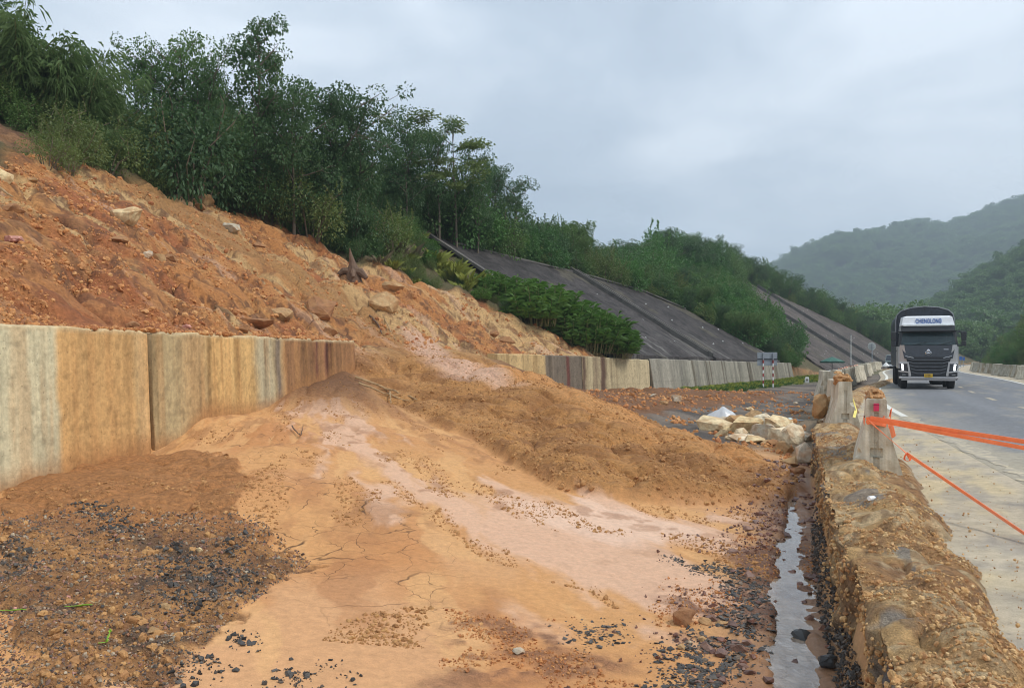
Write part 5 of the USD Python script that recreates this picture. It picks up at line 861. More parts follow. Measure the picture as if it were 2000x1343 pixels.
# bushes and clumps picked out on the slope: (u, v of the foot, height in the photograph, kind, label)
spots = [(1010, 600, 82, 'cane_bush', 'bright green cane bush between the slide and the concrete slope, upper left one'), (1055, 628, 88, 'cane_bush', 'bright green cane bush in the middle of the row beside the concrete slope'), (1105, 655, 84, 'cane_bush', 'bright green cane bush below the middle one beside the concrete slope'), (1150, 680, 92, 'cane_bush', 'dense green cane bush above the stained wall'), (1192, 692, 75, 'cane_bush', 'darker cane bush at the lower right end above the stained wall'),
 (960, 575, 60, 'cane_bush', 'yellowish cane bush at the upper end of the bright row'), (880, 545, 58, 'wild_grass', 'yellow-green grass tuft at the edge of the slide'), (840, 520, 60, 'wild_grass', 'tall grass tuft left of the yellowish cane bush'), (915, 560, 60, 'wild_grass', 'grass tuft between the slide edge and the concrete slope'), (770, 500, 58, 'dry_grass', 'dry straw-coloured grass at the upper edge of the slide'), (735, 498, 50, 'wild_grass', 'grass tuft beside the tree stump'), (800, 505, 50, 'dry_grass', 'second dry grass tuft at the upper edge of the slide'), (790, 470, 60, 'shrub', 'green shrub above the dry grass'), (700, 480, 70, 'bamboo_clump', 'pale-leaved bamboo at the slide edge above the stump'), (625, 440, 120, 'bamboo_clump', 'bamboo with pale drooping leaves beside the dark hollow'), (560, 420, 130, 'bamboo_clump', 'bamboo in the dark hollow above the slide'), (455, 385, 110, 'bamboo_clump', 'bamboo with yellowish leaves above the row of boulders'),
 (520, 424, 120, 'shrub', 'leafy shrub left of the bamboo hollow above the slide'), (500, 416, 110, 'olive_shrub', 'olive shrub right of the row of boulders'), (572, 446, 150, 'shrub', 'tall leafy shrub in front of a bare trunk above the slide'), (610, 462, 130, 'olive_shrub', 'olive shrub right of the bare trunk above the slide'), (868, 470, 140, 'shrub', 'tall shrub under the thin trunks above the dark concrete slope'), (905, 478, 130, 'vine_mound', 'creeper bush under the thin trunks above the dark concrete slope'), (948, 490, 120, 'shrub', 'broad shrub right of the thin trunks above the dark concrete slope'), (680, 482, 120, 'shrub', 'shrub above the tree stump'), (740, 488, 110, 'olive_shrub', 'olive shrub right of the tree stump at the edge of the thicket'), (595, 452, 100, 'shrub', 'shrub at the slide edge beside the pale-leaved bamboo'), (650, 474, 90, 'shrub', 'shrub at the slide edge right of the pale-leaved bamboo'), (545, 436, 80, 'olive_shrub', 'low olive shrub in front of the dark hollow'), (92, 320, 95, 'olive_shrub', 'bright olive bush near the left border above the slide'), (130, 325, 130, 'olive_shrub', 'olive shrub left of the long thicket above the slide'), (200, 330, 130, 'olive_shrub', 'olive shrub in the left of the long thicket above the slide'), (270, 340, 140, 'olive_shrub', 'olive shrub in the middle of the long thicket above the slide'), (340, 360, 140, 'olive_shrub', 'olive shrub right of the middle of the long thicket'), (400, 375, 150, 'olive_shrub', 'olive shrub at the right end of the long thicket'), (835, 452, 75, 'shrub', 'shrub at the upper left corner of the dark concrete slope'), (885, 468, 75, 'shrub', 'shrub above the top edge of the dark concrete slope, left part'), (940, 486, 75, 'vine_mound', 'creeper bush above the top edge of the dark concrete slope'), (990, 494, 70, 'shrub', 'shrub above the top edge of the dark concrete slope, right of the creeper bush')]
for u, v, hp, key, lab in spots:
    h = hitg(u, v)
    if h is None: continue
    grow(key, h - [0, 0, .05], hp / FOC * h[1] * (rp_.uniform(.82, 1.12) if key == 'cane_bush' else 1.0), lab, None, None, 1.15 if key == 'cane_bush' else 1.0)
# the thicket that covers the rest of the slope, plant by plant
SCAR = np.array([(8, 8.5), (8, 17), (17.0, 17), (19.2, 13.8), (20.8, 10.8), (20.3, 9.2)])
def veg_ok(yw, s):
    if yw < 36.0 and s < np.interp(yw, *BARE) + .35: return False
    if 29.0 < yw < 35.4 and s < 11.0 - (yw < 31) * 2: return False
    if 35 < yw < 57.5 and s < np.interp(yw, *SC1_TOP) + .5: return False
    if in_poly(SCAR, np.array([yw]), np.array([s]))[0] > -.5: return False
    if 57.5 < yw < 70 and s < .4: return False
    # far slope: creepers cover its lower left half
    if 70 < yw < 118 and s < np.interp(yw, *SC2_TOP) + .3 and yw > np.interp(s, [0, 5, 11, 17], [62, 64, 69, 76]): return False
    if 61 < yw < 71 and s < 17 and yw > np.interp(s, [0, 5, 11, 17], [62, 64, 69, 76]): return False
    return True
zone = dict(A=('dark shrub in the thicket on the slope above the bare slide', 'shrubs above the slide'), B=('green plant on the slope between the slide and the sprayed concrete', 'plants above the sprayed concrete'), C=('vine-covered bush between the two concrete slopes', 'creepers between the concrete slopes'), D=('small tree along the crest of the far hill behind the second concrete slope', 'trees on the crest of the far hill'))
nveg = 0
KIND = dict(shrub='leafy green shrub', olive_shrub='small-leaved olive shrub', vine_mound='bush covered by creepers', broadleaf_tree='small broadleaf tree', bamboo_clump='drooping bamboo clump', spreading_tree='small spreading tree')
def wild(n, y0, y1, s1f, keys, zn, hr, seed):
    global nveg
    rg = np.random.default_rng(seed); made, placed = 0, []
    for _ in range(n * 40):
        if made >= n: break
        yw = rg.uniform(y0, y1); s = rg.uniform(0, s1f(yw))
        if not veg_ok(yw, s): continue
        i = min(np.searchsorted(WP[:, 1], yw), len(WP) - 1); p = WP[i] + WN[i] * s; h = rg.uniform(*hr) * np.interp(s, [0, 3], [.55, 1])
        if any((p[0] - q[0]) ** 2 + (p[1] - q[1]) ** 2 < (.27 * (h + q[2])) ** 2 * .9 for q in placed): continue
        placed.append((p[0], p[1], h)); key = keys[rg.integers(0, len(keys))]
        near_edge = yw < 35 and s < np.interp(yw, *BARE) + 1.3
        kd = KIND[key]; wh = dict(A='in the thicket above the bare slide', B='on the hill above the dark concrete slope', C='between the two concrete slopes', D='along the crest above the far concrete slope')[zn]
        hq = '' if zn in 'D' else (', low on the slope' if s < 9 else (', half way up' if s < 14 else ', high near the crest'))
        grow(key, (p[0], p[1], float(gh([p[0]], [p[1]])[0]) - .08), h * (.75 if near_edge else 1.0) * (1.5 if key == 'bamboo_clump' else 1), f'{kd} {wh}{hq}', f'{CATN[key]}s {wh}{hq}'); made += 1
    nveg += made
wild(150, 15, 28.5, lambda y: np.interp(y, *BARE) + 6.5, ['olive_shrub', 'shrub', 'shrub', 'olive_shrub', 'bamboo_clump', 'shrub'], 'A', (1.3, 2.4), 61)
wild(105, 27, 58, lambda y: np.interp(y, [27, 34, 42, 48, 58], [18, 21, 17, 13.5, 12]), ['shrub', 'shrub', 'vine_mound', 'broadleaf_tree', 'shrub', 'bamboo_clump'], 'B', (1.5, 2.9), 62)
wild(130, 56, 96, lambda y: np.interp(y, [56, 64, 78, 96], [14, 16, 20, 26]), ['vine_mound', 'vine_mound', 'shrub', 'vine_mound', 'broadleaf_tree'], 'C', (1.9, 3.6), 63)
wild(60, 88, 128, lambda y: np.interp(y, [88, 100, 128], [27, 22, 15]), ['broadleaf_tree', 'shrub', 'spreading_tree'], 'D', (2.2, 4.2), 64)
# low growth on the strip between the slide and the concrete slope
rg = np.random.default_rng(65); kk = 0
while kk < 110:
    yw = rg.uniform(28.8, 35.1); s = rg.uniform(np.interp(yw, *BARE) + .2, 10.8)
    if s < np.interp(yw, *BARE) + .2: continue
    i = np.searchsorted(WP[:, 1], yw); p = WP[i] + WN[i] * s; key = ['wild_grass', 'olive_shrub', 'shrub', 'wild_grass', 'dry_grass', 'olive_shrub', 'cane_bush'][kk % 7]
    grow(key, (p[0], p[1], float(gh([p[0]], [p[1]])[0]) - .05), rg.uniform(.45, .95), {'wild_grass': 'yellow-green grass tuft', 'shrub': 'knee-high green shrub', 'olive_shrub': 'knee-high olive shrub', 'dry_grass': 'straw-coloured grass tuft', 'cane_bush': 'low leafy cane plant'}[key] + ' on the strip between the slide and the dark concrete slope', CATN[key] + 's on the strip beside the concrete slope'); kk += 1
# undergrowth that nobody could count
ug = []
rg = np.random.default_rng(66)
while len(ug) < 2600:
    yw = 13 * math.exp(rg.uniform(0, math.log(10))); s = rg.uniform(0, 24)
    if veg_ok(yw, s): i = min(np.searchsorted(WP[:, 1], yw), len(WP) - 1); p = WP[i] + WN[i] * s; ug.append((p[0], p[1], yw))
ug = np.array(ug); uz = gh(ug[:, 0], ug[:, 1]); usz = rg.uniform(.55, 1.15, len(ug)) * np.interp(ug[:, 2], [13, 40, 120], [.7, 1.0, 1.5])
scatter('undergrowth', [('leaf_mass', bush(1000 + k, .8, .9, 9, 700, .11, .065)[1], (L_mid, L_dark, L_oliv)[k], False) for k in range(3)], np.c_[ug[:, :2], uz - .05], rand_quats(rg, len(ug), .15), usz, rg.integers(0, 3, len(ug)), 'leafy undergrowth covering the hill between the shrubs', 'undergrowth')
# grass verge at the foot of the grey wall
gp = []
while len(gp) < 1500:
    yw = rg.uniform(41, 70); s = -abs(rg.normal(0, .9)) - .25
    if s > -2.8: i = min(np.searchsorted(WP[:, 1], yw), len(WP) - 1); gp.append(WP[i] + WN[i] * s)
gp = np.array(gp)
scatter('verge_grass', [('blade', tuft(1010 + k, 60, .34, .22, .02), (L_grass, L_mid)[k], False) for k in range(2)], np.c_[gp, gh(gp[:, 0], gp[:, 1]) - .02], rand_quats(rg, len(gp), .1), rg.uniform(.6, 1.3, len(gp)), rg.integers(0, 2, len(gp)), 'short yellow-green grass along the foot of the grey wall', 'grass')
# ---------------------------------------------------------------- concrete barriers
from shapely.geometry import Polygon
bar_m = M('barrier_concrete', {'co': ('texture_coordinate', {}), 'o': ('object_info', {}), 'ov': ('vector_math', {'math_type': 'scale', 'scale': 37.0}), 'ad': ('vector_math', {'math_type': 'add'}), 'cx': ('combine_xyz', {}), 'n': ('noise_texture', {'scale': 3.0, 'detail': 8.0, 'roughness': .65}), 'r': ('rgb_ramp', {'ramp': [(.32, (.36, .285, .19)), (.5, (.53, .475, .36)), (.68, (.64, .60, .49))]}),
    'mp': ('mapping', {'scale': (6, 6, .6)}), 'n3': ('noise_texture', {'scale': 2.0, 'detail': 4.0}), 'm3': ('map_range', {'from_min': .4, 'from_max': .65, 'to_min': 1.05, 'to_max': .72}), 'sc': ('vector_math', {'math_type': 'scale'}), 'tn': ('map_range', {'to_min': .62, 'to_max': 1.15}), 'sc2': ('vector_math', {'math_type': 'scale'}),
    'n2': ('noise_texture', {'scale': 40.0, 'detail': 5.0}), 'b': ('bump', {'distance': .008}), 'p': ('principled_bsdf', {'roughness': .85})},
    [('o.random', 'cx.x'), ('o.random', 'cx.y'), ('cx.vector', 'ov.vector1'), ('co.object', 'ad.vector1'), ('ov.vector', 'ad.vector2'), ('ad.vector', 'n.vector'), ('n.fac', 'r.fac'), ('ad.vector', 'mp.vector'), ('mp.vector', 'n3.vector'), ('n3.fac', 'm3.value'), ('r.color', 'sc.vector1'), ('m3.result', 'sc.scale'), ('o.random', 'tn.value'), ('sc.vector', 'sc2.vector1'), ('tn.result', 'sc2.scale'), ('sc2.vector', 'p.base_color'), ('co.object', 'n2.vector'), ('n2.fac', 'b.height'), ('b.normal', 'p.normal')])
def barrier_mesh(Ln=2.0, recess=True, chip=0, seed=0):
    prof = [(-.285, 0), (.285, 0), (.285, .05), (.15, .53), (.13, .61), (.112, .92), (.10, .94), (-.10, .94), (-.112, .92), (-.13, .61), (-.15, .53), (-.285, .05)]
    b = manifold3d.Manifold(manifold3d.Mesh(*(lambda m: (np.asarray(m.vertices, np.float32), np.asarray(m.faces, np.uint32)))(trimesh.creation.extrude_polygon(Polygon(prof), Ln, engine='earcut'))))
    b = b.rotate((90, 0, 0)).translate((0, Ln, 0))
    cu = lambda x0, x1, y0, y1, z0, z1: manifold3d.Manifold.cube((x1 - x0, y1 - y0, z1 - z0)).translate((x0, y0, z0))
    if recess: b = b - cu(-.07, .07, -.1, .035, .24, .35) - cu(-.025, .025, -.1, .014, .35, .78) - cu(-.035, .035, -.1, .02, -.1, .24) - cu(-.10, .10, Ln - .05, Ln + .1, .26, .40)
    for y0 in (Ln * .22, Ln * .68): b = b - cu(-.4, .4, y0, y0 + .2, -.1, .07)
    if chip:
        r = np.random.default_rng(seed)
        for _ in range(chip):
            y, sx, z = r.choice([0, Ln]) if r.random() < .5 else r.uniform(0, Ln), r.choice([-1, 1]), r.uniform(.2, .94); b = b - manifold3d.Manifold.sphere(r.uniform(.04, .09), 7).translate((sx * np.interp(z, [0, .53, .94], [.29, .15, .11]) * 1.05, y, z))
    return man(b)
BAR = []
for k in range(3):
    c = lib('concrete_barrier'); obj('body', barrier_mesh(2.0, True, (0, 4, 7)[k], k), bar_m, c); BAR.append(c)
head = lambda T: -math.atan2(T[0], T[1])
red_r = pm('red_reflector', (.62, .03, .10), .35, var=.1); orange_m = pm('orange_ribbon', (.92, .22, .085), .42, var=.12, scale=9); fade_m = pm('faded_ribbon', (.62, .30, .20), .6, var=.25, scale=4); yel_m = pm('yellow_ribbon', (.75, .62, .14), .5)
mudcap = lambda sd, w=.20, l=.8, h=.13: (lambda m: m)(trimesh.Trimesh(np.array(trimesh.creation.icosphere(3).vertices) * (1 + .55 * (meshkit.fbm(np.array(trimesh.creation.icosphere(3).vertices) * 2.3 + sd, 4, sd) - .45) * 1.6)[:, None] * [w / 2, l / 2, h], trimesh.creation.icosphere(3).faces, process=False))
# the near one, with its reflector and a cap of soil
def barrier_one(p, rz, label, k, refl=True, cap=None, yaw=0):
    t = thing('concrete_barrier', label, 'barrier', p, rz)
    obj('body', barrier_mesh(2.0, True, (1, 9, 3, 5)[k], 20 + k), bar_m, t)
    if refl:
        r = obj('reflector', rbox(-.030, .030, -.012, .003, .795, .885, .004), red_r, t)
        obj('reflector_band', box(-.031, .031, -.0135, -.0125, .862, .874), pm('reflector_dark', (.32, .01, .05), .4), r)
    if cap:
        m = mudcap(60 + k, *cap[:3]); m.apply_translation([cap[3], cap[4], .95]); obj('soil_cap', m, clod_och, t)
    return t
T0 = np.array([.36, .933])
b1 = barrier_one((4.36, 9.62, .06), head(np.array([.40, .92])), 'nearest pale concrete barrier with orange ribbon tied around it', 0, True, (.22, .95, .09, -.01, .55))
b2 = barrier_one((6.22, 15.0, .10), head(np.array([.27, .96])), 'dirty concrete barrier with broken mud-covered top behind the nearest one', 1, False, (.30, .9, .13, 0, .5))
b3 = barrier_one((9.7, 24.0, .06), head(np.array([.42, .91])), 'pale concrete barrier with a red reflector behind the dirty barrier', 2, True, (.22, .9, .06, 0, .6))
b4 = barrier_one((10.25, 26.2, .10), head(np.array([.30, .95])), 'darker concrete barrier just behind the one with the red reflector', 3, False, None)
rb = np.random.default_rng(8); kb = 0
ks = s_at(31.5)
while ks < s_at(104):
    i = np.searchsorted(ES, ks); y = EP[i, 1]; off = np.interp(y, [31, 45, 70, 104], [-1.35, -1.5, -1.35, -1.2]) + rb.normal(0, .05); p = EP[i] + EN[i] * off; gap = np.interp(y, [31, 60, 75, 104], [2.1, 2.15, 3.2, 5.0])
    copy_of(BAR[kb % 3], 'concrete_barrier', 'grey concrete barrier in the row along the left edge of the road', 'barrier', (p[0], p[1], .0 + rb.uniform(-.02, .03)), head(ET[i]) + rb.normal(0, .05 if y < 60 else .25), 1.0, 'barriers along the left edge of the road', 0, rb.normal(0, .02)); ks += gap; kb += 1
ks = 0
y = 37.0
while y < 100:
    i = np.searchsorted(EP[:, 1], y); p = EP[i] + EN[i] * (RW + 1.5 + rb.normal(0, .12)); copy_of(BAR[kb % 3], 'concrete_barrier', 'dirty concrete barrier along the far right edge of the road', 'barrier', (p[0], p[1], -.02), head(ET[i]) + rb.normal(0, .16), 1.0, 'barriers along the right edge of the road', 0, rb.normal(0, .03)); y += rb.uniform(1.8, 3.0) * (1.0 if y < 62 else 1.3); kb += 1
# ---------------------------------------------------------------- ribbons
def ribbon(pts, w, tw0=0.0, tw1=2.0, n=90, th=.0025, sag=0.0, up=(0, 0, 1)):
    P = np.asarray(pts, float); d = np.r_[0, np.cumsum(np.linalg.norm(np.diff(P, axis=0), axis=1))]; tt = np.linspace(0, d[-1], n); C = np.stack([np.interp(tt, d, P[:, k]) for k in range(3)], 1); f = tt / d[-1]; C[:, 2] -= sag * 4 * f * (1 - f)
    T = np.gradient(C, axis=0); T /= np.linalg.norm(T, axis=1, keepdims=True); S = np.cross(T, up); S /= np.linalg.norm(S, axis=1, keepdims=True); U = np.cross(S, T); a = tw0 + (tw1 - tw0) * f; W = np.cos(a)[:, None] * U + np.sin(a)[:, None] * S; N = np.cross(T, W)
    w = np.broadcast_to(w, n)[:, None]; secs = [C + W * w / 2 + N * th, C + N * (th + w * .05), C - W * w / 2 + N * th, C - W * w / 2 - N * th, C - N * (th - w * .05), C + W * w / 2 - N * th]; secs.append(secs[0]); v = np.stack(secs, 1); return trimesh.Trimesh(v.reshape(-1, 3), grid_faces(*v.shape[:2]), process=False)
at = lambda u, v, d: ray(u, v, d)
A0 = at(1696, 817, 9.5)
rt = thing('orange_ribbon', 'broad orange ribbon stretched from the nearest barrier out of the right side of the photo', 'ribbon')
for k, (u0, v0, u1, v1, w) in enumerate(((1700, 816, 2000, 862, .050), (1700, 818, 2000, 872, .045))):
    e1 = at(u1, v1, 8.3); A_ = at(u0, v0, 9.5); obj('strand', ribbon([A_, e1, e1 + (e1 - A_) * .9], w, .15 + .2 * k, .5 - .5 * k, sag=.0 + .012 * k), orange_m, rt)
rt2 = thing('orange_ribbon', 'thin orange ribbon with a knot running down across the shoulder to the right', 'ribbon')
kn = at(1772, 886, 8.6); e2 = at(2000, 1041, 6.6); obj('strand', ribbon([at(1697, 822, 9.5), kn], .026, .3, 1.2), orange_m, rt2); obj('strand', ribbon([kn, e2, e2 + (e2 - kn) * .7], .042, .2, .6, sag=.0), orange_m, rt2)
th_ = np.linspace(0, 2 * PI * 1.6, 40); obj('knot', cat_(ribbon(np.c_[kn[0] + .030 * np.cos(th_), kn[1] + .012 * np.sin(th_ * 2), kn[2] - .035 + .04 * np.sin(th_)], .018, 0, 3, 60), ribbon([kn, kn + [.02, -.02, -.07], kn + [.035, -.01, -.04], kn + [.02, .0, 0]], .02, 0, 2, 40)), orange_m, rt2)
wrap = [];
for zz, a in ((.70, 0), (.665, .5)):
    q = np.array([(-.07, -.02), (.06, -.025), (.135, .02), (.13, .5), (.125, 1.0), (.0, 1.02), (-.135, .6), (-.135, .02), (-.07, -.02)]); cr, sr = math.cos(head(np.array([.40, .92]))), math.sin(head(np.array([.40, .92]))); wrap.append(ribbon(np.c_[4.36 + q[:, 0] * cr - q[:, 1] * sr, 9.62 + q[:, 0] * sr + q[:, 1] * cr, .06 + zz - .04 * np.sin(np.linspace(0, PI, 9)) * (1 + a)], .05, 0, .2, 120))
q0 = np.array([4.36, 9.62, .06]); loc = lambda x, y, z: np.array([q0[0] + x * cr - y * sr, q0[1] + x * sr + y * cr, q0[2] + z])
wrap.append(ribbon([loc(.07, -.02, .72), loc(.16, .15, .60), loc(.20, .35, .46), loc(.165, .42, .62)], .055, .3, 1.0, 60)); wrap.append(ribbon([loc(.165, .42, .66), loc(.175, .46, .80), loc(.16, .5, .70)], .05, .2, .8, 40))
obj('loop', cat_(*wrap), orange_m, rt)
for (ya, yb, lab, m_, o_) in ((33, 41, 'faded pinkish ribbon on top of the nearer barriers of the row', fade_m, -1.35), (41.5, 52, 'faded pinkish ribbon hanging along the middle barriers of the row', fade_m, -1.48)):
    P = [];
    for y in np.linspace(ya, yb, 9): i = np.searchsorted(EP[:, 1], y); p = EP[i] + EN[i] * o_; P.append([p[0], p[1], 1.0 - .05 * (len(P) % 2)])
    tag(obj('faded_ribbon', ribbon(P, .075, .3, 2.4, 120), m_), lab, 'ribbon')
tag(obj('yellow_ribbon', ribbon([at(1662, 768, 15.6), at(1667, 780, 15.3), at(1672, 800, 15.0), at(1668, 815, 14.6)], .05, .2, 1.2, 50), yel_m), 'yellow ribbon hanging right of the dirty barrier', 'ribbon'); tag(obj('orange_scrap', ribbon([at(1657, 760, 15.6), at(1661, 768, 15.5), at(1658, 778, 15.4)], .06, .2, 1.0, 30), orange_m), 'scrap of orange ribbon on the dirty barrier', 'ribbon')
tag(obj('yellow_ribbon', ribbon([at(1632, 752, 23.6), at(1631, 775, 23.6)], .06, .2, .6, 20), yel_m), 'yellow-green ribbon hanging on the barrier with the reflector', 'ribbon')

# ---------------------------------------------------------------- truck
def lathe(prof, n=40):
    a = np.linspace(0, 2 * PI, n, endpoint=False); P = np.asarray(prof, float); v = np.stack([np.stack([P[:, 1] * 0 + P[:, 0], P[:, 1] * np.cos(t), P[:, 1] * np.sin(t)], 1) for t in a], 0)
    k = len(P); f = []
    for i in range(n):
        for j in range(k - 1): a0, a1, b0, b1 = i * k + j, i * k + j + 1, ((i + 1) % n) * k + j, ((i + 1) % n) * k + j + 1; f += [[a0, b0, a1], [a1, b0, b1]]
    m = trimesh.Trimesh(v.reshape(-1, 3), f, process=False); m.fix_normals(); return m
silver = pm('silver_paint', (.46, .44, .43), .32, .55, var=.05, coat=.4); blk = pm('black_gloss', (.012, .014, .02), .22, var=.2, coat=.5); blk2 = pm('black_plastic', (.022, .023, .026), .5, var=.2); tyre_m = pm('tyre_rubber', (.022, .022, .022), .85, bump=.004, bscale=30); rim_m = pm('wheel_rim', (.20, .20, .20), .5, .5); white_g = pm('white_gloss', (.76, .77, .79), .3, var=.04); blue_t = pm('blue_lettering', (.06, .13, .36), .5); chrome = pm('chrome', (.7, .7, .72), .15, 1.0, var=.03); plate_y = pm('yellow_plate', (.72, .45, .03), .5, var=.05); dkgl = pm('dark_plate_print', (.10, .06, .02), .6)
tarp_m = pm('black_tarpaulin', (.020, .024, .034), .42, var=.35, scale=2.5, bump=.02, bscale=7); glass_m = M('windscreen_glass', {'p': ('principled_bsdf', {'base_color': (.02, .035, .038), 'roughness': .05, 'alpha': .45})}, [])
led = M('lit_headlamp', {'e': ('emission', {'color': (.9, .96, 1.0), 'strength': 2.2})}, [], surface='e.emission'); cabin_m = pm('cabin_lining', (.10, .11, .11), .8)
TH = -math.atan2(.40, .917)
tk = thing('truck', 'oncoming silver and black lorry with a black arched tarpaulin and white roof fairing', 'truck', (18.95, 36.6, .03), TH)
def quadprism(front, back):
    return hullm(np.vstack([front, back]))
# cab
cabm = cat_(quadprism([(-1.22, .10, .95), (1.22, .10, .95), (1.22, .10, 1.95), (-1.22, .10, 1.95)], [(-1.24, 2.2, .95), (1.24, 2.2, .95), (1.24, 2.2, 1.98), (-1.24, 2.2, 1.98)]), quadprism([(-1.12, .36, 2.62), (1.12, .36, 2.62), (-1.05, .5, 2.95), (1.05, .5, 2.95)], [(-1.16, 2.2, 2.62), (1.16, 2.2, 2.62), (-1.1, 2.2, 3.0), (1.1, 2.2, 3.0)]))
obj('cab', cabm, silver, tk)
for sx in (-1, 1):
    obj('corner_panel', quadprism([(sx * .86, -.02, 1.15), (sx * 1.17, .05, 1.15), (sx * .98, .0, 2.02), (sx * 1.16, .07, 2.02)], [(sx * .86, .12, 1.15), (sx * 1.235, .3, 1.15), (sx * .98, .16, 2.02), (sx * 1.225, .32, 2.02)]), silver, tk)
    obj('pillar', quadprism([(sx * 1.10, .07, 1.98), (sx * 1.20, .09, 1.98), (sx * 1.02, .34, 2.66), (sx * 1.12, .36, 2.66)], [(sx * 1.10, .3, 1.98), (sx * 1.235, .3, 1.98), (sx * 1.02, .5, 2.66), (sx * 1.165, .5, 2.66)]), blk2, tk)
    dr = obj('door', quadprism([(sx * 1.236, .42, 1.0), (sx * 1.246, .42, 1.0), (sx * 1.236, .42, 1.95), (sx * 1.246, .42, 1.95)], [(sx * 1.236, 1.5, 1.0), (sx * 1.246, 1.5, 1.0), (sx * 1.236, 1.5, 1.95), (sx * 1.246, 1.5, 1.95)]), silver, tk)
    obj('handle', box(min(sx * 1.246, sx * 1.275), max(sx * 1.246, sx * 1.275), 1.3, 1.45, 1.75, 1.79), blk2, dr)
    mi = obj('mirror', cat_(rbox(*sorted((sx * 1.33, sx * 1.53)), .02, .17, 2.22, 2.62, .03), rbox(*sorted((sx * 1.34, sx * 1.52)), .03, .16, 1.98, 2.20, .03)), blk2, tk)
    obj('mirror_arm', cat_(cyl((sx * 1.1, .36, 2.66), (sx * 1.42, .1, 2.60), .022, 8), cyl((sx * 1.16, .26, 1.98), (sx * 1.42, .1, 2.0), .022, 8)), blk2, mi); obj('mirror_glass', box(*sorted((sx * 1.35, sx * 1.51)), .171, .176, 2.26, 2.58), chrome, mi)
    hl = obj('headlight', quadprism([(sx * .78, -.13, .80), (sx * 1.15, -.07, .84), (sx * .86, -.11, 1.16), (sx * 1.17, -.05, 1.16)], [(sx * .78, .03, .80), (sx * 1.15, .05, .84), (sx * .86, .03, 1.16), (sx * 1.17, .06, 1.16)]), blk, tk)
    obj('lamp', cat_(*[rbox(*sorted((sx * (1.0 + .008 * q), sx * (1.085 + .01 * q))), -.135 + .012 * q, -.09 + .01 * q, .86 + .075 * q, .915 + .075 * q, .012) for q in range(4)]), led, hl)
    bz = obj('headlight_surround', cat_(quadprism([(sx * .80, -.145, 1.17), (sx * 1.18, -.07, 1.17), (sx * .80, -.14, 1.25), (sx * 1.19, -.05, 1.25)], [(sx * .80, .05, 1.17), (sx * 1.2, .1, 1.17), (sx * .80, .05, 1.25), (sx * 1.21, .1, 1.25)]), quadprism([(sx * .70, -.16, .62), (sx * .80, -.15, .60), (sx * .80, -.145, 1.2), (sx * .86, -.14, 1.2)], [(sx * .70, .02, .62), (sx * .80, .02, .60), (sx * .80, .02, 1.2), (sx * .86, .02, 1.2)]), quadprism([(sx * .76, -.16, .74), (sx * 1.21, -.06, .80), (sx * .78, -.155, .80), (sx * 1.21, -.055, .86)], [(sx * .76, .02, .74), (sx * 1.22, .1, .80), (sx * .78, .02, .80), (sx * 1.22, .1, .86)])), silver, tk)
    fl_ = obj('fog_lamp_recess', quadprism([(sx * .84, -.135, .585), (sx * 1.13, -.09, .58), (sx * .82, -.14, .73), (sx * 1.17, -.075, .77)], [(sx * .84, .02, .585), (sx * 1.13, .05, .58), (sx * .82, .02, .73), (sx * 1.17, .05, .77)]), blk2, tk); obj('fog_lamp', rbox(*sorted((sx * .93, sx * 1.08)), -.15, -.08, .63, .69, .015), rim_m, fl_)
fp = obj('front_panel', quadprism([(-.98, -.06, 1.40), (.98, -.06, 1.40), (-1.10, .06, 2.0), (1.10, .06, 2.0)], [(-.98, .1, 1.40), (.98, .1, 1.40), (-1.10, .2, 2.0), (1.10, .2, 2.0)]), blk, tk)
em = obj('emblem', cat_(lathe([(-.012, .13), (.012, .13), (.02, .105), (-.02, .105), (-.012, .13)], 28).apply_transform(trimesh.transformations.rotation_matrix(PI / 2, [0, 0, 1])).apply_transform(np.diag([1, 1, .72, 1])).apply_translation([0, -.07, 1.66]), trimesh.creation.icosphere(2).apply_transform(np.diag([.062, .02, .062, 1])).apply_translation([0, -.075, 1.765]), trimesh.creation.icosphere(2).apply_transform(np.diag([.085, .015, .038, 1])).apply_translation([0, -.07, 1.655])), chrome, tk)
for tri_ in [quadprism([(sx * .94, -.10, 1.50), (sx * .60, -.115, 1.42), (sx * .94, -.10, 1.525), (sx * .60, -.115, 1.445)], [(sx * .94, -.04, 1.50), (sx * .60, -.04, 1.42), (sx * .94, -.04, 1.525), (sx * .60, -.04, 1.445)]) for sx in (-1, 1)] + [box(.62, .82, -.06, -.045, 1.80, 1.83)]: obj('trim', tri_, chrome, tk)
obj('grille', quadprism([(-.70, -.10, .56), (.70, -.10, .56), (-.92, -.08, 1.48), (.92, -.08, 1.48)], [(-.70, .1, .56), (.70, .1, .56), (-.92, .1, 1.48), (.92, .1, 1.48)]), blk2, tk)
for q in range(5):
    z0 = .70 + .155 * q; w = .68 + .045 * q; obj('grille_slat', cat_(box(-w + .22, w - .22, -.150, -.09, z0, z0 + .045), *[quadprism([(sx * (w - .22), -.15, z0), (sx * (w - .22), -.15, z0 + .045), (sx * w, -.13, z0 + .07), (sx * w, -.13, z0 + .115)], [(sx * (w - .22), -.09, z0), (sx * (w - .22), -.09, z0 + .045), (sx * w, -.08, z0 + .07), (sx * w, -.08, z0 + .115)]) for sx in (-1, 1)]), pm('slat_edge', (.10, .105, .115), .3) if q == 0 else UsdShade.Material.Get(stage, '/World/Looks/slat_edge'), tk)
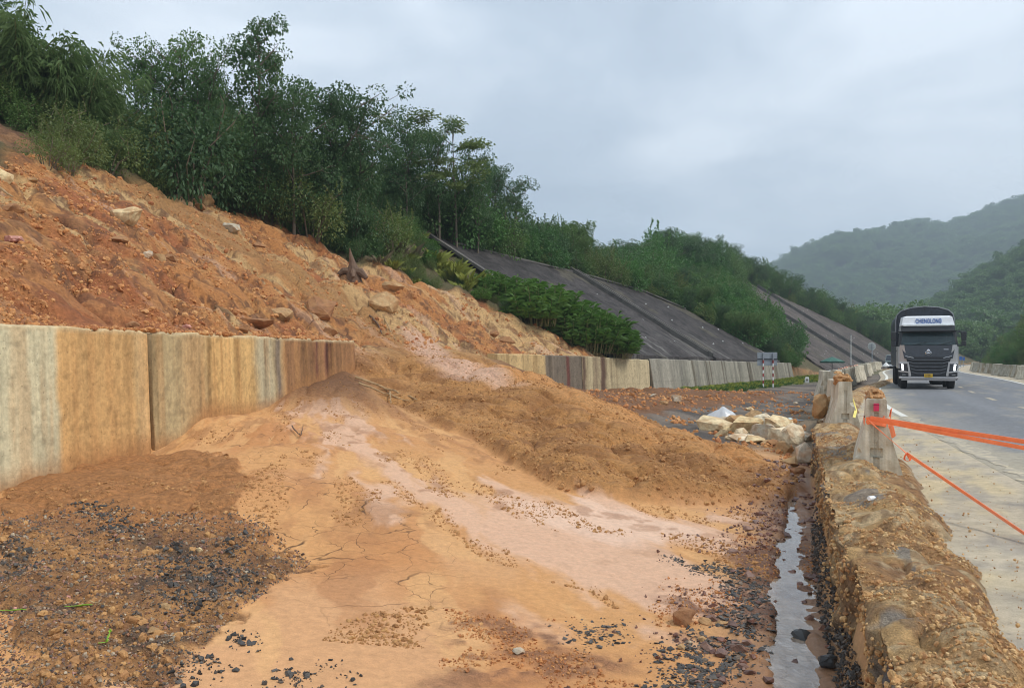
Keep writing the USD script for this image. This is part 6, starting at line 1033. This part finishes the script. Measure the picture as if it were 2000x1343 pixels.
obj('bumper', cat_(rbox(-1.2, 1.2, -.14, .2, .47, .585, .04), box(-1.1, 1.1, -.05, .2, .40, .50)), silver, tk); pl = obj('number_plate', rbox(-.17, .17, -.165, -.14, .545, .71, .008), plate_y, tk); obj('plate_print', cat_(*[box(x, x + .032, -.167, -.1655, z, z + .05) for z in (.565, .64) for x in (-.12, -.07, -.02, .03, .08)]), dkgl, pl)
ws = quadprism([(-1.11, .05, 2.02), (1.11, .05, 2.02), (-1.03, .36, 2.64), (1.03, .36, 2.64)], [(-1.11, .07, 2.02), (1.11, .07, 2.02), (-1.03, .38, 2.64), (1.03, .38, 2.64)]); obj('windscreen', ws, glass_m, tk)
obj('cabin', cat_(box(-1.08, 1.08, .45, .9, 1.98, 2.14), rbox(-.85, -.35, 1.2, 1.45, 1.98, 2.6, .05), rbox(.35, .85, 1.2, 1.45, 1.98, 2.6, .05), box(-1.12, 1.12, 1.9, 1.95, 1.98, 2.95)), cabin_m, tk)
obj('dashboard_strip', box(-1.0, 1.0, .22, .30, 2.06, 2.12), pm('pale_dash', (.35, .45, .45), .6), tk); obj('wiper', cyl((-.55, .03, 2.03), (-.05, .09, 2.18), .012, 6), blk2, tk); obj('wiper', cyl((.45, .03, 2.03), (.95, .09, 2.16), .012, 6), blk2, tk)
obj('sun_visor', quadprism([(-1.08, .08, 2.66), (1.08, .08, 2.66), (-1.10, .16, 2.86), (1.10, .16, 2.86)], [(-1.08, .45, 2.62), (1.08, .45, 2.62), (-1.12, .5, 2.9), (1.12, .5, 2.9)]), blk2, tk)
fa = obj('roof_fairing', quadprism([(-1.08, .22, 2.92), (1.08, .22, 2.92), (-1.0, .34, 3.30), (1.0, .34, 3.30), (-.88, .42, 3.36), (.88, .42, 3.36)], [(-1.12, 1.9, 2.95), (1.12, 1.9, 2.95), (-1.05, 1.9, 3.36), (1.05, 1.9, 3.36)]), white_g, tk)
obj('light_bar', rbox(-1.04, 1.04, .12, .24, 2.885, 2.985, .03), pm('light_bar_white', (.82, .86, .86), .25), tk); tx = meshkit.text_mesh('CHENGLONG', .21, .02, True); tw_ = tx.extents[0]; tx.apply_translation([-tw_ / 2, 0, 0]); tx.apply_scale([1.06 / tw_, 1, 1]); tx.apply_transform(trimesh.transformations.rotation_matrix(PI / 2 + -.30 * 1.0, [1, 0, 0])); tx.apply_translation([.02, .245, 3.015]); obj('lettering', tx, blue_t, fa)
def wheel(x0, x1, y, dual=False):
    w = x1 - x0; t = lathe([(0, .30), (0, .44), (.03, .49), (.06, .505), (w - .06, .505), (w - .03, .49), (w, .44), (w, .30)], 36); t.apply_translation([x0, y, .505]); o = obj('wheel', t, tyre_m, tk); r = lathe([(.05, .0), (.05, .12), (.02, .16), (.08, .26), (.02, .30), (w - .02, .30), (w - .08, .26), (w - .06, .12), (w - .05, 0)], 30); r.apply_translation([x0, y, .505]); obj('rim', r, rim_m, o)
for sx in (-1, 1):
    a, b = sorted((sx * .83, sx * 1.13)); wheel(a, b, 1.0); wheel(a, b, 3.0)
    for y in (7.2, 8.5): a, b = sorted((sx * .62, sx * 1.18)); wheel(a, b, y)
obj('mudguard', cat_(*[rbox(*sorted((sx * .80, sx * 1.2)), .25, .42, .42, 1.0, .04) for sx in (-1, 1)]), blk2, tk); obj('chassis', cat_(box(-.45, -.35, .5, 9.8, .75, 1.0), box(.35, .45, .5, 9.8, .75, 1.0), box(-.6, .6, .7, 1.3, .42, .62)), blk2, tk)
# load bed under the arched tarpaulin
ar = [(-1.25, 1.05), (-1.25, 3.25), (-1.20, 3.50), (-1.02, 3.70), (-.6, 3.84), (0, 3.90), (.6, 3.84), (1.02, 3.70), (1.20, 3.50), (1.25, 3.25), (1.25, 1.05)]
yb_ = np.linspace(2.35, 9.9, 60); dens = np.concatenate([np.stack([np.interp(np.linspace(0, 1, 12)[:-1], [0, 1], [p[k] for p in (ar[i], ar[i + 1])]) for k in (0, 1)], 1) for i in range(10)] + [np.array([ar[-1]])])
vv = []
for y in yb_:
    ph = (y - 2.35) / 1.25; bow = -.035 * abs(math.sin(PI * ph)); q = dens.copy(); r = np.linalg.norm(q - [0, 2.3], axis=1, keepdims=True); q = q + (q - [0, 2.3]) / r * (bow + .02 * (fb(np.full(len(q), y), q[:, 1] * 1.5 + q[:, 0] * .5, 2.0, 3, 5) - .5)[:, None] * 2); vv.append(np.c_[q[:, 0], np.full(len(q), y), q[:, 1]])
vv = np.stack(vv, 0); fr = vv[0]; rings = [fr * 1.0]
for f in (.93, .80, .6, .35, .0):
    c_ = np.array([0, 2.35, 2.4]); q = c_ + (fr - c_) * [f, 1, f]; q[:, 1] += .05 * (fb(q[:, 0] * 2.5, q[:, 2] * 1.2, 2.0, 3, 15) - .5) * (f > 0) * 2 + (.02 if f < .95 else 0); rings.insert(0, q)
allv = np.concatenate([np.stack(rings, 0)[:-1], vv], 0); tmesh = trimesh.Trimesh(allv.reshape(-1, 3), grid_faces(*allv.shape[:2]), process=False)
obj('tarpaulin', tmesh, tarp_m, tk, smooth=50); obj('tarpaulin_hem', tube(np.array([(x * 1.005, 2.33, z + .01) for x, z in dens[8:-8]]), .022, 6), pm('grey_hem', (.24, .25, .27), .5), tk)
obj('load_bed', cat_(box(-1.22, 1.22, 2.4, 9.85, 1.0, 1.15), *[box(sx * 1.23 - .02, sx * 1.23 + .02, y, y + .08, 1.05, 2.2) for sx in (-1, 1) for y in np.arange(2.6, 9.6, 1.2)]), pm('load_bed_paint', (.10, .12, .15), .6), tk)

# ---------------------------------------------------------------- van behind the lorry
gp_ = pm('grey_green_paint', (.16, .20, .19), .4); vp = EP[np.searchsorted(EP[:, 1], 98)] + EN[0] * 1.2; vx = 47.3
vn_ = thing('van', 'grey-green van half hidden behind the left side of the lorry', 'van', (vx, 100, .02), TH - .05)
obj('body', cat_(rbox(-.85, .85, 0, 4.2, .35, 1.0, .08), quadprism([(-.82, .55, 1.0), (.82, .55, 1.0), (-.7, 1.1, 1.75), (.7, 1.1, 1.75)], [(-.82, 4.15, 1.0), (.82, 4.15, 1.0), (-.74, 4.1, 1.78), (.74, 4.1, 1.78)])), gp_, vn_); obj('windscreen', quadprism([(-.74, .56, 1.08), (.74, .56, 1.08), (-.64, 1.02, 1.68), (.64, 1.02, 1.68)], [(-.74, .6, 1.08), (.74, .6, 1.08), (-.64, 1.06, 1.68), (.64, 1.06, 1.68)]), blk, vn_); obj('bumper', rbox(-.86, .86, -.08, .1, .35, .55, .04), white_g, vn_); obj('grille', box(-.5, .5, -.02, .01, .66, .84), blk2, vn_)
for sx in (-1, 1): obj('headlight', rbox(*sorted((sx * .58, sx * .8)), -.03, .05, .68, .84, .02), white_g, vn_); obj('wheel', lathe([(0, .1), (0, .3), (.04, .33), (.18, .33), (.2, .3), (.2, .1)], 20).apply_translation([sx * .7 - .1, .8, .33]), tyre_m, vn_)

# ---------------------------------------------------------------- signs, posts, rails, umbrella
galv = pm('galvanised_steel', (.30, .33, .36), .55, .4, var=.2, scale=3); redp = pm('red_paint', (.28, .045, .04), .6, var=.25); whp = pm('white_paint', (.68, .68, .66), .55, var=.12); rail_m = pm('pale_rail', (.58, .58, .55), .5, var=.15)
sg = thing('road_sign', 'grey back of a rectangular road sign on two red and white striped posts', 'road sign', (14.35, 45.2, 0))
obj('panel', cat_(rbox(-.56, .56, -.02, .0, 1.02, 1.76, .008)), galv, sg); obj('bracket', cat_(box(-.56, .56, -.05, -.022, 1.36, 1.41)), blk2, sg)
for x in (-.24, .31):
    zb_ = float(gh([14.35 + x], [45.2])[0]) - .15; po = obj('post', cyl((x, -.06, zb_), (x, -.06, 1.72), .038, 10), galv, sg)
    z = -.18; k = 0
    while z < 1.2: obj('stripe', cyl((x, -.06, z), (x, -.06, z + .185), .041, 10), (whp, redp)[k % 2], po); z += .19; k += 1
rs = thing('road_sign', 'grey back of a round road sign on a thin pole beside the lorry', 'road sign', (37.6, 84, 0)); d_ = trimesh.creation.cylinder(.42, .03, sections=32); d_.apply_transform(trimesh.transformations.rotation_matrix(PI / 2, [1, 0, 0])); d_.apply_translation([0, 0, 2.62]); obj('disc', d_, pm('pale_sign_back', (.42, .44, .43), .5, .2), rs); obj('clamp', cat_(box(-.28, .28, -.06, -.02, 2.72, 2.76), box(-.28, .28, -.06, -.02, 2.48, 2.52)), galv, rs); obj('pole', cyl((0, -.07, -.2), (0, -.07, 2.9), .04, 8), galv, rs)
bs = thing('road_sign', 'small blue road sign far away at the bend of the road', 'road sign', (67.2, 120, 0)); blu = pm('blue_sign', (.03, .12, .42), .5); obj('panel', rbox(-.42, -.02, -.02, .01, 1.05, 1.6, .01), blu, bs); obj('panel', rbox(.05, .40, -.02, .01, 1.0, 1.5, .01), blu, bs); obj('pole', cat_(cyl((-.2, .03, -.2), (-.2, .03, 1.6), .03, 8), cyl((.2, .03, -.2), (.2, .03, 1.5), .03, 8)), galv, bs)
lp = thing('lamp_post', 'thin pale pole standing before the far concrete slope', 'pole', (35.2, 83.5, 0)); obj('pole', cyl((0, 0, -.3), (0.02, 0, 3.75), .06, 8, .035), rail_m, lp); obj('pole_cap', cyl((.02, 0, 3.74), (.02, 0, 3.85), .045, 8), galv, lp)
um = thing('umbrella', 'dark green sunshade umbrella standing behind the barriers', 'umbrella', (23.1, 58, 0)); zg = float(gh([23.1], [58])[0])
seg = 8; rim_ = [(.86 * math.cos(2 * PI * k / seg + .2), .86 * math.sin(2 * PI * k / seg + .2)) for k in range(seg)]; uv, uf = [(0, 0, 1.52)], []
for k in range(seg):
    (x0, y0), (x1, y1) = rim_[k], rim_[(k + 1) % seg]; b = len(uv); uv += [(x0 * .5, y0 * .5, 1.37), (x1 * .5, y1 * .5, 1.37), (x0, y0, 1.18), (x1, y1, 1.18), ((x0 + x1) / 2 * .97, (y0 + y1) / 2 * .97, 1.20), (x0, y0, 1.08), (x1, y1, 1.08)]; uf += [[0, b, b + 1], [b, b + 2, b + 4], [b, b + 4, b + 1], [b + 1, b + 4, b + 3], [b + 2, b + 5, b + 6], [b + 2, b + 6, b + 3]]
um_m = trimesh.Trimesh(np.array(uv), uf, process=False); grn = pm('green_canvas', (.035, .115, .085), .75, var=.15); obj('canopy', cat_(um_m, trimesh.Trimesh(np.array(uv) - [0, 0, .006], np.array(uf)[:, ::-1], process=False)), grn, um); obj('pole', cyl((0, 0, zg - .1), (0, 0, 1.54), .02, 8), blk2, um); obj('rib', cat_(*[cyl((0, 0, 1.12), (x * .6, y * .6, 1.32), .008, 5) for x, y in rim_]), blk2, um)
def guard_rail(pts, label, zr=(.42, .68)):
    g = thing('guard_rail', label, 'guard rail'); P, T, S_ = resample(np.c_[pts, np.zeros(len(pts))], .25); T /= np.linalg.norm(T, axis=1, keepdims=True); N = np.stack([T[:, 1], -T[:, 0], 0 * T[:, 0]], 1)
    pr = [(0, 0), (.06, .05), (.06, .10), (0, .14), (0, .19), (.06, .23), (.06, .28), (0, .33)]; v = np.stack([P + N * (o - .03) + [0, 0, zr[0] + z] for o, z in pr] + [P + N * (o - .034) + [0, 0, zr[0] + z] for o, z in pr[::-1]] + [P + N * (-.03) + [0, 0, zr[0]]], 1); obj('beam', trimesh.Trimesh(v.reshape(-1, 3), grid_faces(*v.shape[:2]), process=False), rail_m, g)
    for i in range(2, len(P), 8): q = P[i] - N[i] * .12; obj('post', box(q[0] - .05, q[0] + .05, q[1] - .05, q[1] + .05, -.3, zr[0] + .36), rail_m, g)
guard_rail([(21.5, 55.5), (24, 59.3), (27.5, 65.5), (31.5, 74)], 'white guard rail starting behind the barriers under the umbrella', (.22, .5)); guard_rail([tuple(EP[np.searchsorted(EP[:, 1], y)] + EN[np.searchsorted(EP[:, 1], y)] * (RW + 2.5)) for y in (40, 44, 48, 52, 55)], 'pale guard rail behind the right barriers at the right border', (.5, .8))
km = thing('marker_stone', 'small white kilometre marker on the grass verge', 'marker', (19.3, 52.6, float(gh([19.3], [52.6])[0]) - .05), -.3); obj('body', cat_(rbox(-.13, .13, -.06, .06, 0, .34, .02), rbox(-.12, .12, -.055, .055, .32, .42, .04)), whp, km); obj('face', box(-.07, .07, -.064, -.061, .18, .30), pm('marker_print', (.25, .22, .2), .6), km)
def sheet(name, pts, hs, w, m, label, cat, seed, n=46, drop=.9):
    """a crumpled sheet lying over a heap: centre, radius, height"""
    x = np.linspace(-1, 1, n); X, Y_ = np.meshgrid(x, x); r = np.hypot(X, Y_); ang = np.arctan2(Y_, X); edge = 1 - .22 * (fb(np.cos(ang) * 1.5, np.sin(ang) * 1.5, 1.3, 3, seed) - .5) * 2
    Z = hs * np.clip(1 - (r / edge) ** 1.15, 0, 1) + .22 * hs * (billow(X, Y_, 1.9, 3, seed + 1) - .3) + .05 * hs * (fb(X, Y_, 6, 3, seed + 2) - .5); sc_ = np.minimum(1, edge / np.maximum(r, 1e-6)); PX, PY = X * sc_ * w, Y_ * sc_ * w * .8
    v = np.stack([PX, PY, Z], -1).reshape(-1, 3) + pts; return tag(obj(name, trimesh.Trimesh(v, grid_faces(n, n), process=False), m, smooth=True), label, cat)
plas = M('white_plastic_sheet', {'p': ('principled_bsdf', {'base_color': (.66, .67, .68), 'roughness': .3}), 't': ('translucent_bsdf', {'color': (.6, .6, .6)}), 'm': ('mix_closure', {'fac': .25})}, [('p.BSDF', 'm.closure1'), ('t.BSDF', 'm.closure2')], surface='m.closure')
h = hitg(1428, 836); sheet('plastic_sheet', h + [0, .8, .04], .50, .62, plas, 'crumpled white plastic sheet draped over the pale stone pile', 'plastic sheet', 71)
h = hitg(1545, 822); sheet('plastic_bag', h + [0, .1, .0], .10, .17, pm('pale_teal_plastic', (.48, .58, .55), .35), 'pale teal plastic bag on the dug lane behind the stone pile', 'plastic bag', 72); sheet('black_plastic_sheet', h + [0, .25, .01], .05, .45, pm('black_plastic_film', (.03, .032, .036), .3), 'black plastic sheet under the pale teal bag', 'plastic sheet', 73)
p = onz(1821, 1030, .02); sheet('plastic_scrap', p, .035, .085, pm('white_paper', (.72, .73, .75), .5), 'white scrap of plastic lying on the road shoulder', 'scrap', 74)
h = np.array([*onz(1697, 968, .26)[:2], 0]); h[2] = bh(h[:1], h[1:2])[0] + .03; bt = thing('plastic_bottle', 'small white plastic bottle lying on the earth berm', 'bottle', h, .5, sc=.7); bo = lathe([(0, 0), (0, .026), (.01, .03), (.09, .03), (.115, .016), (.128, .014), (.128, 0)], 18); obj('body', bo, pm('bottle_white', (.75, .76, .76), .3), bt); obj('cap', lathe([(.128, 0), (.128, .017), (.148, .017), (.148, 0)], 14), pm('bottle_cap', (.12, .2, .4), .4), bt)
sheet('white_sack', np.array([38.6, 83.0, .55]), .42, .36, whp, 'white sack lying over the barriers at the foot of the round sign', 'sack', 75)
# ---------------------------------------------------------------- wood, leaves and roots in the mud
wood = pm('dry_wood', (.36, .235, .115), .85, var=.35, scale=12, bump=.004, bscale=60); dwood = pm('wet_wood', (.13, .075, .045), .8, var=.35, scale=10, bump=.01, bscale=30)
def stick(pix, r0, r1, lift=.05, sides=7):
    P = [];
    for u, v in pix:
        h = hitg(u, v); P.append(h + [0, 0, lift])
    P = np.array(P); t_ = np.linspace(0, 1, 9); Q = np.stack([np.interp(t_, np.linspace(0, 1, len(P)), P[:, k]) for k in range(3)], 1); Q += np.random.default_rng(len(pix) + int(pix[0][0])).normal(0, r0 * .5, Q.shape); return tube(Q, np.linspace(r0, r1, 9), sides)
for pix, r0, lab in (([(695, 742), (755, 764), (815, 784)], .030, 'long bamboo stick lying on the lobe edge, upper one'), ([(700, 752), (750, 772), (800, 788)], .024, 'second bamboo stick under the long one on the lobe edge'), ([(762, 768), (764, 792)], .018, 'short upright stick crossing the bamboo sticks'), ([(738, 600), (752, 630), (772, 665)], .030, 'pale root hanging down the slide above the lobe'), ([(722, 618), (740, 640), (745, 655)], .035, 'dark root stub on the slide left of the pale root'), ([(570, 838), (582, 852), (588, 856)], .012, 'thin twig with two forks lying on the mud fan'), ([(588, 856), (592, 836)], .008, 'fork of a thin twig standing out of the mud fan'), ([(0, 372), (26, 392)], .03, 'pale stick at the left border of the slide'), ([(176, 1187), (210, 1196)], .006, 'dry stalk beside the fresh leaf at the left')):
    tag(obj('stick', stick(pix, r0, r0 * .5), dwood if 'dark' in lab or 'twig' in lab else wood), lab, 'stick')
h = hitg(690, 536); st = thing('tree_stump', 'broken tree stump sticking up at the top of the slide', 'tree stump', h); obj('trunk', tube([(0, 0, -.3), (.0, 0, .15), (-.03, 0, .42), (-.10, 0, .72), (-.13, 0, .95)], [.34, .22, .12, .06, .012], 10), dwood, st); obj('root', cat_(tube([(0, 0, .1), (-.35, -.05, .12), (-.62, -.1, -.08)], [.16, .12, .05], 8), tube([(0, 0, .1), (.3, -.1, .06), (.5, -.12, -.15)], [.18, .15, .08], 8), tube([(0, 0, .1), (.05, -.3, .02), (.1, -.5, -.15)], [.16, .1, .05], 8)), dwood, st)
lime = leaf_m('fresh_green_leaf', (.35, .62, .08), (.45, .72, .12), (.55, .8, .2), .4)
for u, v, a, lab in ((160, 1190, .1, 'fresh yellow-green leaf lying flat on the rough ground'), (32, 1198, -.4, 'fresh yellow-green leaf at the left border of the rough ground'), (212, 1262, 1.45, 'fresh yellow-green leaf standing up in the rough ground at the bottom')):
    h = hitg(u, v); t = thing('fresh_leaf', lab, 'leaf', h + [0, 0, .015], 0); L_ = np.linspace(-.07, .07, 9); up_ = math.sin(a) * .55; P = np.c_[L_ * math.cos(a), .01 * np.sin(L_ * 40), .012 + (L_ + .07) * max(0, up_)]; obj('blade', ribbon(P, .028 * np.sin(np.linspace(.25, PI - .15, 40)), 1.2, .9, 40, .0012), lime, t); obj('stalk', tube([P[0] + [-.05, 0, -.005], P[0], P[2]], .0025, 5), lime, t)
# ---------------------------------------------------------------- right bank, woods beyond the bend, far hills, haze
hillm = pm('forest_floor', (.050, .072, .030), .95, var=.35, scale=.15)
def pts_of(dist, pix): return [ray(u, v, dist) for u, v in pix]
# bank on the right of the road
bw = np.linspace(0, 22, 40); iy = np.searchsorted(EP[:, 1], np.geomspace(46, 190, 150)); BPt, BNr = EP[iy], EN[iy]; yb = BPt[:, 1]
rows = []
bzf = lambda y, w: np.interp(y, [40, 58, 75, 190], [.25, .8, 1.0, 1.0]) * smin(.98 * np.maximum(w - .8, 0), 11 + .2 * w, 2.0) - .08
for w in bw:
    p = BPt + BNr * (RW + 3.0 + w); rows.append(np.c_[p, bzf(yb, w) + 1.0 * (fb(p[:, 0], p[:, 1], .18, 4, 601) - .5) * min(1, w / 3)])
v = np.stack(rows, 0); m = trimesh.Trimesh(v.reshape(-1, 3), grid_faces(*v.shape[:2]), process=False)
if m.face_normals[:, 2].mean() < 0: m.faces = m.faces[:, ::-1]
V = v.reshape(-1, 3); bc = lerp(np.array([.20, .155, .085]), np.array([.085, .095, .035]), sst(.42, .6, fb(V[:, 0], V[:, 2] * 2 + V[:, 1], .2, 4, 603)))
tag(obj('roadside_bank', m, soil_m, smooth=True, color=bc, mask=np.tile([0, 0, 1.0], (len(V), 1))), 'green and brown bank rising on the right of the road', kind='structure')
rg = np.random.default_rng(71)
for k in range(150):
    y = 50 * math.exp(rg.uniform(0, 1.25)); i = np.searchsorted(EP[:, 1], y); w = rg.uniform(.5, 14) * rg.uniform(.3, 1); 
    p = EP[i] + EN[i] * (RW + 3.0 + w)
    if abs(y - 92) < 12 and 4.5 < w < 7.5: continue
    grow(['olive_shrub', 'shrub', 'vine_mound', 'shrub', 'broadleaf_tree'][k % 5], (p[0], p[1], float(bzf(y, w)) - .1), rg.uniform(1.0, 2.6) * np.interp(w, [0, 4], [.6, 1.15]), 'green bush on the bank at the right of the road', 'bushes on the right bank')
for k in range(60):
    y = rg.uniform(74, 138); i = np.searchsorted(EP[:, 1], y); w = rg.uniform(.4, 7.5); p = EP[i] + EN[i] * (RW + 3.0 + w)
    if abs(y - 96) < 8 and 3.0 < w < 6: continue
    grow(['shrub', 'vine_mound', 'broadleaf_tree', 'olive_shrub', 'shrub'][k % 5], (p[0], p[1], float(bzf(y, w)) - .1), rg.uniform(1.8, 3.6) * np.interp(w, [0, 3], [.6, 1.1]), 'tall green bush at the foot of the bank at the right of the road', 'tall bushes at the foot of the right bank')
# forest trees seen from afar: alike crowns, coarse leaves
ftree = []
for k in range(5):
    st_, lv = crown_tree(1100 + k, 8.0, 2.9, .25, 12, 1500, .55, .36, .40, ('round', 'wild', 'top', 'round', 'cone')[k], .16, .6, .75); c = lib('forest_tree'); obj('trunk', st_, bark, c); obj('crown', lv, L_far, c); ftree.append((c, st_, lv))
def forest_hill(name, dist, ridge, foot, thick, label, back=1.6, seed=0, n=60):
    """a hill whose crest stands at the given distance with the crest line of the photograph"""
    us = np.array([p[0] for p in ridge], float); vs_ = np.array([p[1] for p in ridge], float); uu = np.linspace(us.min(), us.max(), 110); vv_ = np.interp(uu, us, vs_); rr_ = np.concatenate([np.linspace(0, 1, n), 1 + np.linspace(0, 1, 14)[1:] * .8]); rows = []
    for q in rr_:
        d = foot + (dist - foot) * q if q <= 1 else dist + (q - 1) * (dist - foot) * back; x = (uu - 1000) / FOC * d; zr_ = EYE - (vv_ - HZ) / FOC * dist - thick
        zz = -1.0 + (zr_ + 1.0) * (math.sin(min(q, 1) * PI / 2) ** 1.05 if q <= 1 else max(0, 1 - .5 * (q - 1) ** 1.5)); zz = zz + (.10 * zr_ * (fb(x, x * 0 + d, 4.0 / dist * 3, 4, seed) - .5) * 2) * min(1, (1.15 - q) * 3 if q > .8 else 1) * min(1, q * 4); rows.append(np.c_[x, np.full(len(x), d), zz])
    v = np.stack(rows, 0); m = trimesh.Trimesh(v.reshape(-1, 3), grid_faces(*v.shape[:2]), process=False)
    if m.face_normals[:, 2].mean() < 0: m.faces = m.faces[:, ::-1]
    tag(obj(name, m, hillm, smooth=True), label, kind='structure'); return v
HA = forest_hill('far_hill', 1120, [(1380, 640), (1440, 590), (1490, 555), (1532, 528), (1560, 508), (1600, 492), (1660, 473), (1720, 464), (1800, 460), (1850, 462), (1900, 447), (1960, 428), (2000, 415), (2100, 385), (2250, 360), (2380, 380)], 600, 7.0, 'hazy forested mountain behind the road', seed=611)
HB = forest_hill('middle_hill', 380, [(1640, 705), (1700, 690), (1760, 650), (1830, 604), (1870, 582), (1930, 546), (1970, 524), (2000, 508), (2060, 480), (2150, 450), (2300, 440), (2500, 480)], 235, 6.0, 'nearer forested hill at the right', seed=621)
def wood_on(name, v, nrow, n, sc, seed, label):
    rg = np.random.default_rng(seed); a, b = v.shape[:2]; P = []
    for _ in range(n):
        i, j = rg.uniform(0, nrow) , rg.uniform(0, b - 1.001); i0, j0 = int(i), int(j); f, g = i - i0, j - j0; P.append((v[i0, j0] * (1 - f) + v[i0 + 1, j0] * f) * (1 - g) + (v[i0, j0 + 1] * (1 - f) + v[i0 + 1, j0 + 1] * f) * g)
    P = np.array(P); s = rg.uniform(.55, 1.25, n) * sc; return scatter(name, [(f'tree', cat_(t[1], t[2]), L_far, False) for t in ftree], P - [0, 0, .6], rand_quats(rg, n, .1), np.c_[s * 1.15, s * 1.15, s * rg.uniform(.8, 1.1, n)], rg.integers(0, 5, n), label, 'forest')
wood_on('forest', HA, 66, 5600, 1.75, 1, 'forest covering the hazy mountain behind the road'); wood_on('forest', HB, 66, 2400, 1.1, 2, 'forest covering the nearer hill at the right')
# woods in the bend, tree by tree
rg = np.random.default_rng(73)
bend = [(1615, 640, 165), (1632, 628, 170), (1650, 618, 160), (1668, 625, 175), (1682, 608, 165), (1700, 600, 172), (1716, 606, 160), (1735, 598, 178), (1752, 604, 165), (1640, 650, 150), (1662, 652, 148), (1690, 645, 150), (1712, 640, 155), (1732, 640, 150), (1860, 640, 185), (1880, 628, 190), (1900, 632, 180), (1872, 660, 170), (1895, 668, 165), (1915, 655, 172), (1850, 662, 160), (1622, 668, 150), (1830, 630, 190), (1805, 640, 180), (1770, 630, 180), (1785, 655, 165), (1920, 630, 200), (1940, 610, 205)]
for k, (u, v, d) in enumerate(bend):
    p = ray(u, v, d); h = p[2] + .8; copy_of(ftree[k % 5][0], 'forest_tree', 'green forest tree in the bend of the road behind the lorry', 'tree', (p[0], p[1], -.8), rg.uniform(0, 6), (h / 8.4 * rg.uniform(.9, 1.25),) * 2 + (h / 8.4,), 'trees in the bend of the road')
# the air
hz_box = trimesh.creation.box([2700, 2400, 330]); hz_box.apply_translation([500, 900, 165.0 - 4.0])
hm = usdkit.material(stage, '/World/Looks/haze', {'v': ('principled_volume', {'color': (.76, .89, 1.0), 'density': .00058, 'anisotropy': .2})}, [], volume='v.volume')
tag(obj('haze', hz_box, hm), 'thin pale haze', kind='stuff')
